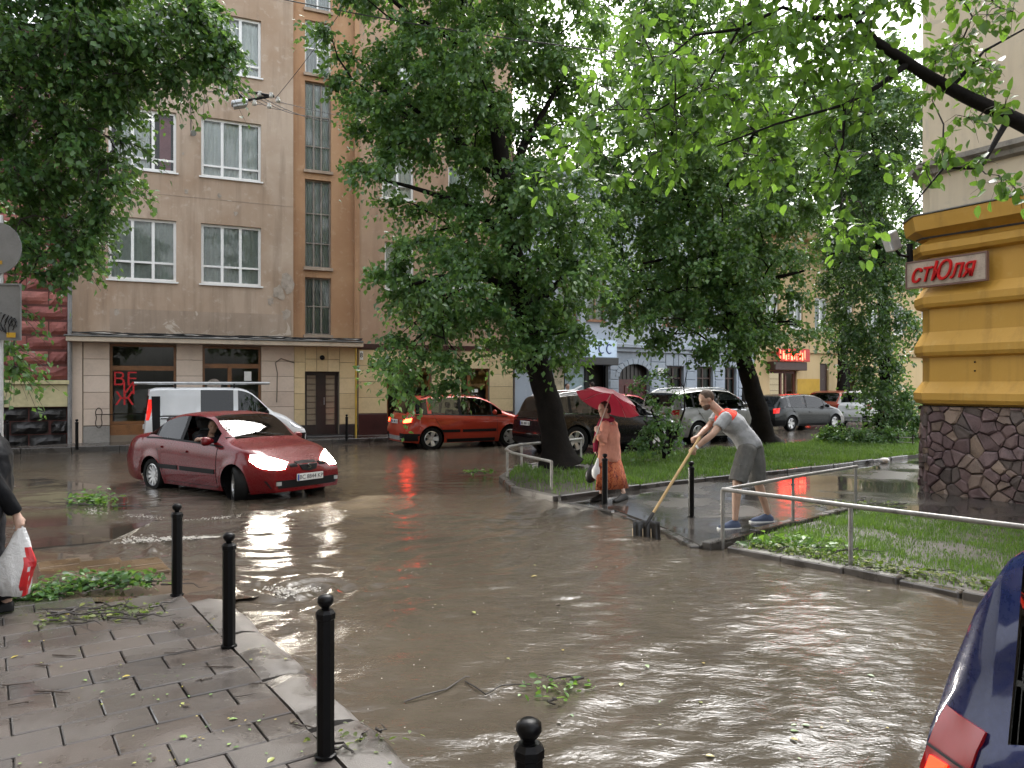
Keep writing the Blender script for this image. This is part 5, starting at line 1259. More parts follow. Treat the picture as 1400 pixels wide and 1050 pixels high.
    sw = MB(); cx = sp['seat']+.62; M = Matrix.Translation((cx, .36, zb+.27)) @ Matrix.Rotation(rad(-65), 4, 'Y'); sw.tube([tuple(M @ Vector((.18*math.cos(a), .18*math.sin(a), 0))) for a in np.linspace(0, 6.283, 17)], .014, 6, caps=False); sw.build('steering_wheel', BLK, T)
    if sp.get('wiper', True):
        for sy in (.35, -.2):
            p0, n0 = ray('T', sp['xw0']+.02, sy); p1, n1 = ray('T', sp['xw0']-.12, sy-.5); MB().tube([p0+n0*.02, (p0+p1)/2+n0*.02, p1+n1*.015], .008, 5).build('wiper', BLK, T)
    if rails:
        for sd in (-1, 1):
            b = MB(); pts = [ray('T', x, (w2*.925-tum-.06), sd) for x in np.linspace(sp['xw1']-.1, sp['xr1']+.1, 9)]
            b.tube([p+Vector((0, 0, .0 if i in (0, 8) else .05)) for i, (p, nn) in enumerate(pts)], .018, 6); b.build('roof_rail', BLK if rails == 'k' else STEEL, T, smooth=60)
    T['_bvh'] = 0; del T['_bvh']
    return T, ray

SEDAN = dict(L=4.28, W=1.70, H=1.44, xf=1.36, xr=-1.10, wr=.30, cl=.17, zk=1.0, ft=.24, rt=.13,
    top=[(-2.14, .84), (-2.06, .97), (-1.7, 1.03), (-1.42, 1.06), (-.8, 1.35), (-.4, 1.425), (.0, 1.44), (.4, 1.40), (1.08, 1.02), (1.25, .965), (1.7, .88), (1.98, .77), (2.14, .64)],
    belt=[(-2.14, .80), (-1.7, .93), (-1.0, .965), (0, .94), (.9, .90), (1.4, .85), (1.85, .73), (2.14, .58)],
    xw0=1.06, xw1=.42, xr0=-1.42, xr1=-.8, win=[(-1.28, -1.02), (-.96, -.26), (-.17, .82)], bp=[(-1.02, -.96), (-.26, -.17)], dark=(0, 1), doors=[(-1.0, -.215), (-.215, .88)],
    mir=(.72, .98), seat=-.05, pf=.43, pb=.78, py=0,
    head=([(-.31, .665), (-.1, .735), (.08, .775), (.26, .79)], [(-.29, .575), (-.1, .575), (.08, .60), (.26, .70)]),
    tail=([(-.25, .86), (.15, .92)], [(-.25, .70), (.15, .78)]),
    bits=[('grille', 'F', [(-.20, .665), (0, .675), (.20, .665)], [(-.14, .54), (0, .52), (.14, .54)], 'k'), ('side_grille', 'F', [(.22, .645), (.36, .635)], [(.22, .60), (.34, .595)], 'k2'),
          ('lower_intake', 'F', [(-.72, .40), (.72, .40)], [(-.66, .28), (.66, .28)], 'k'), ('fog_lamp', 'FC', [(-.24, .385), (-.17, .385)], [(-.24, .325), (-.17, .325)], 's2'), ('front_bumper_skirt', 'F', [(-.75, .25), (.75, .25)], [(-.7, .21), (.7, .21)], 'p')])
HATCH = dict(L=4.14, W=1.755, H=1.58, xf=1.23, xr=-1.27, wr=.33, cl=.2, zk=1.12, ft=.22, rt=.14,
    top=[(-2.07, .93), (-2.0, 1.04), (-1.62, 1.48), (-1.3, 1.545), (-.3, 1.58), (.25, 1.54), (.55, 1.44), (1.22, 1.06), (1.4, 1.01), (1.82, .9), (1.98, .78), (2.07, .66)],
    belt=[(-2.07, .9), (-1.6, 1.03), (0, .97), (1.1, .93), (1.6, .84), (2.07, .6)],
    xw0=1.2, xw1=.52, xr0=-1.99, xr1=-1.6, win=[(-1.74, -1.38), (-1.26, -.42), (-.33, .62), (.68, .98)], bp=[(-.42, -.33), (.62, .68)], dark=(0,), doors=[(-1.22, -.375), (-.375, .78)],
    mir=(.66, 1.06), seat=-.1, pf=.45, pb=.82, py=.0,
    head=([(-.28, .74), (-.1, .8), (.25, .85)], [(-.28, .62), (-.1, .63), (.25, .76)]), tail=([(-.14, .96), (.12, 1.0)], [(-.14, .76), (.08, .78)]),
    bits=[('grille', 'F', [(-.4, .72), (.4, .72)], [(-.36, .6), (.36, .6)], 'k'), ('lower_intake', 'F', [(-.6, .45), (.6, .45)], [(-.55, .3), (.55, .3)], 'k'), ('rear_bumper_guard', 'B', [(-.62, .42), (.62, .42)], [(-.6, .3), (.6, .3)], 's'),
          ('sill_trim', 'S', [(.72, .32), (-.8, .32)], [(.72, .22), (-.8, .22)], 'k2'), ('rear_bumper_trim', 'BC', [(-.3, .5), (.36, .48)], [(-.3, .28), (.36, .28)], 'k2')])
SUV = dict(L=4.9, W=1.92, H=1.73, xf=1.48, xr=-1.36, wr=.38, cl=.24, zk=1.2, ft=.2, rt=.13,
    top=[(-2.45, 1.02), (-2.38, 1.16), (-2.05, 1.58), (-1.75, 1.66), (-.5, 1.73), (.2, 1.69), (.6, 1.57), (1.35, 1.17), (1.55, 1.12), (2.1, 1.03), (2.35, .95), (2.45, .84)],
    belt=[(-2.45, 1.0), (-1.9, 1.14), (0, 1.07), (1.2, 1.02), (1.9, .95), (2.45, .76)],
    xw0=1.32, xw1=.56, xr0=-2.36, xr1=-2.02, win=[(-2.1, -1.55), (-1.46, -.5), (-.4, .95)], bp=[(-.5, -.4), (-1.55, -1.46)], dark=(0, 1), doors=[(-1.4, -.45), (-.45, .95)], chromebelt=True,
    mir=(.85, 1.18), seat=0, pf=.5, pb=.86, py=0,
    head=([(-.3, .84), (-.1, .92), (.3, .96)], [(-.3, .73), (-.1, .74), (.3, .86)]), tail=([(-.2, 1.06), (.14, 1.08)], [(-.2, .93), (.12, .92)]),
    bits=[('grille', 'F', [(-.5, .82), (.5, .82)], [(-.42, .6), (.42, .6)], 'k'), ('rear_chrome_strip', 'B', [(-.6, .98), (.6, .98)], [(-.6, .94), (.6, .94)], 'c'), ('rear_lower_trim', 'B', [(-.8, .46), (.8, .46)], [(-.75, .3), (.75, .3)], 'k'), ('exhaust_trim', 'B', [(-.75, .6), (.75, .6)], [(-.75, .57), (.75, .57)], 'c')])
VAN = dict(L=4.16, W=1.71, H=1.82, xf=1.28, xr=-1.29, wr=.31, cl=.19, zk=1.1, ft=.2, rt=.06, tum=.12, rl=[(0, .06), (.4, 0), (.6, 0), (1.0, .03), (1.8, .12)],
    top=[(-2.08, 1.77), (-1.95, 1.81), (-1, 1.82), (.2, 1.81), (.5, 1.74), (1.02, 1.3), (1.25, 1.12), (1.4, 1.07), (1.8, .95), (1.98, .82), (2.08, .66)],
    belt=[(-2.08, 1.05), (.5, 1.04), (1.1, .98), (1.6, .86), (2.08, .6)],
    xw0=1.22, xw1=.5, xr0=-9, xr1=-8, win=[(-.72, .12), (.24, 1.02)], dark=(0,), doors=[(-.8, .16), (.18, 1.02)], blackmirror=True, blackhandle=True, wiper=False,
    mir=(.98, 1.12), seat=.25, pf=.42, pb=.75, py=0,
    head=([(-.25, .78), (0, .84), (.25, .86)], [(-.25, .63), (0, .64), (.25, .72)]), tail=([(-.1, 1.5), (.02, 1.5)], [(-.1, .95), (.02, .95)]),
    bits=[('rear_window', 'B', [(.08, 1.6), (.62, 1.6)], [(.08, 1.12), (.66, 1.12)], 'g2'), ('corner_trim', 'S', [(-1.72, 1.58), (-1.93, 1.58)], [(-1.72, .62), (-1.9, .62)], 'k2'), ('front_bumper', 'FC', [(-1.0, .52), (.3, .52)], [(-1.0, .3), (.3, .3)], 'k2'), ('grille', 'F', [(-.35, .76), (.35, .76)], [(-.32, .62), (.32, .62)], 'k'), ('sliding_rail', 'S', [(-.85, 1.0), (-1.7, 1.0)], [(-.85, .975), (-1.7, .975)], 'k2'), ('side_panel_line', 'S', [(-.86, 1.62), (-1.66, 1.62)], [(-.86, 1.08), (-1.66, 1.08)], 'p2')])
def scaled(s, sx, sy, sz, **kw):
    d = dict(s); d.update(L=s['L']*sx, W=s['W']*sy, H=s['H']*sz)
    for k in ('xf', 'xr', 'xw0', 'xw1', 'xr0', 'xr1', 'seat'): d[k] = s[k]*sx
    for k in ('top', 'belt'): d[k] = [(x*sx, z*sz) for x, z in s[k]]
    for k in ('win', 'bp', 'doors'):
        if k in s: d[k] = [(a*sx, b*sx) for a, b in s[k]]
    d['mir'] = (s['mir'][0]*sx, s['mir'][1]*sz); d['pf'] = s['pf']*sz; d['pb'] = s['pb']*sz
    d['head'] = tuple([(a, z*sz) for a, z in q] for q in s['head']); d['tail'] = tuple([(a, z*sz) for a, z in q] for q in s['tail'])
    d['bits'] = [(n, v, [(a*sx if v == 'S' else a, z*sz) for a, z in t], [(a*sx if v == 'S' else a, z*sz) for a, z in b], k) for n, v, t, b, k in s['bits']]
    d.update(kw); return d

def place(sp, deg, local, world):
    """centre of a car whose local point stands at a world point"""
    a = rad(deg); x = local[0]*math.cos(a)-local[1]*math.sin(a); y = local[0]*math.sin(a)+local[1]*math.cos(a)
    return (world[0]-x, world[1]-y, world[2] if len(world) > 2 else 0)
RED = paint('dark_red_paint', (.15, .005, .008), .24, .1)
sp = dict(SEDAN); sp['open'] = ('side_window2R',)
lc = place(sp, -36, (sp['xf'], -.8), G(322, 683)); 
red_car, rr_ = make_car('sedan_car', sp, RED, 'dark red sedan with bright headlights ploughing through the flood', (lc[0], lc[1], -.07), -36, -27, {'head': 1}, 'BC 8844 KP', spokes=11, emblem=.595)
# its two lit headlamps
for sd in (1, -1):
    p, nn = rr_('F', .56, .68, sd); l = bpy.data.lights.new('headlamp_beam', 'SPOT'); l.energy = 200; l.spot_size = rad(75); l.spot_blend = .6; l.shadow_soft_size = .07; l.color = (1, .94, .82)
    o = bpy.data.objects.new('headlamp_beam', l); COL.objects.link(o); o.parent = red_car; o.location = p+Vector((.06, 0, 0)); o.rotation_euler = (rad(90-9), 0, rad(-90))
WHT = paint('white_van_paint', (.62, .64, .66), .3, 0, .06)
lc = place(VAN, 24, (-2.05, -.85), (P3(200, 525, 20.2).x, 20.2))
van, rv_ = make_car('panel_van', VAN, WHT, 'white panel van with roof bars parked behind the red sedan', (lc[0], lc[1], -.06), 24, 0, {'tail': 'tail'}, None, spokes=7)
for x in (-1.35, .15):
    b = MB(); b.tube([(x, -.62, 1.8), (x, -.6, 1.9), (x, .6, 1.9), (x, .62, 1.8)], .022, 6).build('roof_bar', BLK, van)
MB().tube([(-2.35, -.5, 1.93), (1.1, -.5, 1.93)], .04, 8).build('roof_pipe', STEEL, van, smooth=60); MB().tube([(-2.0, .3, 1.93), (.9, .3, 1.93)], .03, 8).build('roof_pipe', STEEL, van, smooth=60)
ORG = paint('orange_red_paint', (.36, .036, .016), .28, .2)
lc = place(HATCH, 27, (-1.27, -.83), G(590, 614)); make_car('hatchback_car', HATCH, ORG, 'orange red hatchback with roof rails and lit brake lights before the shops', (lc[0], lc[1], -.04), 27, 0, {'tail': 'brake'}, True, rails='k')
BLKP = paint('black_car_paint', (.003, .003, .004), .2, 0, .05, .25)
sp = scaled(SUV, .95, .96, .96); lc = place(sp, 27, (sp['xr'], -.86), G(787, 621)); make_car('sport_utility_car', sp, BLKP, 'black sport utility car standing behind the leaning linden', (lc[0], lc[1], -.02), 27, 0, None, True, trim=False, rails='s')
SLV = paint('silver_car_paint', (.25, .25, .24), .3, .4); sp = scaled(SUV, .945, .95, 1.0, wr=.36)
lc = place(sp, 33, (sp['xr'], -.86), G(954, 607)); make_car('sport_utility_car', sp, SLV, 'silver sport utility car beside the young shrub', (lc[0], lc[1], -.02), 33, 0, None, True, trim=False, rails='s')
DGR = paint('dark_grey_green_paint', (.009, .012, .012), .22, .1, .08, .5); sp = scaled(HATCH, 1.07, 1.02, .93, wr=.31)
lc = place(sp, 31, (sp['xr'], -.82), G(1081, 589)); make_car('hatchback_car', sp, DGR, 'dark grey hatchback with dim tail lights past the second linden', (lc[0], lc[1], -.02), 31, 0, {'tail': 'tail'}, True, quick=True, trim=False)
BRZ = paint('bronze_red_paint', (.26, .06, .03), .3, .3); sp = scaled(HATCH, 1.04, 1.02, .98)
lc = place(sp, 55, (-2.1, -.8), G(1150, 578)); make_car('hatchback_car', sp, BRZ, 'bronze red hatchback with red brake lights before the archway', (lc[0], lc[1], -.02), 55, 0, {'tail': 'brake'}, True, quick=True, trim=False)
WH2 = paint('white_car_paint', (.65, .66, .66), .3, 0, .06)
lc = place(HATCH, 42, (-1.9, -.8), G(1192, 583)); make_car('hatchback_car', HATCH, WH2, 'white car mostly hidden behind the weeping tree', (lc[0], lc[1], -.02), 42, 0, None, None, quick=True, trim=False)
BRD = paint('bright_red_paint', (.36, .014, .018), .28, .15); sp = scaled(SEDAN, 1.02, 1.02, 1.08)
q = P3(842, 545, 25.5); make_car('sedan_car', sp, BRD, 'bright red car in the far lane behind the black sport utility car', (q.x, q.y, -.02), 30, 0, None, None, quick=True, trim=False)
NAVY = paint('navy_paint', (.006, .013, .07), .25, .15, .12, .6); sp = scaled(SUV, .9, .93, 1.0, dark=(0, 1, 2))
sp['top'] = [(-2.2, 1.05), (-2.19, 1.14), (-2.0, 1.48), (-1.72, 1.6)]+[(x, z*.96) for x, z in sp['top'][4:]]; sp['H'] = 1.66; sp['tum'] = .15; sp['win'][0] = (-1.965, -1.42); sp['xr0'] = -2.185; sp['xr1'] = -2.03
sp['belt'] = [(x, z*.92) for x, z in sp['belt']]; sp['tail'] = ([(-.06, 1.03), (.07, 1.015)], [(-.075, .6), (.07, .6)]); sp['chromebelt'] = False; sp['nobelt'] = True
sp['bits'] = sp['bits']+[('lamp_bulb', 'BC', [(-.04, .90), (.012, .90)], [(-.042, .85), (.01, .85)], 'b2'), ('lamp_divider', 'BC', [(-.06, .925), (.08, .915)], [(-.06, .919), (.08, .909)], 'd2')]
lc = place(sp, -50, (-2.18, -.80), (1.06, 2.08)); make_car('sport_utility_car', sp, NAVY, 'navy blue car with lit red tail light parked along the pavement kerb', (lc[0], lc[1], -.05), -50, 0, None, None, trim=False)

# ============================================================ people
SKIN = mat('skin', (.38, .235, .17), .5, var=.12, scale=9); SKIN2 = mat('skin_pale', (.43, .28, .215), .5, var=.12, scale=9)
def remesh(mb, vox, it=3):
    me = bpy.data.meshes.new('tmp'); me.from_pydata(mb.v, [], mb.f)
    bm = bmesh.new(); bm.from_mesh(me); bmesh.ops.recalc_face_normals(bm, faces=bm.faces); bm.to_mesh(me); bm.free()
    o = bpy.data.objects.new('tmp', me); COL.objects.link(o)
    r = o.modifiers.new('r', 'REMESH'); r.mode = 'VOXEL'; r.voxel_size = vox
    s = o.modifiers.new('s', 'SMOOTH'); s.factor = .5; s.iterations = it
    dg = bpy.context.evaluated_depsgraph_get(); dg.update(); out = bpy.data.meshes.new_from_object(o.evaluated_get(dg))
    bpy.data.objects.remove(o); bpy.data.meshes.remove(me); return out
def ell(mb, c, rx, ry, rz, M=None, n=12):
    prof = [(math.sin(a), -math.cos(a)) for a in np.linspace(0.02, math.pi-.02, 9)]; o = len(mb.v); c = Vector(c)
    for k in range(n):
        a = 2*math.pi*k/n
        for r, h in prof:
            v = Vector((r*math.cos(a)*rx, r*math.sin(a)*ry, h*rz)); mb.v.append(tuple(c+(M @ v if M is not None else v)))
    m = len(prof)
    for k in range(n):
        k2 = (k+1) % n
        for i in range(m-1): mb.f.append((o+k*m+i, o+k2*m+i, o+k2*m+i+1, o+k*m+i+1))
    mb.f.append(tuple(o+k*m for k in reversed(range(n)))); mb.f.append(tuple(o+k*m+m-1 for k in range(n)))
def torso(mb, rings, n=16, side=None):
    """rings: (centre, half width along the side axis, half depth, side axis, fore axis)"""
    R = []
    for c, a, b, s, f in rings: R.append([Vector(c)+s*(a*math.cos(t))+f*(b*math.sin(t)) for t in np.linspace(0, 2*math.pi, n+1)[:-1]])
    mb.loft(R)
def hand(mb, wrist, d, palm, grip=None, k=1.0):
    """palm, four unequal bent fingers and a side thumb; d: direction of the hand, palm: direction the palm faces; grip = axis of a held shaft"""
    d = d.normalized(); palm = (palm-d*palm.dot(d)).normalized(); s = d.cross(palm).normalized(); w = Vector(wrist)
    mb.tube([w-d*.02, w+d*.04*k, w+d*.085*k], [.027*k, .036*k, .034*k], 10)
    for i, (ln, off) in enumerate(((.070, .029), (.080, .010), (.074, -.010), (.058, -.028))):
        p0 = w+d*.075*k+s*off*k; L = ln*k
        c1, c2 = (.35, .75) if grip is None else (.75, 1.5)
        p1 = p0+(d*math.cos(c1)+palm*math.sin(c1))*L*.45; p2 = p1+(d*math.cos(c1+c2)+palm*math.sin(c1+c2))*L*.33; p3 = p2+(d*math.cos(c1+2*c2)+palm*math.sin(c1+2*c2))*L*.27
        mb.tube([p0-d*.02, p0, p1, p2, p3], [.0095*k, .0095*k, .009*k, .0085*k, .007*k], 7)
    t0 = w+d*.025*k+s*.03*k; t1 = t0+(d*.5+s*.6+palm*.35).normalized()*.04*k; t2 = t1+(d*.8+palm*.6-s*.1).normalized()*.035*k
    mb.tube([t0-d*.01, t0, t1, t2], [.013*k, .013*k, .011*k, .009*k], 7)
def head(mb, c, face, up, k=1.0):
    """skull, jaw, nose, brow, ears; c = centre of the head"""
    f = face.normalized(); u = (up-f*up.dot(f)).normalized(); s = u.cross(f); c = Vector(c); M = Matrix((f, s, u)).transposed()
    ell(mb, c+u*.025*k, .098*k, .077*k, .10*k, M); ell(mb, c+f*.03*k-u*.045*k, .062*k, .058*k, .075*k, M); ell(mb, c+f*.05*k-u*.098*k, .032*k, .032*k, .022*k, M)
    mb.tube([c+f*.088*k+u*.02*k, c+f*.108*k-u*.022*k, c+f*.088*k-u*.032*k], [.009*k, .015*k, .008*k], 7)
    ell(mb, c+f*.078*k+u*.03*k, .018*k, .055*k, .012*k, M)
    for q in (1, -1): ell(mb, c-f*.005*k+s*.076*k*q-u*.005*k, .02*k, .012*k, .032*k, M, 8)
    ell(mb, c+f*.083*k-u*.062*k, .012*k, .026*k, .011*k, M, 8)
    return f, u, s, M
def person(name, label, group, J, mats, r=1.0, legs='trousers', sleeve=1.0, facem=None, vox=.0115, hairlen=0, extra=None):
    """J: joints in world space. One continuous body; clothing, hair and shoes are its parts"""
    base = Vector(((J['ankL'].x+J['ankR'].x)/2, (J['ankL'].y+J['ankR'].y)/2, min(J['ankL'].z, J['ankR'].z)-.08)); T = empty(name, base, 0, label, 'person', group)
    V = lambda p: Vector(p)-base
    j = {k: (Vector(v) if k in ('face', 'up', 'fore') else V(v)) for k, v in J.items() if k != 'grip' and k[:2] != 'hd' and k[:4] != 'palm'}
    side = (j['shL']-j['shR']).normalized(); hs_ = (j['hipL']-j['hipR']).normalized(); pel = (j['hipL']+j['hipR'])/2; ch = (j['shL']+j['shR'])/2; sp_ = (ch-pel).normalized()
    fore = side.cross(sp_).normalized(); fore = fore if fore.dot(j['fore']) > 0 else -fore; hf = hs_.cross(sp_).normalized(); hf = hf if hf.dot(j['fore']) > 0 else -hf
    sw = (j['shL']-j['shR']).length/2
    def trunk(mb, e, lo=0, hi=1):
        rows = [(-.10, .135, .10, 0), (0, .165, .12, .0), (.2, .15, .115, .1), (.42, .145, .11, .3), (.66, .165, .125, .7), (.86, .165, .115, 1), (1.0, .14, .09, 1), (1.07, .075, .065, 1)]
        R = []
        for t, a, b, m_ in rows:
            if t < lo-.001 or t > hi+.001: continue
            s_ = hs_.lerp(side, m_).normalized(); f_ = hf.lerp(fore, m_).normalized(); bend = fore*(-.03*math.sin(max(0, min(1, t))*math.pi))
            R.append((pel+(ch-pel)*t+bend, a*r*(sw/.175)+e, b*r+e, s_, f_))
        torso(mb, R)
    def arm(mb, s, e, to=2.0, cap=0):
        sh, el, wr = j['sh'+s], j['el'+s], j['wr'+s]; inn = lerp(sh, ch, .25)
        pts = [inn, sh, lerp(sh, el, .4), el, lerp(el, wr, .35), wr]; rr = [.05, .056, .048, .038, .04, .026]
        if to < 2:
            k = to
            if k <= 1: pts = [inn, sh, lerp(sh, el, k*.5), lerp(sh, el, k)]; rr = [.055, .062, .058, .058]
            else: pts = [inn, sh, lerp(sh, el, .4), el, lerp(el, wr, .4), lerp(el, wr, k-1)]; rr = [.055, .060, .054, .047, .046, .038]
        mb.tube(pts, [q*r+e for q in rr], 10)
    def leg(mb, s, e, to=2.0, wide=0):
        h, k, a = j['hip'+s], j['kn'+s], j['ank'+s]; pts = [h+(pel-h)*.3+sp_*.03, h, lerp(h, k, .5), k, lerp(k, a, .3), lerp(k, a, .75), a]; rr = [.085, .092, .075, .054, .056, .04, .034]
        if to <= 1: pts = [pts[0], h, lerp(h, k, to*.5), lerp(h, k, to)]; rr = [.092, .10, .09+wide, .082+wide]
        elif to < 2: pts = [*pts[:4], lerp(k, a, .5), lerp(k, a, to-1)]; rr = [.09, .1, .083, .066, .064+wide, .06+wide]
        mb.tube(pts, [q*r+e for q in rr], 12)
    def foot(mb, s, e):
        a, t = j['ank'+s], j['toe'+s]; hl = a+(a-t)*.25; hl.z = t.z; d = (t-hl)
        n = 10; R = []
        for q, w, h in ((-.02, .026, .05), (.12, .036, .085), (.35, .038, .09), (.6, .045, .06), (.85, .04, .045), (1.0, .02, .03)):
            c = hl+d*q; s_ = Vector((-d.y, d.x, 0)).normalized(); R.append([c+s_*((w+e)*math.cos(b))+Vector((0, 0, max(0, math.sin(b))*(h+e)-.012)) for b in np.linspace(0, 2*math.pi, n+1)[:-1]])
        mb.loft(R)
    b = MB(); trunk(b, 0); b.tube([ch-sp_*.02, lerp(ch, j['head'], .45), j['head']], [.062*r, .052*r, .05*r], 12)
    f, u, s, HM = head(b, j['head'], j['face'], j['up'])
    for q in 'LR':
        arm(b, q, 0); leg(b, q, 0); foot(b, q, 0)
        d = (j['wr'+q]-j['el'+q]); hand(b, j['wr'+q], Vector(J.get('hd'+q, d)), Vector(J.get('palm'+q, (0, 0, -1))), J.get('grip'))
    me = remesh(b, vox, 3); mesh_obj('body', me, mats['skin'], T, smooth=180)
    # hair cap
    hb = MB(); c = j['head']; hb_in = MB()
    ell(hb, c+u*.036-f*.014, .1, .0815, .1, HM); 
    if hairlen: ell(hb, c-f*.05-u*.03*hairlen, .065, .078, .09, HM)
    hm = remesh(hb, vox, 2); bm = bmesh.new(); bm.from_mesh(hm)
    kill = [v for v in bm.verts if (v.co-c).dot(f) > .045 and (v.co-c).dot(u) < .085 or (v.co-c).dot(u) < -.035-.07*hairlen]; bmesh.ops.delete(bm, geom=kill, context='VERTS'); bm.to_mesh(hm); bm.free(); mesh_obj('hair', hm, mats['hair'], T, smooth=180)
    if mats.get('beard'):
        bb = MB(); ell(bb, c+f*.034-u*.068, .064, .061, .05, HM); ell(bb, c+f*.05-u*.1, .038, .038, .026, HM); bmh = remesh(bb, vox, 2); bm = bmesh.new(); bm.from_mesh(bmh); bmesh.ops.delete(bm, geom=[v for v in bm.verts if (v.co-c).dot(u) > -.04 or (v.co-c).dot(f) < .0], context='VERTS'); bm.to_mesh(bmh); bm.free(); mesh_obj('beard', bmh, mats['beard'], T, smooth=180)
    eb = mat('eye_dark', (.02, .015, .012), .3, var=0)
    for q in (1, -1): e_ = MB(); ell(e_, c+f*.083+s*.032*q+u*.008, .008, .013, .007, HM, 8); e_.build('eye', eb, T, smooth=180)
    # clothes
    sh_ = MB(); trunk(sh_, .024, mats.get('hem', -.1), 1.0)
    for q in 'LR': arm(sh_, q, .013, sleeve)
    mesh_obj(mats.get('top_name', 'shirt'), wrinkle(remesh(sh_, vox, 3)), mats['top'], T, smooth=180)
    if legs == 'trousers' or legs == 'shorts':
        tb = MB(); trunk(tb, .012, -.1, .2)
        for q in 'LR': leg(tb, q, .012, 1.93 if legs == 'trousers' else 1.0, .012)
        mesh_obj(legs, wrinkle(remesh(tb, vox, 3), .008), mats['bottom'], T, smooth=180)
    elif legs == 'skirt':
        kb = MB(); R = []; bot = lerp((j['knL']+j['knR'])/2, (j['ankL']+j['ankR'])/2, .72); n = 40
        for t, w, dp in ((0, .19, .16), (.25, .235, .2), (.6, .25, .235), (1, .26, .27)):
            cc = lerp(pel+sp_*.06, bot, t); R.append([cc+hs_*((w+.022*t*math.sin(a*9))*math.cos(a))+j['fore'].normalized()*((dp+.022*t*math.sin(a*9))*math.sin(a)) for a in np.linspace(0, 2*math.pi, n+1)[:-1]])
        kb.loft(R).build('skirt', mats['bottom'], T, smooth=180, fix=True)
    for q in 'LR': fb = MB(); foot(fb, q, .012); me = remesh(fb, .009, 2); mesh_obj('shoe', me, mats['shoe'], T, smooth=180)
    if extra: extra(T, j, V, dict(f=f, u=u, s=s, HM=HM, ch=ch, pel=pel, fore=fore, side=side, sp=sp_, trunk=trunk, arm=arm, vox=vox))
    return T
def cloth(name, col, var=.18, scale=5): return mat(name, col, .85, var=var, scale=scale, bmp=.6, bscale=14, spec=.2)
def wrinkle(me, amp=.007, fr=9.0):
    """folds pressed into a garment"""
    ns = [v.normal.copy() for v in me.vertices]
    for v, n in zip(me.vertices, ns):
        c = v.co; w = noise.noise(Vector((c.x*fr+c.z*fr*.8, c.y*fr, c.z*fr*.9-c.x*fr*.5)))*1.0+.5*noise.noise(c*fr*2.3); v.co = c+n*(amp*w)
    return me

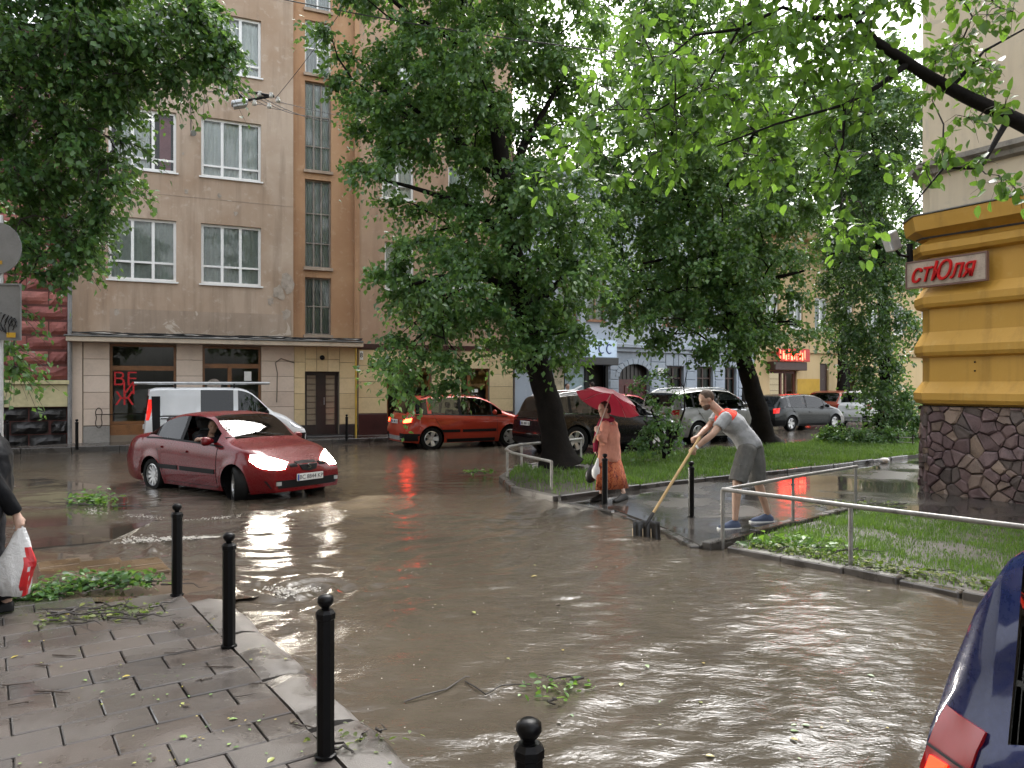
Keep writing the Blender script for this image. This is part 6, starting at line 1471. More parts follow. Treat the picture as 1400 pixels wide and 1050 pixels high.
# ------------------------------------------------------------ the man clearing the drain
def man():
    Y = 9.85
    J = dict(head=P3(966.5, 546.5, Y), face=(-1, -.12, -.42), up=(-.35, 0, 1), fore=(-.8, 0, -.5),
        shL=P3(993, 570, Y-.17), shR=P3(984, 566, Y+.19), elL=P3(974, 594, Y-.27), elR=P3(968, 584, Y+.12), wrL=P3(951, 612, Y-.25), wrR=P3(953, 598, Y-.05),
        hipL=P3(1022, 613, Y-.09), hipR=P3(1031, 612, Y+.12), knL=P3(1008, 659, Y-.16), knR=P3(1036, 659, Y+.2), ankL=P3(1005, 706, Y-.2), ankR=P3(1050, 700, Y+.27),
        toeL=G(983, 718, .09), toeR=P3(1027, 710, Y+.2), grip=True, hdL=(-.65, .1, -.55), hdR=(-.65, -.1, -.35), palmL=(.25, .75, -.4), palmR=(.2, -.6, -.6))
    J['toeR'].z = .058; J['toeL'].z = .058; J['ankL'].z = .14; J['ankR'].z = .14
    def extra(T, j, V, d):
        # orange red yoke over the shoulders
        yb = MB(); d['trunk'](yb, .031, .84, 1.07)
        for q in 'LR': yb.tube([lerp(j['sh'+q], d['ch'], .5), lerp(j['sh'+q], d['ch'], .1)+d['sp']*.012], [.075, .074], 10)
        mesh_obj('shirt_yoke', remesh(yb, .011, 2), cloth('coral_red_cloth', (.62, .055, .035)), T, smooth=180)
        w = j['wrL']; dd = (j['wrL']-j['elL']).normalized(); MB().tube([w-dd*.03, w-dd*.005], .034, 12).build('wristband', WHITE, T, smooth=60)
        for q in 'LR':
            a, t = j['ank'+q], j['toe'+q]; hl = a+(a-t)*.25; hl.z = t.z-.012; dv = t-hl; s_ = Vector((-dv.y, dv.x, 0)).normalized(); R = []
            for p, wd in ((-.06, .03), (.1, .045), (.6, .056), (.9, .05), (1.06, .025)): c = hl+dv*p; R.append([c+s_*wd, c-s_*wd, c-s_*wd-Vector((0, 0, .022)), c+s_*wd-Vector((0, 0, .022))])
            MB().loft(R).build('sole', WHITE, T, fix=True)
        kn = lerp(j['hipL'], j['knL'], .62); MB().box(-.055, .055, -.012, .012, -.075, .075, Matrix.Translation(kn+Vector((.0, -.1, 0))), ch=.01).build('cargo_pocket', cloth('grey_shorts_cloth', (.10, .098, .094)), T)
    person('person', 'man in grey shirt with coral shoulders and shorts bending over a shovel', None, J,
        dict(skin=SKIN, hair=mat('brown_hair', (.06, .035, .02), .7, var=.3, scale=30, bmp=.4), beard=mat('brown_beard', (.07, .04, .025), .8, var=.3, scale=40), top=cloth('heather_grey_cloth', (.27, .275, .285)), bottom=cloth('grey_shorts_cloth', (.10, .098, .094)), shoe=cloth('slate_blue_canvas', (.06, .075, .12))), 1.09, 'shorts', .62, extra=extra)
    # shovel: blade in the water, shaft through both hands
    a = P3(945, 617, Y-.28); b = P3(884, 716, 9.3); ax = (b-a).normalized(); st = a-ax*.22
    T = empty('shovel', (b.x, b.y, 0), 0, 'long wooden handled shovel with ribbed black scoop in the flood', 'shovel'); B = Vector((b.x, b.y, 0))
    MB().tube([st-B, b-ax*.12-B], .0175, 10).build('shaft', mat('pale_ash_wood', (.46, .31, .14), .45, var=.2, scale=6), T, smooth=60)
    BK = mat('worn_black_scoop', (.02, .019, .018), .35, .3, .4, 8)
    MB().tube([b-ax*.16-B, b-ax*.02-B, b+ax*.04-B], [.021, .023, .014], 10).build('socket', BK, T, smooth=60)
    side = Vector((.97, -.22, .03)).normalized(); ba = Vector((.02, -.22, -1)); ba = (ba-side*ba.dot(side)).normalized(); nrm = side.cross(ba).normalized(); nrm = nrm if nrm.y < 0 else -nrm; bl = MB(); n = 28; h = .33; w = .17
    for i in range(n+1):
        u = -1+2*i/n; rib = .010*math.tanh(3*math.sin(u*math.pi*3.5+math.pi/2))
        for j_ in range(7):
            v = j_/6; p = b-B+side*(u*w*(1-.05*(1-v)))+ba*(v*h-.02-.02*(1-u*u)*(v < .3))+nrm*(rib*min(1, v*4)+.04*u*u-.03*v); bl.v.append(tuple(p))
    for i in range(n):
        for j_ in range(6): k = i*7+j_; bl.f.append((k, k+7, k+8, k+1))
    o = bl.build('scoop', BK, T, smooth=50); md = o.modifiers.new('t', 'SOLIDIFY'); md.thickness = .006
    for q in (-.97, -.28, .3):
        MB().tube([b-B+side*q*w+nrm*(.012+.04*q*q)+ba*.06, b-B+side*q*w+nrm*(-.016+.04*q*q)+ba*(h-.05)], .006, 6).build('worn_rib', mat('bare_metal_wear', (.42, .33, .22), .5, .4), T)
man()

# ------------------------------------------------------------ the woman under the red umbrella
def woman():
    Y = 12.1
    J = dict(head=P3(826, 560, Y), face=(-.95, -.45, -.12), up=(0, 0, 1), fore=(-.9, -.4, 0),
        shL=P3(827, 581, Y-.19), shR=P3(838, 580, Y+.17), elL=P3(824, 606, Y-.28), elR=P3(838, 606, Y+.22), wrL=P3(818, 591, Y-.36), wrR=P3(818, 614, Y+.1),
        hipL=P3(830, 627, Y-.09), hipR=P3(836, 627, Y+.09), knL=P3(826, 654, Y-.09), knR=P3(845, 654, Y+.06), ankL=P3(822, 676, Y-.07), ankR=P3(853, 677, Y-.05), toeL=G(808, 684, .07), toeR=G(839, 685, .07),
        grip=True, hdL=(-.2, .1, .4), palmL=(.5, .5, 0), hdR=(-.3, 0, -.7), palmR=(.3, -.3, -.3))
    for q in 'LR': J['toe'+q].z = .054; J['ank'+q].z = .13
    sk = None
    m, t, bs = nodes_of('rust_print_skirt'); p = pos(t); v = nd(t, 'ShaderNodeTexVoronoi'); v.inputs['Scale'].default_value = 16; t.links.new(p, v.inputs['Vector'])
    t.links.new(ramp(t, noise_n(t, p, 13, 4, .6, 1.2), [(.36, (.10, .015, .008)), (.46, (.30, .05, .015)), (.54, (.48, .15, .05)), (.62, (.28, .04, .02)), (.7, (.5, .25, .12))]), bs.inputs['Base Color']); bs.inputs['Roughness'].default_value = .8
    def extra(T, j, V, d):
        sc = cloth('crimson_scarf', (.24, .02, .05)); b = MB(); c = lerp(d['ch'], j['head'], .35)
        b.tube([c+Vector((.085*math.cos(a), .085*math.sin(a), .015*math.sin(a))) for a in np.linspace(0, 6.283, 15)], .035, 8, caps=False); b.tube([c+Vector((-.1, -.1, -.01)), c+Vector((-.16, -.13, -.16)), c+Vector((-.2, -.14, -.36)), c+Vector((-.2, -.14, -.5))], [.04, .045, .042, .035], 8)
        b.build('scarf', sc, T, smooth=180)
        jb = MB(); s_, f_ = d['side'], Vector((-.9, -.4, 0)).normalized(); R = []
        for tt, w, dp in ((.98, .17, .11), (.8, .205, .155), (.5, .215, .175), (.2, .225, .19), (-.05, .235, .2), (-.12, .235, .2)): R.append([d['pel']+(d['ch']-d['pel'])*tt+s_*(w*math.cos(a))+f_*(dp*math.sin(a)) for a in np.linspace(0, 2*math.pi, 25)[:-1]])
        jb.loft(R)
        for q in 'LR': d['arm'](jb, q, .022, 1.9)
        mesh_obj('jacket', wrinkle(remesh(jb, .013, 4), .011, 8), cloth('salmon_pink_jacket', (.52, .235, .17), .14), T, smooth=180)
    person('person', 'woman in salmon jacket and rust print skirt holding a red umbrella', None, J, dict(skin=SKIN2, hair=mat('dark_hair', (.03, .018, .013), .7, var=.3, scale=30, bmp=.4), top=cloth('salmon_pink_jacket', (.52, .235, .17), .14), bottom=m, shoe=mat('black_flat_shoe', (.006, .006, .006), .6, spec=.1)), .95, 'skirt', 1.9, hairlen=.5, extra=extra)
    # umbrella tilted over her shoulder
    hd = P3(816, 592, Y-.40); tp = P3(836, 538, Y-.1); ax = Vector((.36, .28, .89)).normalized(); tip = hd+ax*.70
    T = empty('umbrella', hd, 0, 'crimson red umbrella tilted over the woman in the salmon jacket', 'umbrella')
    MB().tube([Vector((0, 0, 0))-ax*.12, ax*.74], .009, 6).build('shaft', mat('pale_umbrella_shaft', (.5, .45, .4), .4, .3), T); MB().tube([-ax*.16, -ax*.05], .016, 8).build('handle', mat('wood_handle', (.3, .2, .1), .5), T, smooth=60)
    e1 = ax.orthogonal().normalized(); e2 = ax.cross(e1); N = 8; b = MB(); rows = 9; Rm = .52
    def cp(k, t):       # k along the rim in gores, t from crown to rim; sag between the ribs
        an = 2*math.pi*k/N; fr = (k % 1); sag = 1-.085*math.sin(math.pi*fr)*t; r = Rm*t*sag; h = .20*(1-t**1.9)-.02*math.sin(math.pi*fr)*t
        return ax*(.70-.19+h)+(e1*math.cos(an)+e2*math.sin(an))*r
    q = 4
    for i in range(rows+1):
        for k in range(N*q): b.v.append(tuple(cp(k/q, max(.02, i/rows))))
    for i in range(rows):
        for k in range(N*q): k2 = (k+1) % (N*q); b.f.append((i*N*q+k, i*N*q+k2, (i+1)*N*q+k2, (i+1)*N*q+k))
    UM, t, bs = nodes_of('wet_red_nylon'); bs.inputs['Base Color'].default_value = (.13, .009, .02, 1); bs.inputs['Roughness'].default_value = .4; tr = t.nodes.new('ShaderNodeBsdfTranslucent'); tr.inputs[0].default_value = (.27, .018, .034, 1); ms = t.nodes.new('ShaderNodeMixShader'); ms.inputs[0].default_value = .3
    bump(t, bs, noise_n(t, pos(t), 14, 3), .3, .01); t.links.new(bs.outputs[0], ms.inputs[1]); t.links.new(tr.outputs[0], ms.inputs[2]); t.links.new(ms.outputs[0], t.nodes['Material Output'].inputs[0])
    b.build('canopy', UM, T, smooth=32, fix=True)
    for k in range(N): MB().tube([cp(k, .05)-ax*.006, cp(k, .5)-ax*.008, cp(k, 1)-ax*.004], .004, 5).build('rib', STEEL, T)
    MB().tube([ax*.70, ax*.76], [.008, .004], 6).build('ferrule', STEEL, T)
    # bags hanging from her far hand
    c = P3(809, 648, Y-.1); T = empty('handbag', c, 0, 'black slouched handbag hanging beside the rust print skirt', 'bag'); hb = MB(); ell(hb, (0, 0, 0), .1, .07, .15, Matrix.Rotation(rad(18), 3, 'Y')); mesh_obj('bag_body', remesh(hb, .012, 2), mat('black_leather', (.01, .01, .011), .4, var=.3, bmp=.3), T, smooth=180)
    MB().tube([(-.02, 0, .12), (.03, 0, .25), (.09, .02, .36), (.1, .05, .25), (.07, .02, .12)], .008, 6).build('strap', BLK, T)
    c = P3(816, 643, Y-.2); T = empty('carrier_bag', c, 0, 'white carrier bag between the black handbag and rust print skirt', 'bag'); hb = MB(); ell(hb, (0, 0, -.03), .085, .06, .12); hb.tube([(0, 0, .05), (.02, 0, .2)], [.05, .012], 8); mesh_obj('bag_body', remesh(hb, .012, 2), mat('white_film', (.65, .65, .65), .35, var=.1), T, smooth=180)
woman()

# ------------------------------------------------------------ the passer-by at the left edge, carrying a bag
def stand(name, label, x, y, z, ang, h, mats, group=None, arms=None, legs='trousers', sleeve=1.92, r=1.0, vox=.014, hairlen=0):
    k = h/1.75; a = rad(ang); f = Vector((math.cos(a), math.sin(a), 0)); s = Vector((-f.y, f.x, 0)); O = Vector((x, y, z))
    def q(fw, sd, up): return O+f*fw*k+s*sd*k+Vector((0, 0, up*k))
    J = dict(head=q(.04, 0, 1.625), face=tuple(f), up=(0, 0, 1), fore=tuple(f), shL=q(0, .185, 1.43), shR=q(0, -.185, 1.43), elL=q(-.03, .24, 1.15), elR=q(-.03, -.24, 1.15), wrL=q(.06, .25, .9), wrR=q(.06, -.25, .9),
        hipL=q(0, .1, .93), hipR=q(0, -.1, .93), knL=q(.06, .1, .5), knR=q(-.02, -.1, .5), ankL=q(.03, .1, .08), ankR=q(-.12, -.1, .08), toeL=q(.2, .11, .02), toeR=q(.05, -.11, .02), palmL=tuple(-s), palmR=tuple(s))
    if arms:
        for kk, v in arms.items(): J[kk] = v
    return person(name, label, group, J, mats, r, legs, sleeve, vox=vox, hairlen=hairlen)
HAIRK = mat('dark_hair', (.03, .018, .013), .7, var=.3)
JK = mat('wet_black_jacket', (.004, .0045, .006), .6, var=.35, scale=7, bmp=.6, bscale=10, spec=.15)
hp = P3(29, 716, 5.75)
stand('person', 'person in wet black jacket carrying a white and red plastic bag', -3.92, 5.75, .1, 215, 1.74, dict(skin=SKIN2, hair=HAIRK, top=JK, top_name='jacket', bottom=cloth('dark_trousers', (.02, .02, .023)), shoe=BLK), r=1.14,
    arms=dict(elL=Vector((-3.80, 5.60, 1.16)), wrL=hp+Vector((-.03, 0, .06)), hdL=(.25, 0, -.9), palmL=(-.8, .3, 0), shL=Vector((-3.93, 5.58, 1.44)), shR=Vector((-4.03, 5.93, 1.44))), vox=.012)
def plastic_bag():
    T = empty('plastic_bag', (hp.x-.02, hp.y, .25), 0, 'white plastic bag with red print hanging from the black jacketed person', 'bag'); R = random.Random(6)
    n = 28; rows = 14; b = MB()
    zt = hp.z-.25-.03; 
    for i in range(rows+1):
        t = i/rows; w = lerp(.03, .135, min(1, t*1.9)) if t < .55 else lerp(.135, .11, (t-.55)/.45); dp = lerp(.02, .085, min(1, t*1.4)) if t < .9 else .06
        for k in range(n):
            a = 2*math.pi*k/n; cr = 1+.10*math.sin(3*a+t*5)+.06*math.sin(7*a-t*9); sk = .05*(t-.3)
            b.v.append((w*cr*math.cos(a)-sk, dp*cr*math.sin(a), lerp(zt, .03, t)-.01*abs(math.sin(a*2))*(t > .95)))
    for i in range(rows):
        for k in range(n): k2 = (k+1) % n; b.f.append((i*n+k, (i+1)*n+k, (i+1)*n+k2, i*n+k2))
    b.f.append(tuple(rows*n+k for k in range(n)))
    m, t, bs = nodes_of('bag_film'); bs.inputs['Base Color'].default_value = (.68, .69, .70, 1); bs.inputs['Roughness'].default_value = .3; bump(t, bs, noise_n(t, pos(t), 16, 5, .6, 1), .8, .03)
    tr = t.nodes.new('ShaderNodeBsdfTranslucent'); ms = t.nodes.new('ShaderNodeMixShader'); ms.inputs[0].default_value = .35; t.links.new(bs.outputs[0], ms.inputs[1]); t.links.new(tr.outputs[0], ms.inputs[2]); t.links.new(ms.outputs[0], t.nodes['Material Output'].inputs[0])
    bo = b.build('bag_body', m, T, smooth=180, fix=True); RP = mat('red_bag_print', (.5, .015, .02), .35, var=.2)
    rb = MB(); c = 6
    for i in range(4, rows):
        for k in (24, 25, 26, 27, 0) if i > 5 else (25, 26, 27):
            if (i*3+k) % 7 == 0 and i > 7: continue
            q = [Vector(b.v[j]) for j in (i*n+k, (i+1)*n+k, (i+1)*n+(k+1) % n, i*n+(k+1) % n)]; rb.quad(*[tuple(v+Vector((v.x*.02, v.y*.03-.003, 0))) for v in q])
    rb.build('print', RP, bo)
    MB().tube([(-.03, 0, zt-.01), (-.02, 0, zt+.05), (.0, 0, zt+.07), (.02, 0, zt+.05), (.03, 0, zt-.01)], .008, 6).build('handle', m, bo)
plastic_bag()
# people farther off by the grey townhouse shop
for px, Y, h, ang, c1, c2, lab in ((810, 29.0, 1.8, 120, (.03, .035, .06), (.03, .03, .035), 'person in dark jacket at the lit shop doorway'), (775, 28.0, 1.74, -60, (.35, .03, .04), (.05, .06, .1), 'person in red top walking by the pale shop posters'), (758, 27.5, 1.7, 200, (.05, .045, .04), (.04, .04, .04), 'person in brown coat walking by the slanting pipe rail')):
    stand('person', lab, P3(px, 525, Y).x, Y, .13, ang, h, dict(skin=SKIN, hair=HAIRK, top=cloth('top_%d' % px, c1), top_name='jacket', bottom=cloth('legs_%d' % px, c2), shoe=BLK), 'people by the grey townhouse', vox=.02)
# passenger of the red sedan, arm on the sill
def passenger():
    M = red_car.matrix_basis; W_ = lambda x, y, z: M @ Vector((x, y, z))
    f = (W_(1, 0, 0)-W_(0, 0, 0)); sd = W_(0, 1, 0)-W_(0, 0, 0)
    J = dict(head=W_(.06, -.36, 1.18), face=tuple(f*.8-sd*.5), up=(0, 0, 1), fore=tuple(f), shL=W_(-.02, -.19, .98), shR=W_(-.02, -.55, .98), elL=W_(.12, -.16, .76), elR=W_(.16, -.74, .96), wrL=W_(.34, -.2, .78), wrR=W_(.42, -.84, 1.0),
        hipL=W_(.05, -.28, .52), hipR=W_(.05, -.46, .52), knL=W_(.45, -.28, .6), knR=W_(.45, -.46, .6), ankL=W_(.6, -.28, .32), ankR=W_(.6, -.46, .32), toeL=W_(.74, -.28, .28), toeR=W_(.74, -.46, .28), hdR=tuple(f), palmR=(0, 0, -1), hdL=tuple(f), palmL=(0, 0, -1))
    person('person', 'person inside the dark red sedan with an arm on the open window', None, J, dict(skin=SKIN, hair=HAIRK, top=cloth('dark_navy_top', (.02, .02, .03)), bottom=cloth('dark_trousers', (.02, .02, .023)), shoe=BLK), .95, 'trousers', .6, vox=.014)
passenger()

# ============================================================ street furniture and small things
def bollard(h=.76, r=.042):
    T = empty('bollard', (0, 0, 0)); 
    pr = MB().lathe([(r*1.0, -.02), (r, .0), (r, h-.115), (r*1.12, h-.11), (r*1.12, h-.085), (r*.8, h-.07), (0, h-.068)], 8).build('post', BLACKP, T, smooth=30)
    MB().lathe([(.02, h-.075), (.018, h-.06), (.03, h-.05), (.039, h-.032), (.037, h-.012), (.02, h), (0, h+.001)], 14).build('ball_finial', BLACKP, T, smooth=180)
    MB().lathe([(r*1.25, .0), (r*1.25, .012), (r, .016)], 8).build('foot_collar', BLACKP, T, smooth=30); return T
B0 = bollard(); GB = 'black bollards'
bl = [(G(445, 1034, .1), .1, 'thick black ball topped bollard by the kerbstones, leaves and grass at its foot'), (G(313, 884, .1), .1, 'black ball topped bollard standing in a shallow puddle on the slabs'), (G(242, 814, .1), .1, 'black ball topped bollard at the slab edge next to leaf heap'), (Vector((.05, 2.27, .1)), .1, 'black bollard top nearest the navy blue car'),
      (G(827, 689, .04), .04, 'slim black bollard in front of the rust print skirt'), (G(945, 707, .04), .04, 'slim black bollard under the hands of the bending man')]
for i, (p, z, lab) in enumerate(bl):
    o = B0 if i == 0 else copy_tree(B0); o.location = (p.x, p.y, z); tag(o, lab, 'bollard', GB)
    o.rotation_euler = (0, 0, rad(10*i))
for px, py, lab in ((105, 612, 'thin black bollard before the beige corner pilaster'), (10, 616, 'thin black bollard before the black rock plinth'), (474, 600, 'thin black bollard by the yellow gas pipe')):
    o = copy_tree(B0); k = F1.Y(px)-1.9 if px != 474 else F1.Y(px)-2.0; q = P3(px, 525, k); o.location = (q.x, q.y, .11); o.scale = (1, 1, 1.05); tag(o, lab, 'bollard', 'thin bollards along the shop pavement')

def railing(name, label, top, posts, zt, m, r=.024):
    T = empty(name, (posts[0][0], posts[0][1], posts[0][2]), 0, label, 'railing'); B = Vector(posts[0])
    MB().tube([Vector(p)-B for p in top], r, 10).build('top_rail', m, T, smooth=60)
    for x, y, z in posts: MB().tube([Vector((x, y, z-.1))-B, Vector((x, y, zt))-B], r*.95, 10).build('post', m, T, smooth=60)
# right hand corner rail round the bed
RP2 = mat('weathered_pipe', (.24, .232, .22), .4, .35, .35, 7, .2)
c0 = (2.38, 8.68, .66)
railing('pipe_railing', 'pale pipe railing running along the grassy bed towards the navy car', [c0, (3.3, 7.55, .655), (4.35, 6.4, .65), (5.7, 4.9, .65)], [(2.38, 8.68, .0), (3.36, 7.62, .0), (4.9, 5.9, .0)], .655, RP2)
railing('pipe_railing', 'darker pipe railing arm with two posts between the man and the rubble wall', [(2.41, 8.71, .655), (3.6, 9.84, .66), (4.93, 10.98, .67)], [(3.6, 9.84, .0), (4.9, 10.95, .0)], .66, mat('dark_weathered_pipe', (.19, .185, .175), .4, .35, .35, 7, .2), .022)
arc = [(.66, 12.85, .55), (.3, 13.5, .57), (.0, 14.2, .58), (-.12, 14.8, .59), (-.05, 15.4, .6), (.2, 15.9, .6), (.6, 16.3, .6), (1.1, 16.9, .6), (1.6, 17.6, .6)]
railing('curved_railing', 'grey curved pipe railing around the lawn tip at the linden trunk', arc, [(.66, 12.85, .02), (-.09, 14.65, .02), (.2, 15.9, .03), (1.58, 17.58, .03)], .56, GREYP, .026)

# backs of two traffic signs on one post at the left
ps = P3(-4, 340, 9.5); SG = mat('grey_sign_back', (.20, .21, .22), .45, .3, .12, 5)
T = empty('sign_post', (ps.x, ps.y+.03, .0), 0, 'grey steel sign post carrying sign backs beneath the left tree', 'post'); MB().tube([(0, .03, -.1), (0, .03, 3.95)], .035, 10).build('post', STEEL, T, smooth=60)
T = empty('round_sign', (ps.x, ps.y-.04, ps.z), 0, 'back of a round grey traffic sign with yellow sticker', 'sign')
MB().lathe([(0, -.008), (.3, -.008), (.315, -.02), (.322, -.02), (.322, .0), (0, .0)], 40, Matrix.Rotation(rad(90), 4, 'X')).build('disc', SG, T, smooth=40)
YS = mat('yellow_sticker', (.55, .33, .03), .5); MB().box(.0, .12, -.003, .0225, -.2, -.155, Matrix.Translation((-.03, -.004, 0))).build('sticker', YS, T)
z2 = P3(0, 427, 9.5).z; T = empty('square_sign', (ps.x, ps.y-.04, z2), 0, 'back of a rectangular grey traffic plate with black scrawl', 'sign')
fr = MB().box(-.31, .31, -.0, .01, -.35, .35); 
fr.box(-.33, .33, -.02, .0, .33, .35); fr.box(-.33, .33, -.02, .0, -.35, -.33); fr.box(.31, .33, -.02, .0, -.33, .33); fr.box(-.33, -.31, -.02, .0, -.33, .33); fr.build('plate', SG, T)
R = random.Random(2); g = MB()
for k in range(7):
    x0 = -.02+k*.045; g.tube([(x0+.03*math.sin(q*1.7+k*2), -.022, -.2+.09*math.sin(q*1.1+k)+.02*q) for q in range(7)], .006, 4)
g.build('scrawl', BLK, T); MB().box(.16, .27, -.026, -.02, -.315, -.255).build('sticker', YS, T)

# hanging street lamp, insulator bracket and overhead wires
WIRE = mat('overhead_wire', (.03, .03, .03), .5)
def wire(label, a, b, sag=.25, r=.007, group='overhead wires'):
    a = Vector(a); b = Vector(b); pts = [a.lerp(b, t)-Vector((0, 0, sag*4*t*(1-t))) for t in np.linspace(0, 1, 17)]; o = MB().tube([p-a for p in pts], r, 5).build('overhead_wire', WIRE); o.location = a; return tag(o, label, 'wire', group)
lp = P3(328, 142, 16.0)
T = empty('street_lamp', lp, 0, 'small silver street lamp hanging on a wire before the tan building', 'lamp')
Mx = Matrix.Rotation(rad(-18), 4, 'Y') @ Matrix.Rotation(rad(20), 4, 'Z')
MB().box(-.17, .17, -.1, .1, -.03, .07, Mx, ch=.03).build('housing', STEEL, T, smooth=40); MB().box(-.15, .13, -.085, .085, -.075, -.032, Mx, ch=.02).build('diffuser', mat('milky_diffuser', (.6, .62, .64), .25, var=.1), T)
MB().tube([(0, 0, .07), (-.02, 0, .22), (-.1, .05, .42)], .016, 6).build('hanger', BLK, T)
u1 = P3(275, 122, 17); u2 = P3(378, 140, 17)
T = empty('insulator_bracket', lp+Vector((0, .5, .25)), 0, 'iron wire bracket with small pale insulators around the hanging lamp', 'bracket'); O = lp+Vector((0, .5, .25))
for k, (a, b) in enumerate((((316, 120), (333, 134)), ((318, 121), (375, 132)), ((333, 138), (374, 131)))):
    MB().tube([P3(*a, 16.4)-O, P3(*b, 16.4)-O], .03, 6).build('arm', BLK, T)
PORC = mat('porcelain', (.6, .58, .54), .3, var=.1)
for px, py in ((302, 122), (310, 130), (317, 118), (337, 125), (355, 129), (371, 131), (348, 141), (368, 145), (380, 137)):
    p = P3(px, py, 16.4)-O; MB().lathe([(0, -.06), (.045, -.045), (.052, 0), (.03, .03), (.042, .06), (0, .075)], 8, Matrix.Translation(p)).build('insulator', PORC, T, smooth=180)
for k in range(7):
    wire('thin wire strung from the lamp bracket to the tan facade', P3(300+k*10, 122+k*2, 16.4), P3(270+k*30, 118+k*8, 23.6), .1, .010, 'wires at the lamp bracket')
wire('long dark wire crossing the street through the linden crown', P3(372, -4, 15), P3(1060, 92, 13), .15, .012)
wire('thin wire slanting from the lamp across the tan facade', P3(328, 118, 16), P3(262, 6, 22), .1, .007)
wire('thin wire climbing from the lamp bracket past the stair windows', P3(376, 135, 16.4), P3(470, 10, 14), .05, .006)
wire('thin wire from the lamp bracket towards the leaning linden', P3(378, 138, 16.4), P3(640, 172, 15.5), .15, .006)

# ------------------------------------------------------------ litter of the storm
RS = np.random.RandomState(9)
def litter(name, label, pts, n_leaf, size, z, seed, hgt=.08, twigs=6, tl=.6, leafm=None, cat='branch', group='storm litter'):
    """a heap of torn leafy twigs spread along a line of ground points"""
    R = np.random.RandomState(seed); P = np.array([(p[0], p[1]) for p in pts]); c0 = P.mean(0); T = empty(name, (c0[0], c0[1], z), 0, label, cat, group)
    k = R.randint(0, len(P)-1, n_leaf); t = R.rand(n_leaf)[:, None]; q = P[k]*(1-t)+P[k+1]*t+R.randn(n_leaf, 2)*np.array((.11, .07))
    hh = hgt*np.exp(-((R.randn(n_leaf))**2)*.8)*R.rand(n_leaf)
    C = np.concatenate([q-c0, (hh+.004)[:, None]], 1); a = R.randn(n_leaf, 3); a[:, 2] *= .25; nn = R.randn(n_leaf, 3)*.45; nn[:, 2] += 1
    o = tag(mesh_obj('leaves', leaf_mesh('leaves', C, a, nn, size*R.uniform(.5, 1.2, n_leaf), np.clip(.5+R.randn(n_leaf)*.28, 0, 1), LT_BIG), leafm or LEAF_NEAR, T), kind='stuff')
    for i in range(twigs):
        j = R.randint(0, len(P)); an = R.rand()*6.283; b = P[j]-c0+R.randn(2)*.1; L = tl*R.uniform(.5, 1.2)
        w = [(b[0]+L*s*math.cos(an)+R.randn()*.015, b[1]+L*s*math.sin(an)*.6+R.randn()*.015, .012+.03*R.rand()) for s in np.linspace(0, 1, 6)]
        MB().tube(w, [.008, .007, .006, .005, .004, .002], 5).build('twig', TWIG, T)
    return T
LEAF_OLD = m_leaf('trampled_leaf', (.04, .045, .014), (.075, .105, .02), (.2, .21, .045), .3, .6)
litter('leaf_heap', 'long heap of torn green leafy branches along the slab edge', [G(-40, 822, .1), G(40, 818, .1), G(95, 806, .1), G(150, 797, .1), G(205, 800, .1)], 1000, .062, .095, 1, .14, 16, .7, LEAF_LINDEN)
litter('leaf_heap', 'brownish trampled twigs and leaves spread on the slabs behind the leaf heap', [G(60, 850, .1), G(130, 842, .1), G(190, 838, .1), G(150, 826, .1)], 150, .05, .1, 2, .03, 14, .5, LEAF_OLD)
litter('leaf_heap', 'small tuft of bright green leaves on the silted traffic island', [G(108, 690, .02), G(130, 687, .02), G(152, 694, .02)], 220, .085, .03, 3, .2, 8, .9)
litter('leaf_heap', 'scattered yellow green leaves along the front of the railed bed', [(2.75, 8.45), (3.3, 7.95), (3.75, 7.3), (4.35, 6.75), (4.9, 6.0)], 900, .055, .05, 4, .07, 14, .4, LEAF_OLD)
litter('leaf_heap', 'fresh green torn branch inside the corner of the railed bed', [(2.7, 8.55), (3.1, 8.5), (3.5, 8.2)], 200, .085, .06, 5, .14, 6, .5)
litter('leaf_heap', 'leaves and twigs lying on the wet paving by the rubble wall', [(4.6, 11.6), (5.2, 11.7), (5.8, 11.5)], 70, .06, .044, 6, .03, 9, .6, LEAF_OLD)
litter('leaf_heap', 'leafy sprig lying on the kerb beside the curved railing', [G(640, 650, .05), G(655, 646, .05), G(668, 648, .05)], 60, .09, .07, 7, .08, 4, .4)
litter('floating_branch', 'bare forked branch with a few leaves floating on the brown water', [G(740, 947), G(770, 945), G(800, 943)], 45, .05, .01, 8, .035, 2, .25)
litter('leaf_heap', 'grass tuft and yellow leaves caught by the kerbstones', [G(470, 1005, .1), G(490, 1015, .1), G(505, 1020, .1)], 30, .035, .105, 10, .03, 4, .12, LEAF_OLD)
for lab, pp in (('long bare twig floating on the brown water towards the kerb', [(553, 962), (580, 955), (610, 945), (636, 930), (642, 928)]), ('short kinked twig floating on the water between leaf sprigs', [(636, 934), (650, 944), (664, 952), (685, 942), (705, 938), (728, 942)])):
    q = [G(x, y, 0) for x, y in pp]; o = MB().tube([p-q[0]+Vector((0, 0, .012+.01*(i % 2))) for i, p in enumerate(q)], [.005, .005, .005, .004, .004, .003][:len(q)], 5).build('floating_twig', TWIG); o.location = q[0]; tag(o, lab, 'twig', 'storm litter')
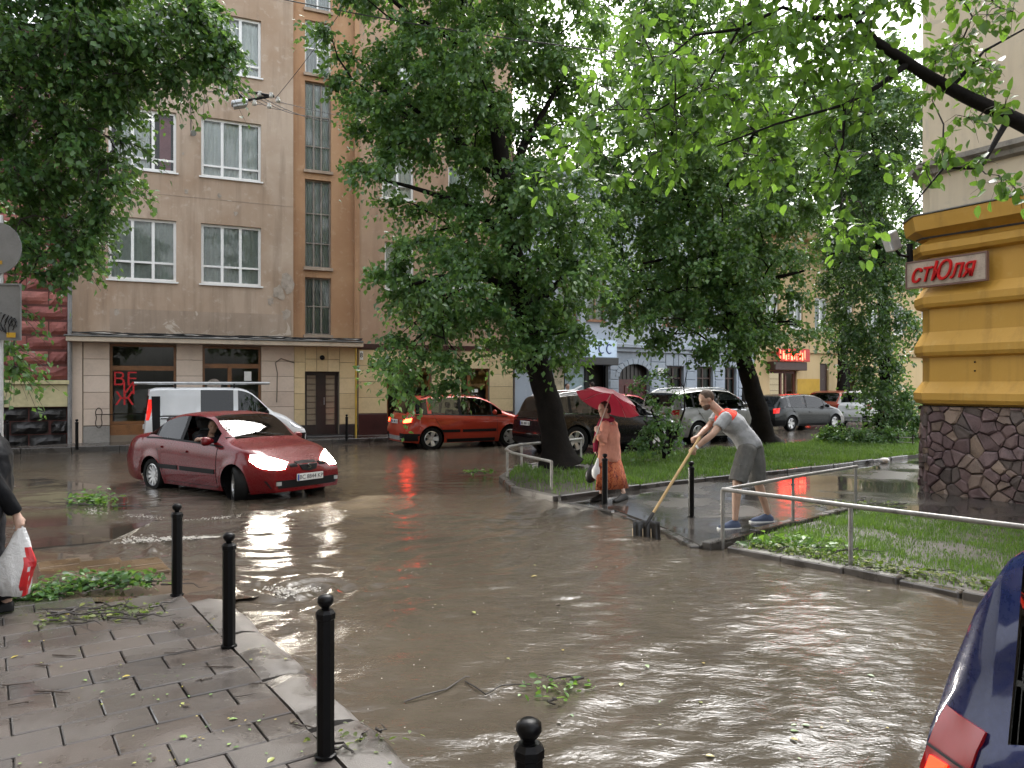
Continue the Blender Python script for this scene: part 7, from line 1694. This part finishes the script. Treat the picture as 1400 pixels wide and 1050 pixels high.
# single leaves and twigs on the slabs
def scatter():
    R = np.random.RandomState(21); cols = [(.22, .24, .06), (.15, .23, .07), (.30, .24, .05), (.08, .15, .04), (.06, .045, .03)]
    ms = []
    for i, c in enumerate(cols):
        me = leaf_mesh('fallen_leaf', np.zeros((1, 3)), np.array([[1., 0, 0]]), np.array([[0, 0, 1.]]), np.ones(1), np.array([.5]), LT_BIG); me.materials.append(mat('fallen_leaf_%d' % i, c, .35, var=.2, scale=20)); ms.append(me)
    n = 0
    for k in range(900):
        px, py = R.uniform(0, 560), R.uniform(838, 1048); p = G(px, py, .1)
        if math.sin(p.x*4.1+1)*math.sin(p.y*5.3)+.35*R.randn() < .05: continue
        if (p.to_2d()-K0).dot(KU) > -.02 or n >= 130: continue
        o = bpy.data.objects.new('fallen_leaf', ms[R.randint(5)]); COL.objects.link(o); s = R.choice([.014, .02, .028, .045], p=[.5, .28, .15, .07]); o.scale = (s, s, s); o.location = (p.x, p.y, .108); o.rotation_euler = (R.uniform(-.1, .1), R.uniform(-.1, .1), R.rand()*6.28); n += 1
        tag(o, 'tiny pale leaf lying on the wet paving slabs', 'leaf', 'leaves on the slabs')
    for k in range(46):
        px, py = R.uniform(560, 1230), R.uniform(770, 1045); p = G(px, py, .0)
        if px < 620+(py-900)*.2 and py > 900: continue
        o = bpy.data.objects.new('floating_leaf', ms[R.randint(5)]); COL.objects.link(o); s = R.choice([.02, .03, .045]); o.scale = (s, s, s); o.location = (p.x, p.y, .012); o.rotation_euler = (0, 0, R.rand()*6.28)
        tag(o, 'small pale leaf floating on the brown flood water', 'leaf', 'leaves on the water')
    for px, py, L in ((250, 892, .22), (248, 855, .07), (90, 898, .16), (70, 948, .2), (25, 937, .18), (58, 912, .1), (335, 953, .12), (352, 937, .12), (280, 930, .1), (415, 995, .12), (300, 914, .2), (30, 963, .1)):
        p = G(px, py, .1); an = R.rand()*1.2-.6; o = MB().tube([(L*(s-.5)*math.cos(an)+R.randn()*.008, L*(s-.5)*math.sin(an)+R.randn()*.008, .01) for s in np.linspace(0, 1, 6)], [.003, .005, .005, .004, .004, .002], 5).build('fallen_twig', mat('brown_twig', (.04, .028, .02), .6)); o.location = (p.x, p.y, .1)
        tag(o, 'short dark twig lying on the wet paving slabs', 'twig', 'twigs on the slabs')
scatter()
# crumpled white litter by the corner, low wire fence at the lawn end
p = G(1209, 631, .08); hb = MB(); ell(hb, (0, 0, .06), .12, .08, .07); o = mesh_obj('litter_bag', remesh(hb, .02, 0), mat('white_film', (.65, .65, .65)), smooth=40); o.location = (p.x, p.y, .042); tag(o, 'crumpled white plastic litter on paving at the lawn edge', 'litter')
T = empty('border_fence', G(1160, 604, .08), 0, 'low wire border fence in front of the low bushes', 'fence'); B = G(1160, 604, .08)
for z in (.12, .26): MB().tube([Vector((0, 0, z)), G(1205, 609, .08)-B+Vector((0, 0, z-.02)), G(1250, 611, .08)-B+Vector((0, 0, z))], .014, 5).build('wire', GREYP, T)
for px in (1160, 1182, 1205, 1228, 1248): q = G(px, 604+(px-1160)*.09, .08)-B; MB().tube([q, q+Vector((0, 0, .34))], .018, 5).build('stake', TWIG, T)
# ------------------------------------------------------------ foam where the water breaks
def foam(label, fn, n, seed, rr=(.004, .014)):
    R = np.random.RandomState(seed); C = fn(R, n); m = len(C); r = R.uniform(*rr, m)
    tv = np.array([(1, 0, 0), (.5, .87, 0), (-.5, .87, 0), (-1, 0, 0), (-.5, -.87, 0), (.5, -.87, 0), (0, 0, .6)]); tf = np.array([(i, (i+1) % 6, 6) for i in range(6)])
    V = (C[:, None, :]+tv[None]*r[:, None, None]).reshape(-1, 3); F = ((np.arange(m)*7)[:, None, None]+tf[None]).reshape(-1, 3)
    tag(mesh_obj('foam', fast_mesh('foam', V, F), mat('water_foam', (.4, .38, .34), .3, var=.15, scale=30)), label, 'foam', None, 'stuff')
def f_drain(R, n): a = R.rand(n)*6.283; r = .28*np.sqrt(R.rand(n))*(.6+.4*np.sin(a*3)); return np.stack([-1.95+1.1*r*np.cos(a), 6.75+.7*r*np.sin(a), .012+.035*R.rand(n)], 1)
def f_swirl(R, n): t = R.rand(n); b = G(165, 742); e = G(300, 735); return np.stack([lerp(b.x, e.x, t), lerp(b.y, e.y, t)+R.randn(n)*.10*(1.2-t), .012+.03*R.rand(n)*(1-t)], 1)
def f_bow(R, n):
    t = R.rand(n); a = rad(-150)+rad(115)*t; r = 1.85+.05*R.randn(n)+.1*np.sin(t*14); q = R.rand(n) < .5+.5*np.sin(t*22); r = r[q]; a = a[q]; return np.stack([-4.5+r*np.cos(a), 12.2+r*np.sin(a), .025+.02*R.rand(len(r))], 1)
foam('white bubbling foam over the flooded drain beside the kerb', f_drain, 420, 1, (.003, .011)); foam('foaming ripple of water spilling off the traffic island', f_swirl, 700, 2); foam('broken foam line of the bow wave ahead of the red sedan', f_bow, 800, 3, (.003, .010))

def f_specks(R, n):
    t = R.rand(n); a = G(560, 1000); b = G(640, 640); k = R.randint(0, 14, n); ox = np.linspace(-1.5, 3.2, 14)[k]
    y = 2.6+8.5*t; return np.stack([ox-.35*(y-3)+.25*np.sin(y*1.3+k)+R.randn(n)*.09, y, .012+.006*R.rand(n)], 1)
foam('tiny pale bubbles drifting in lines on the brown water', f_specks, 420, 5, (.002, .006))
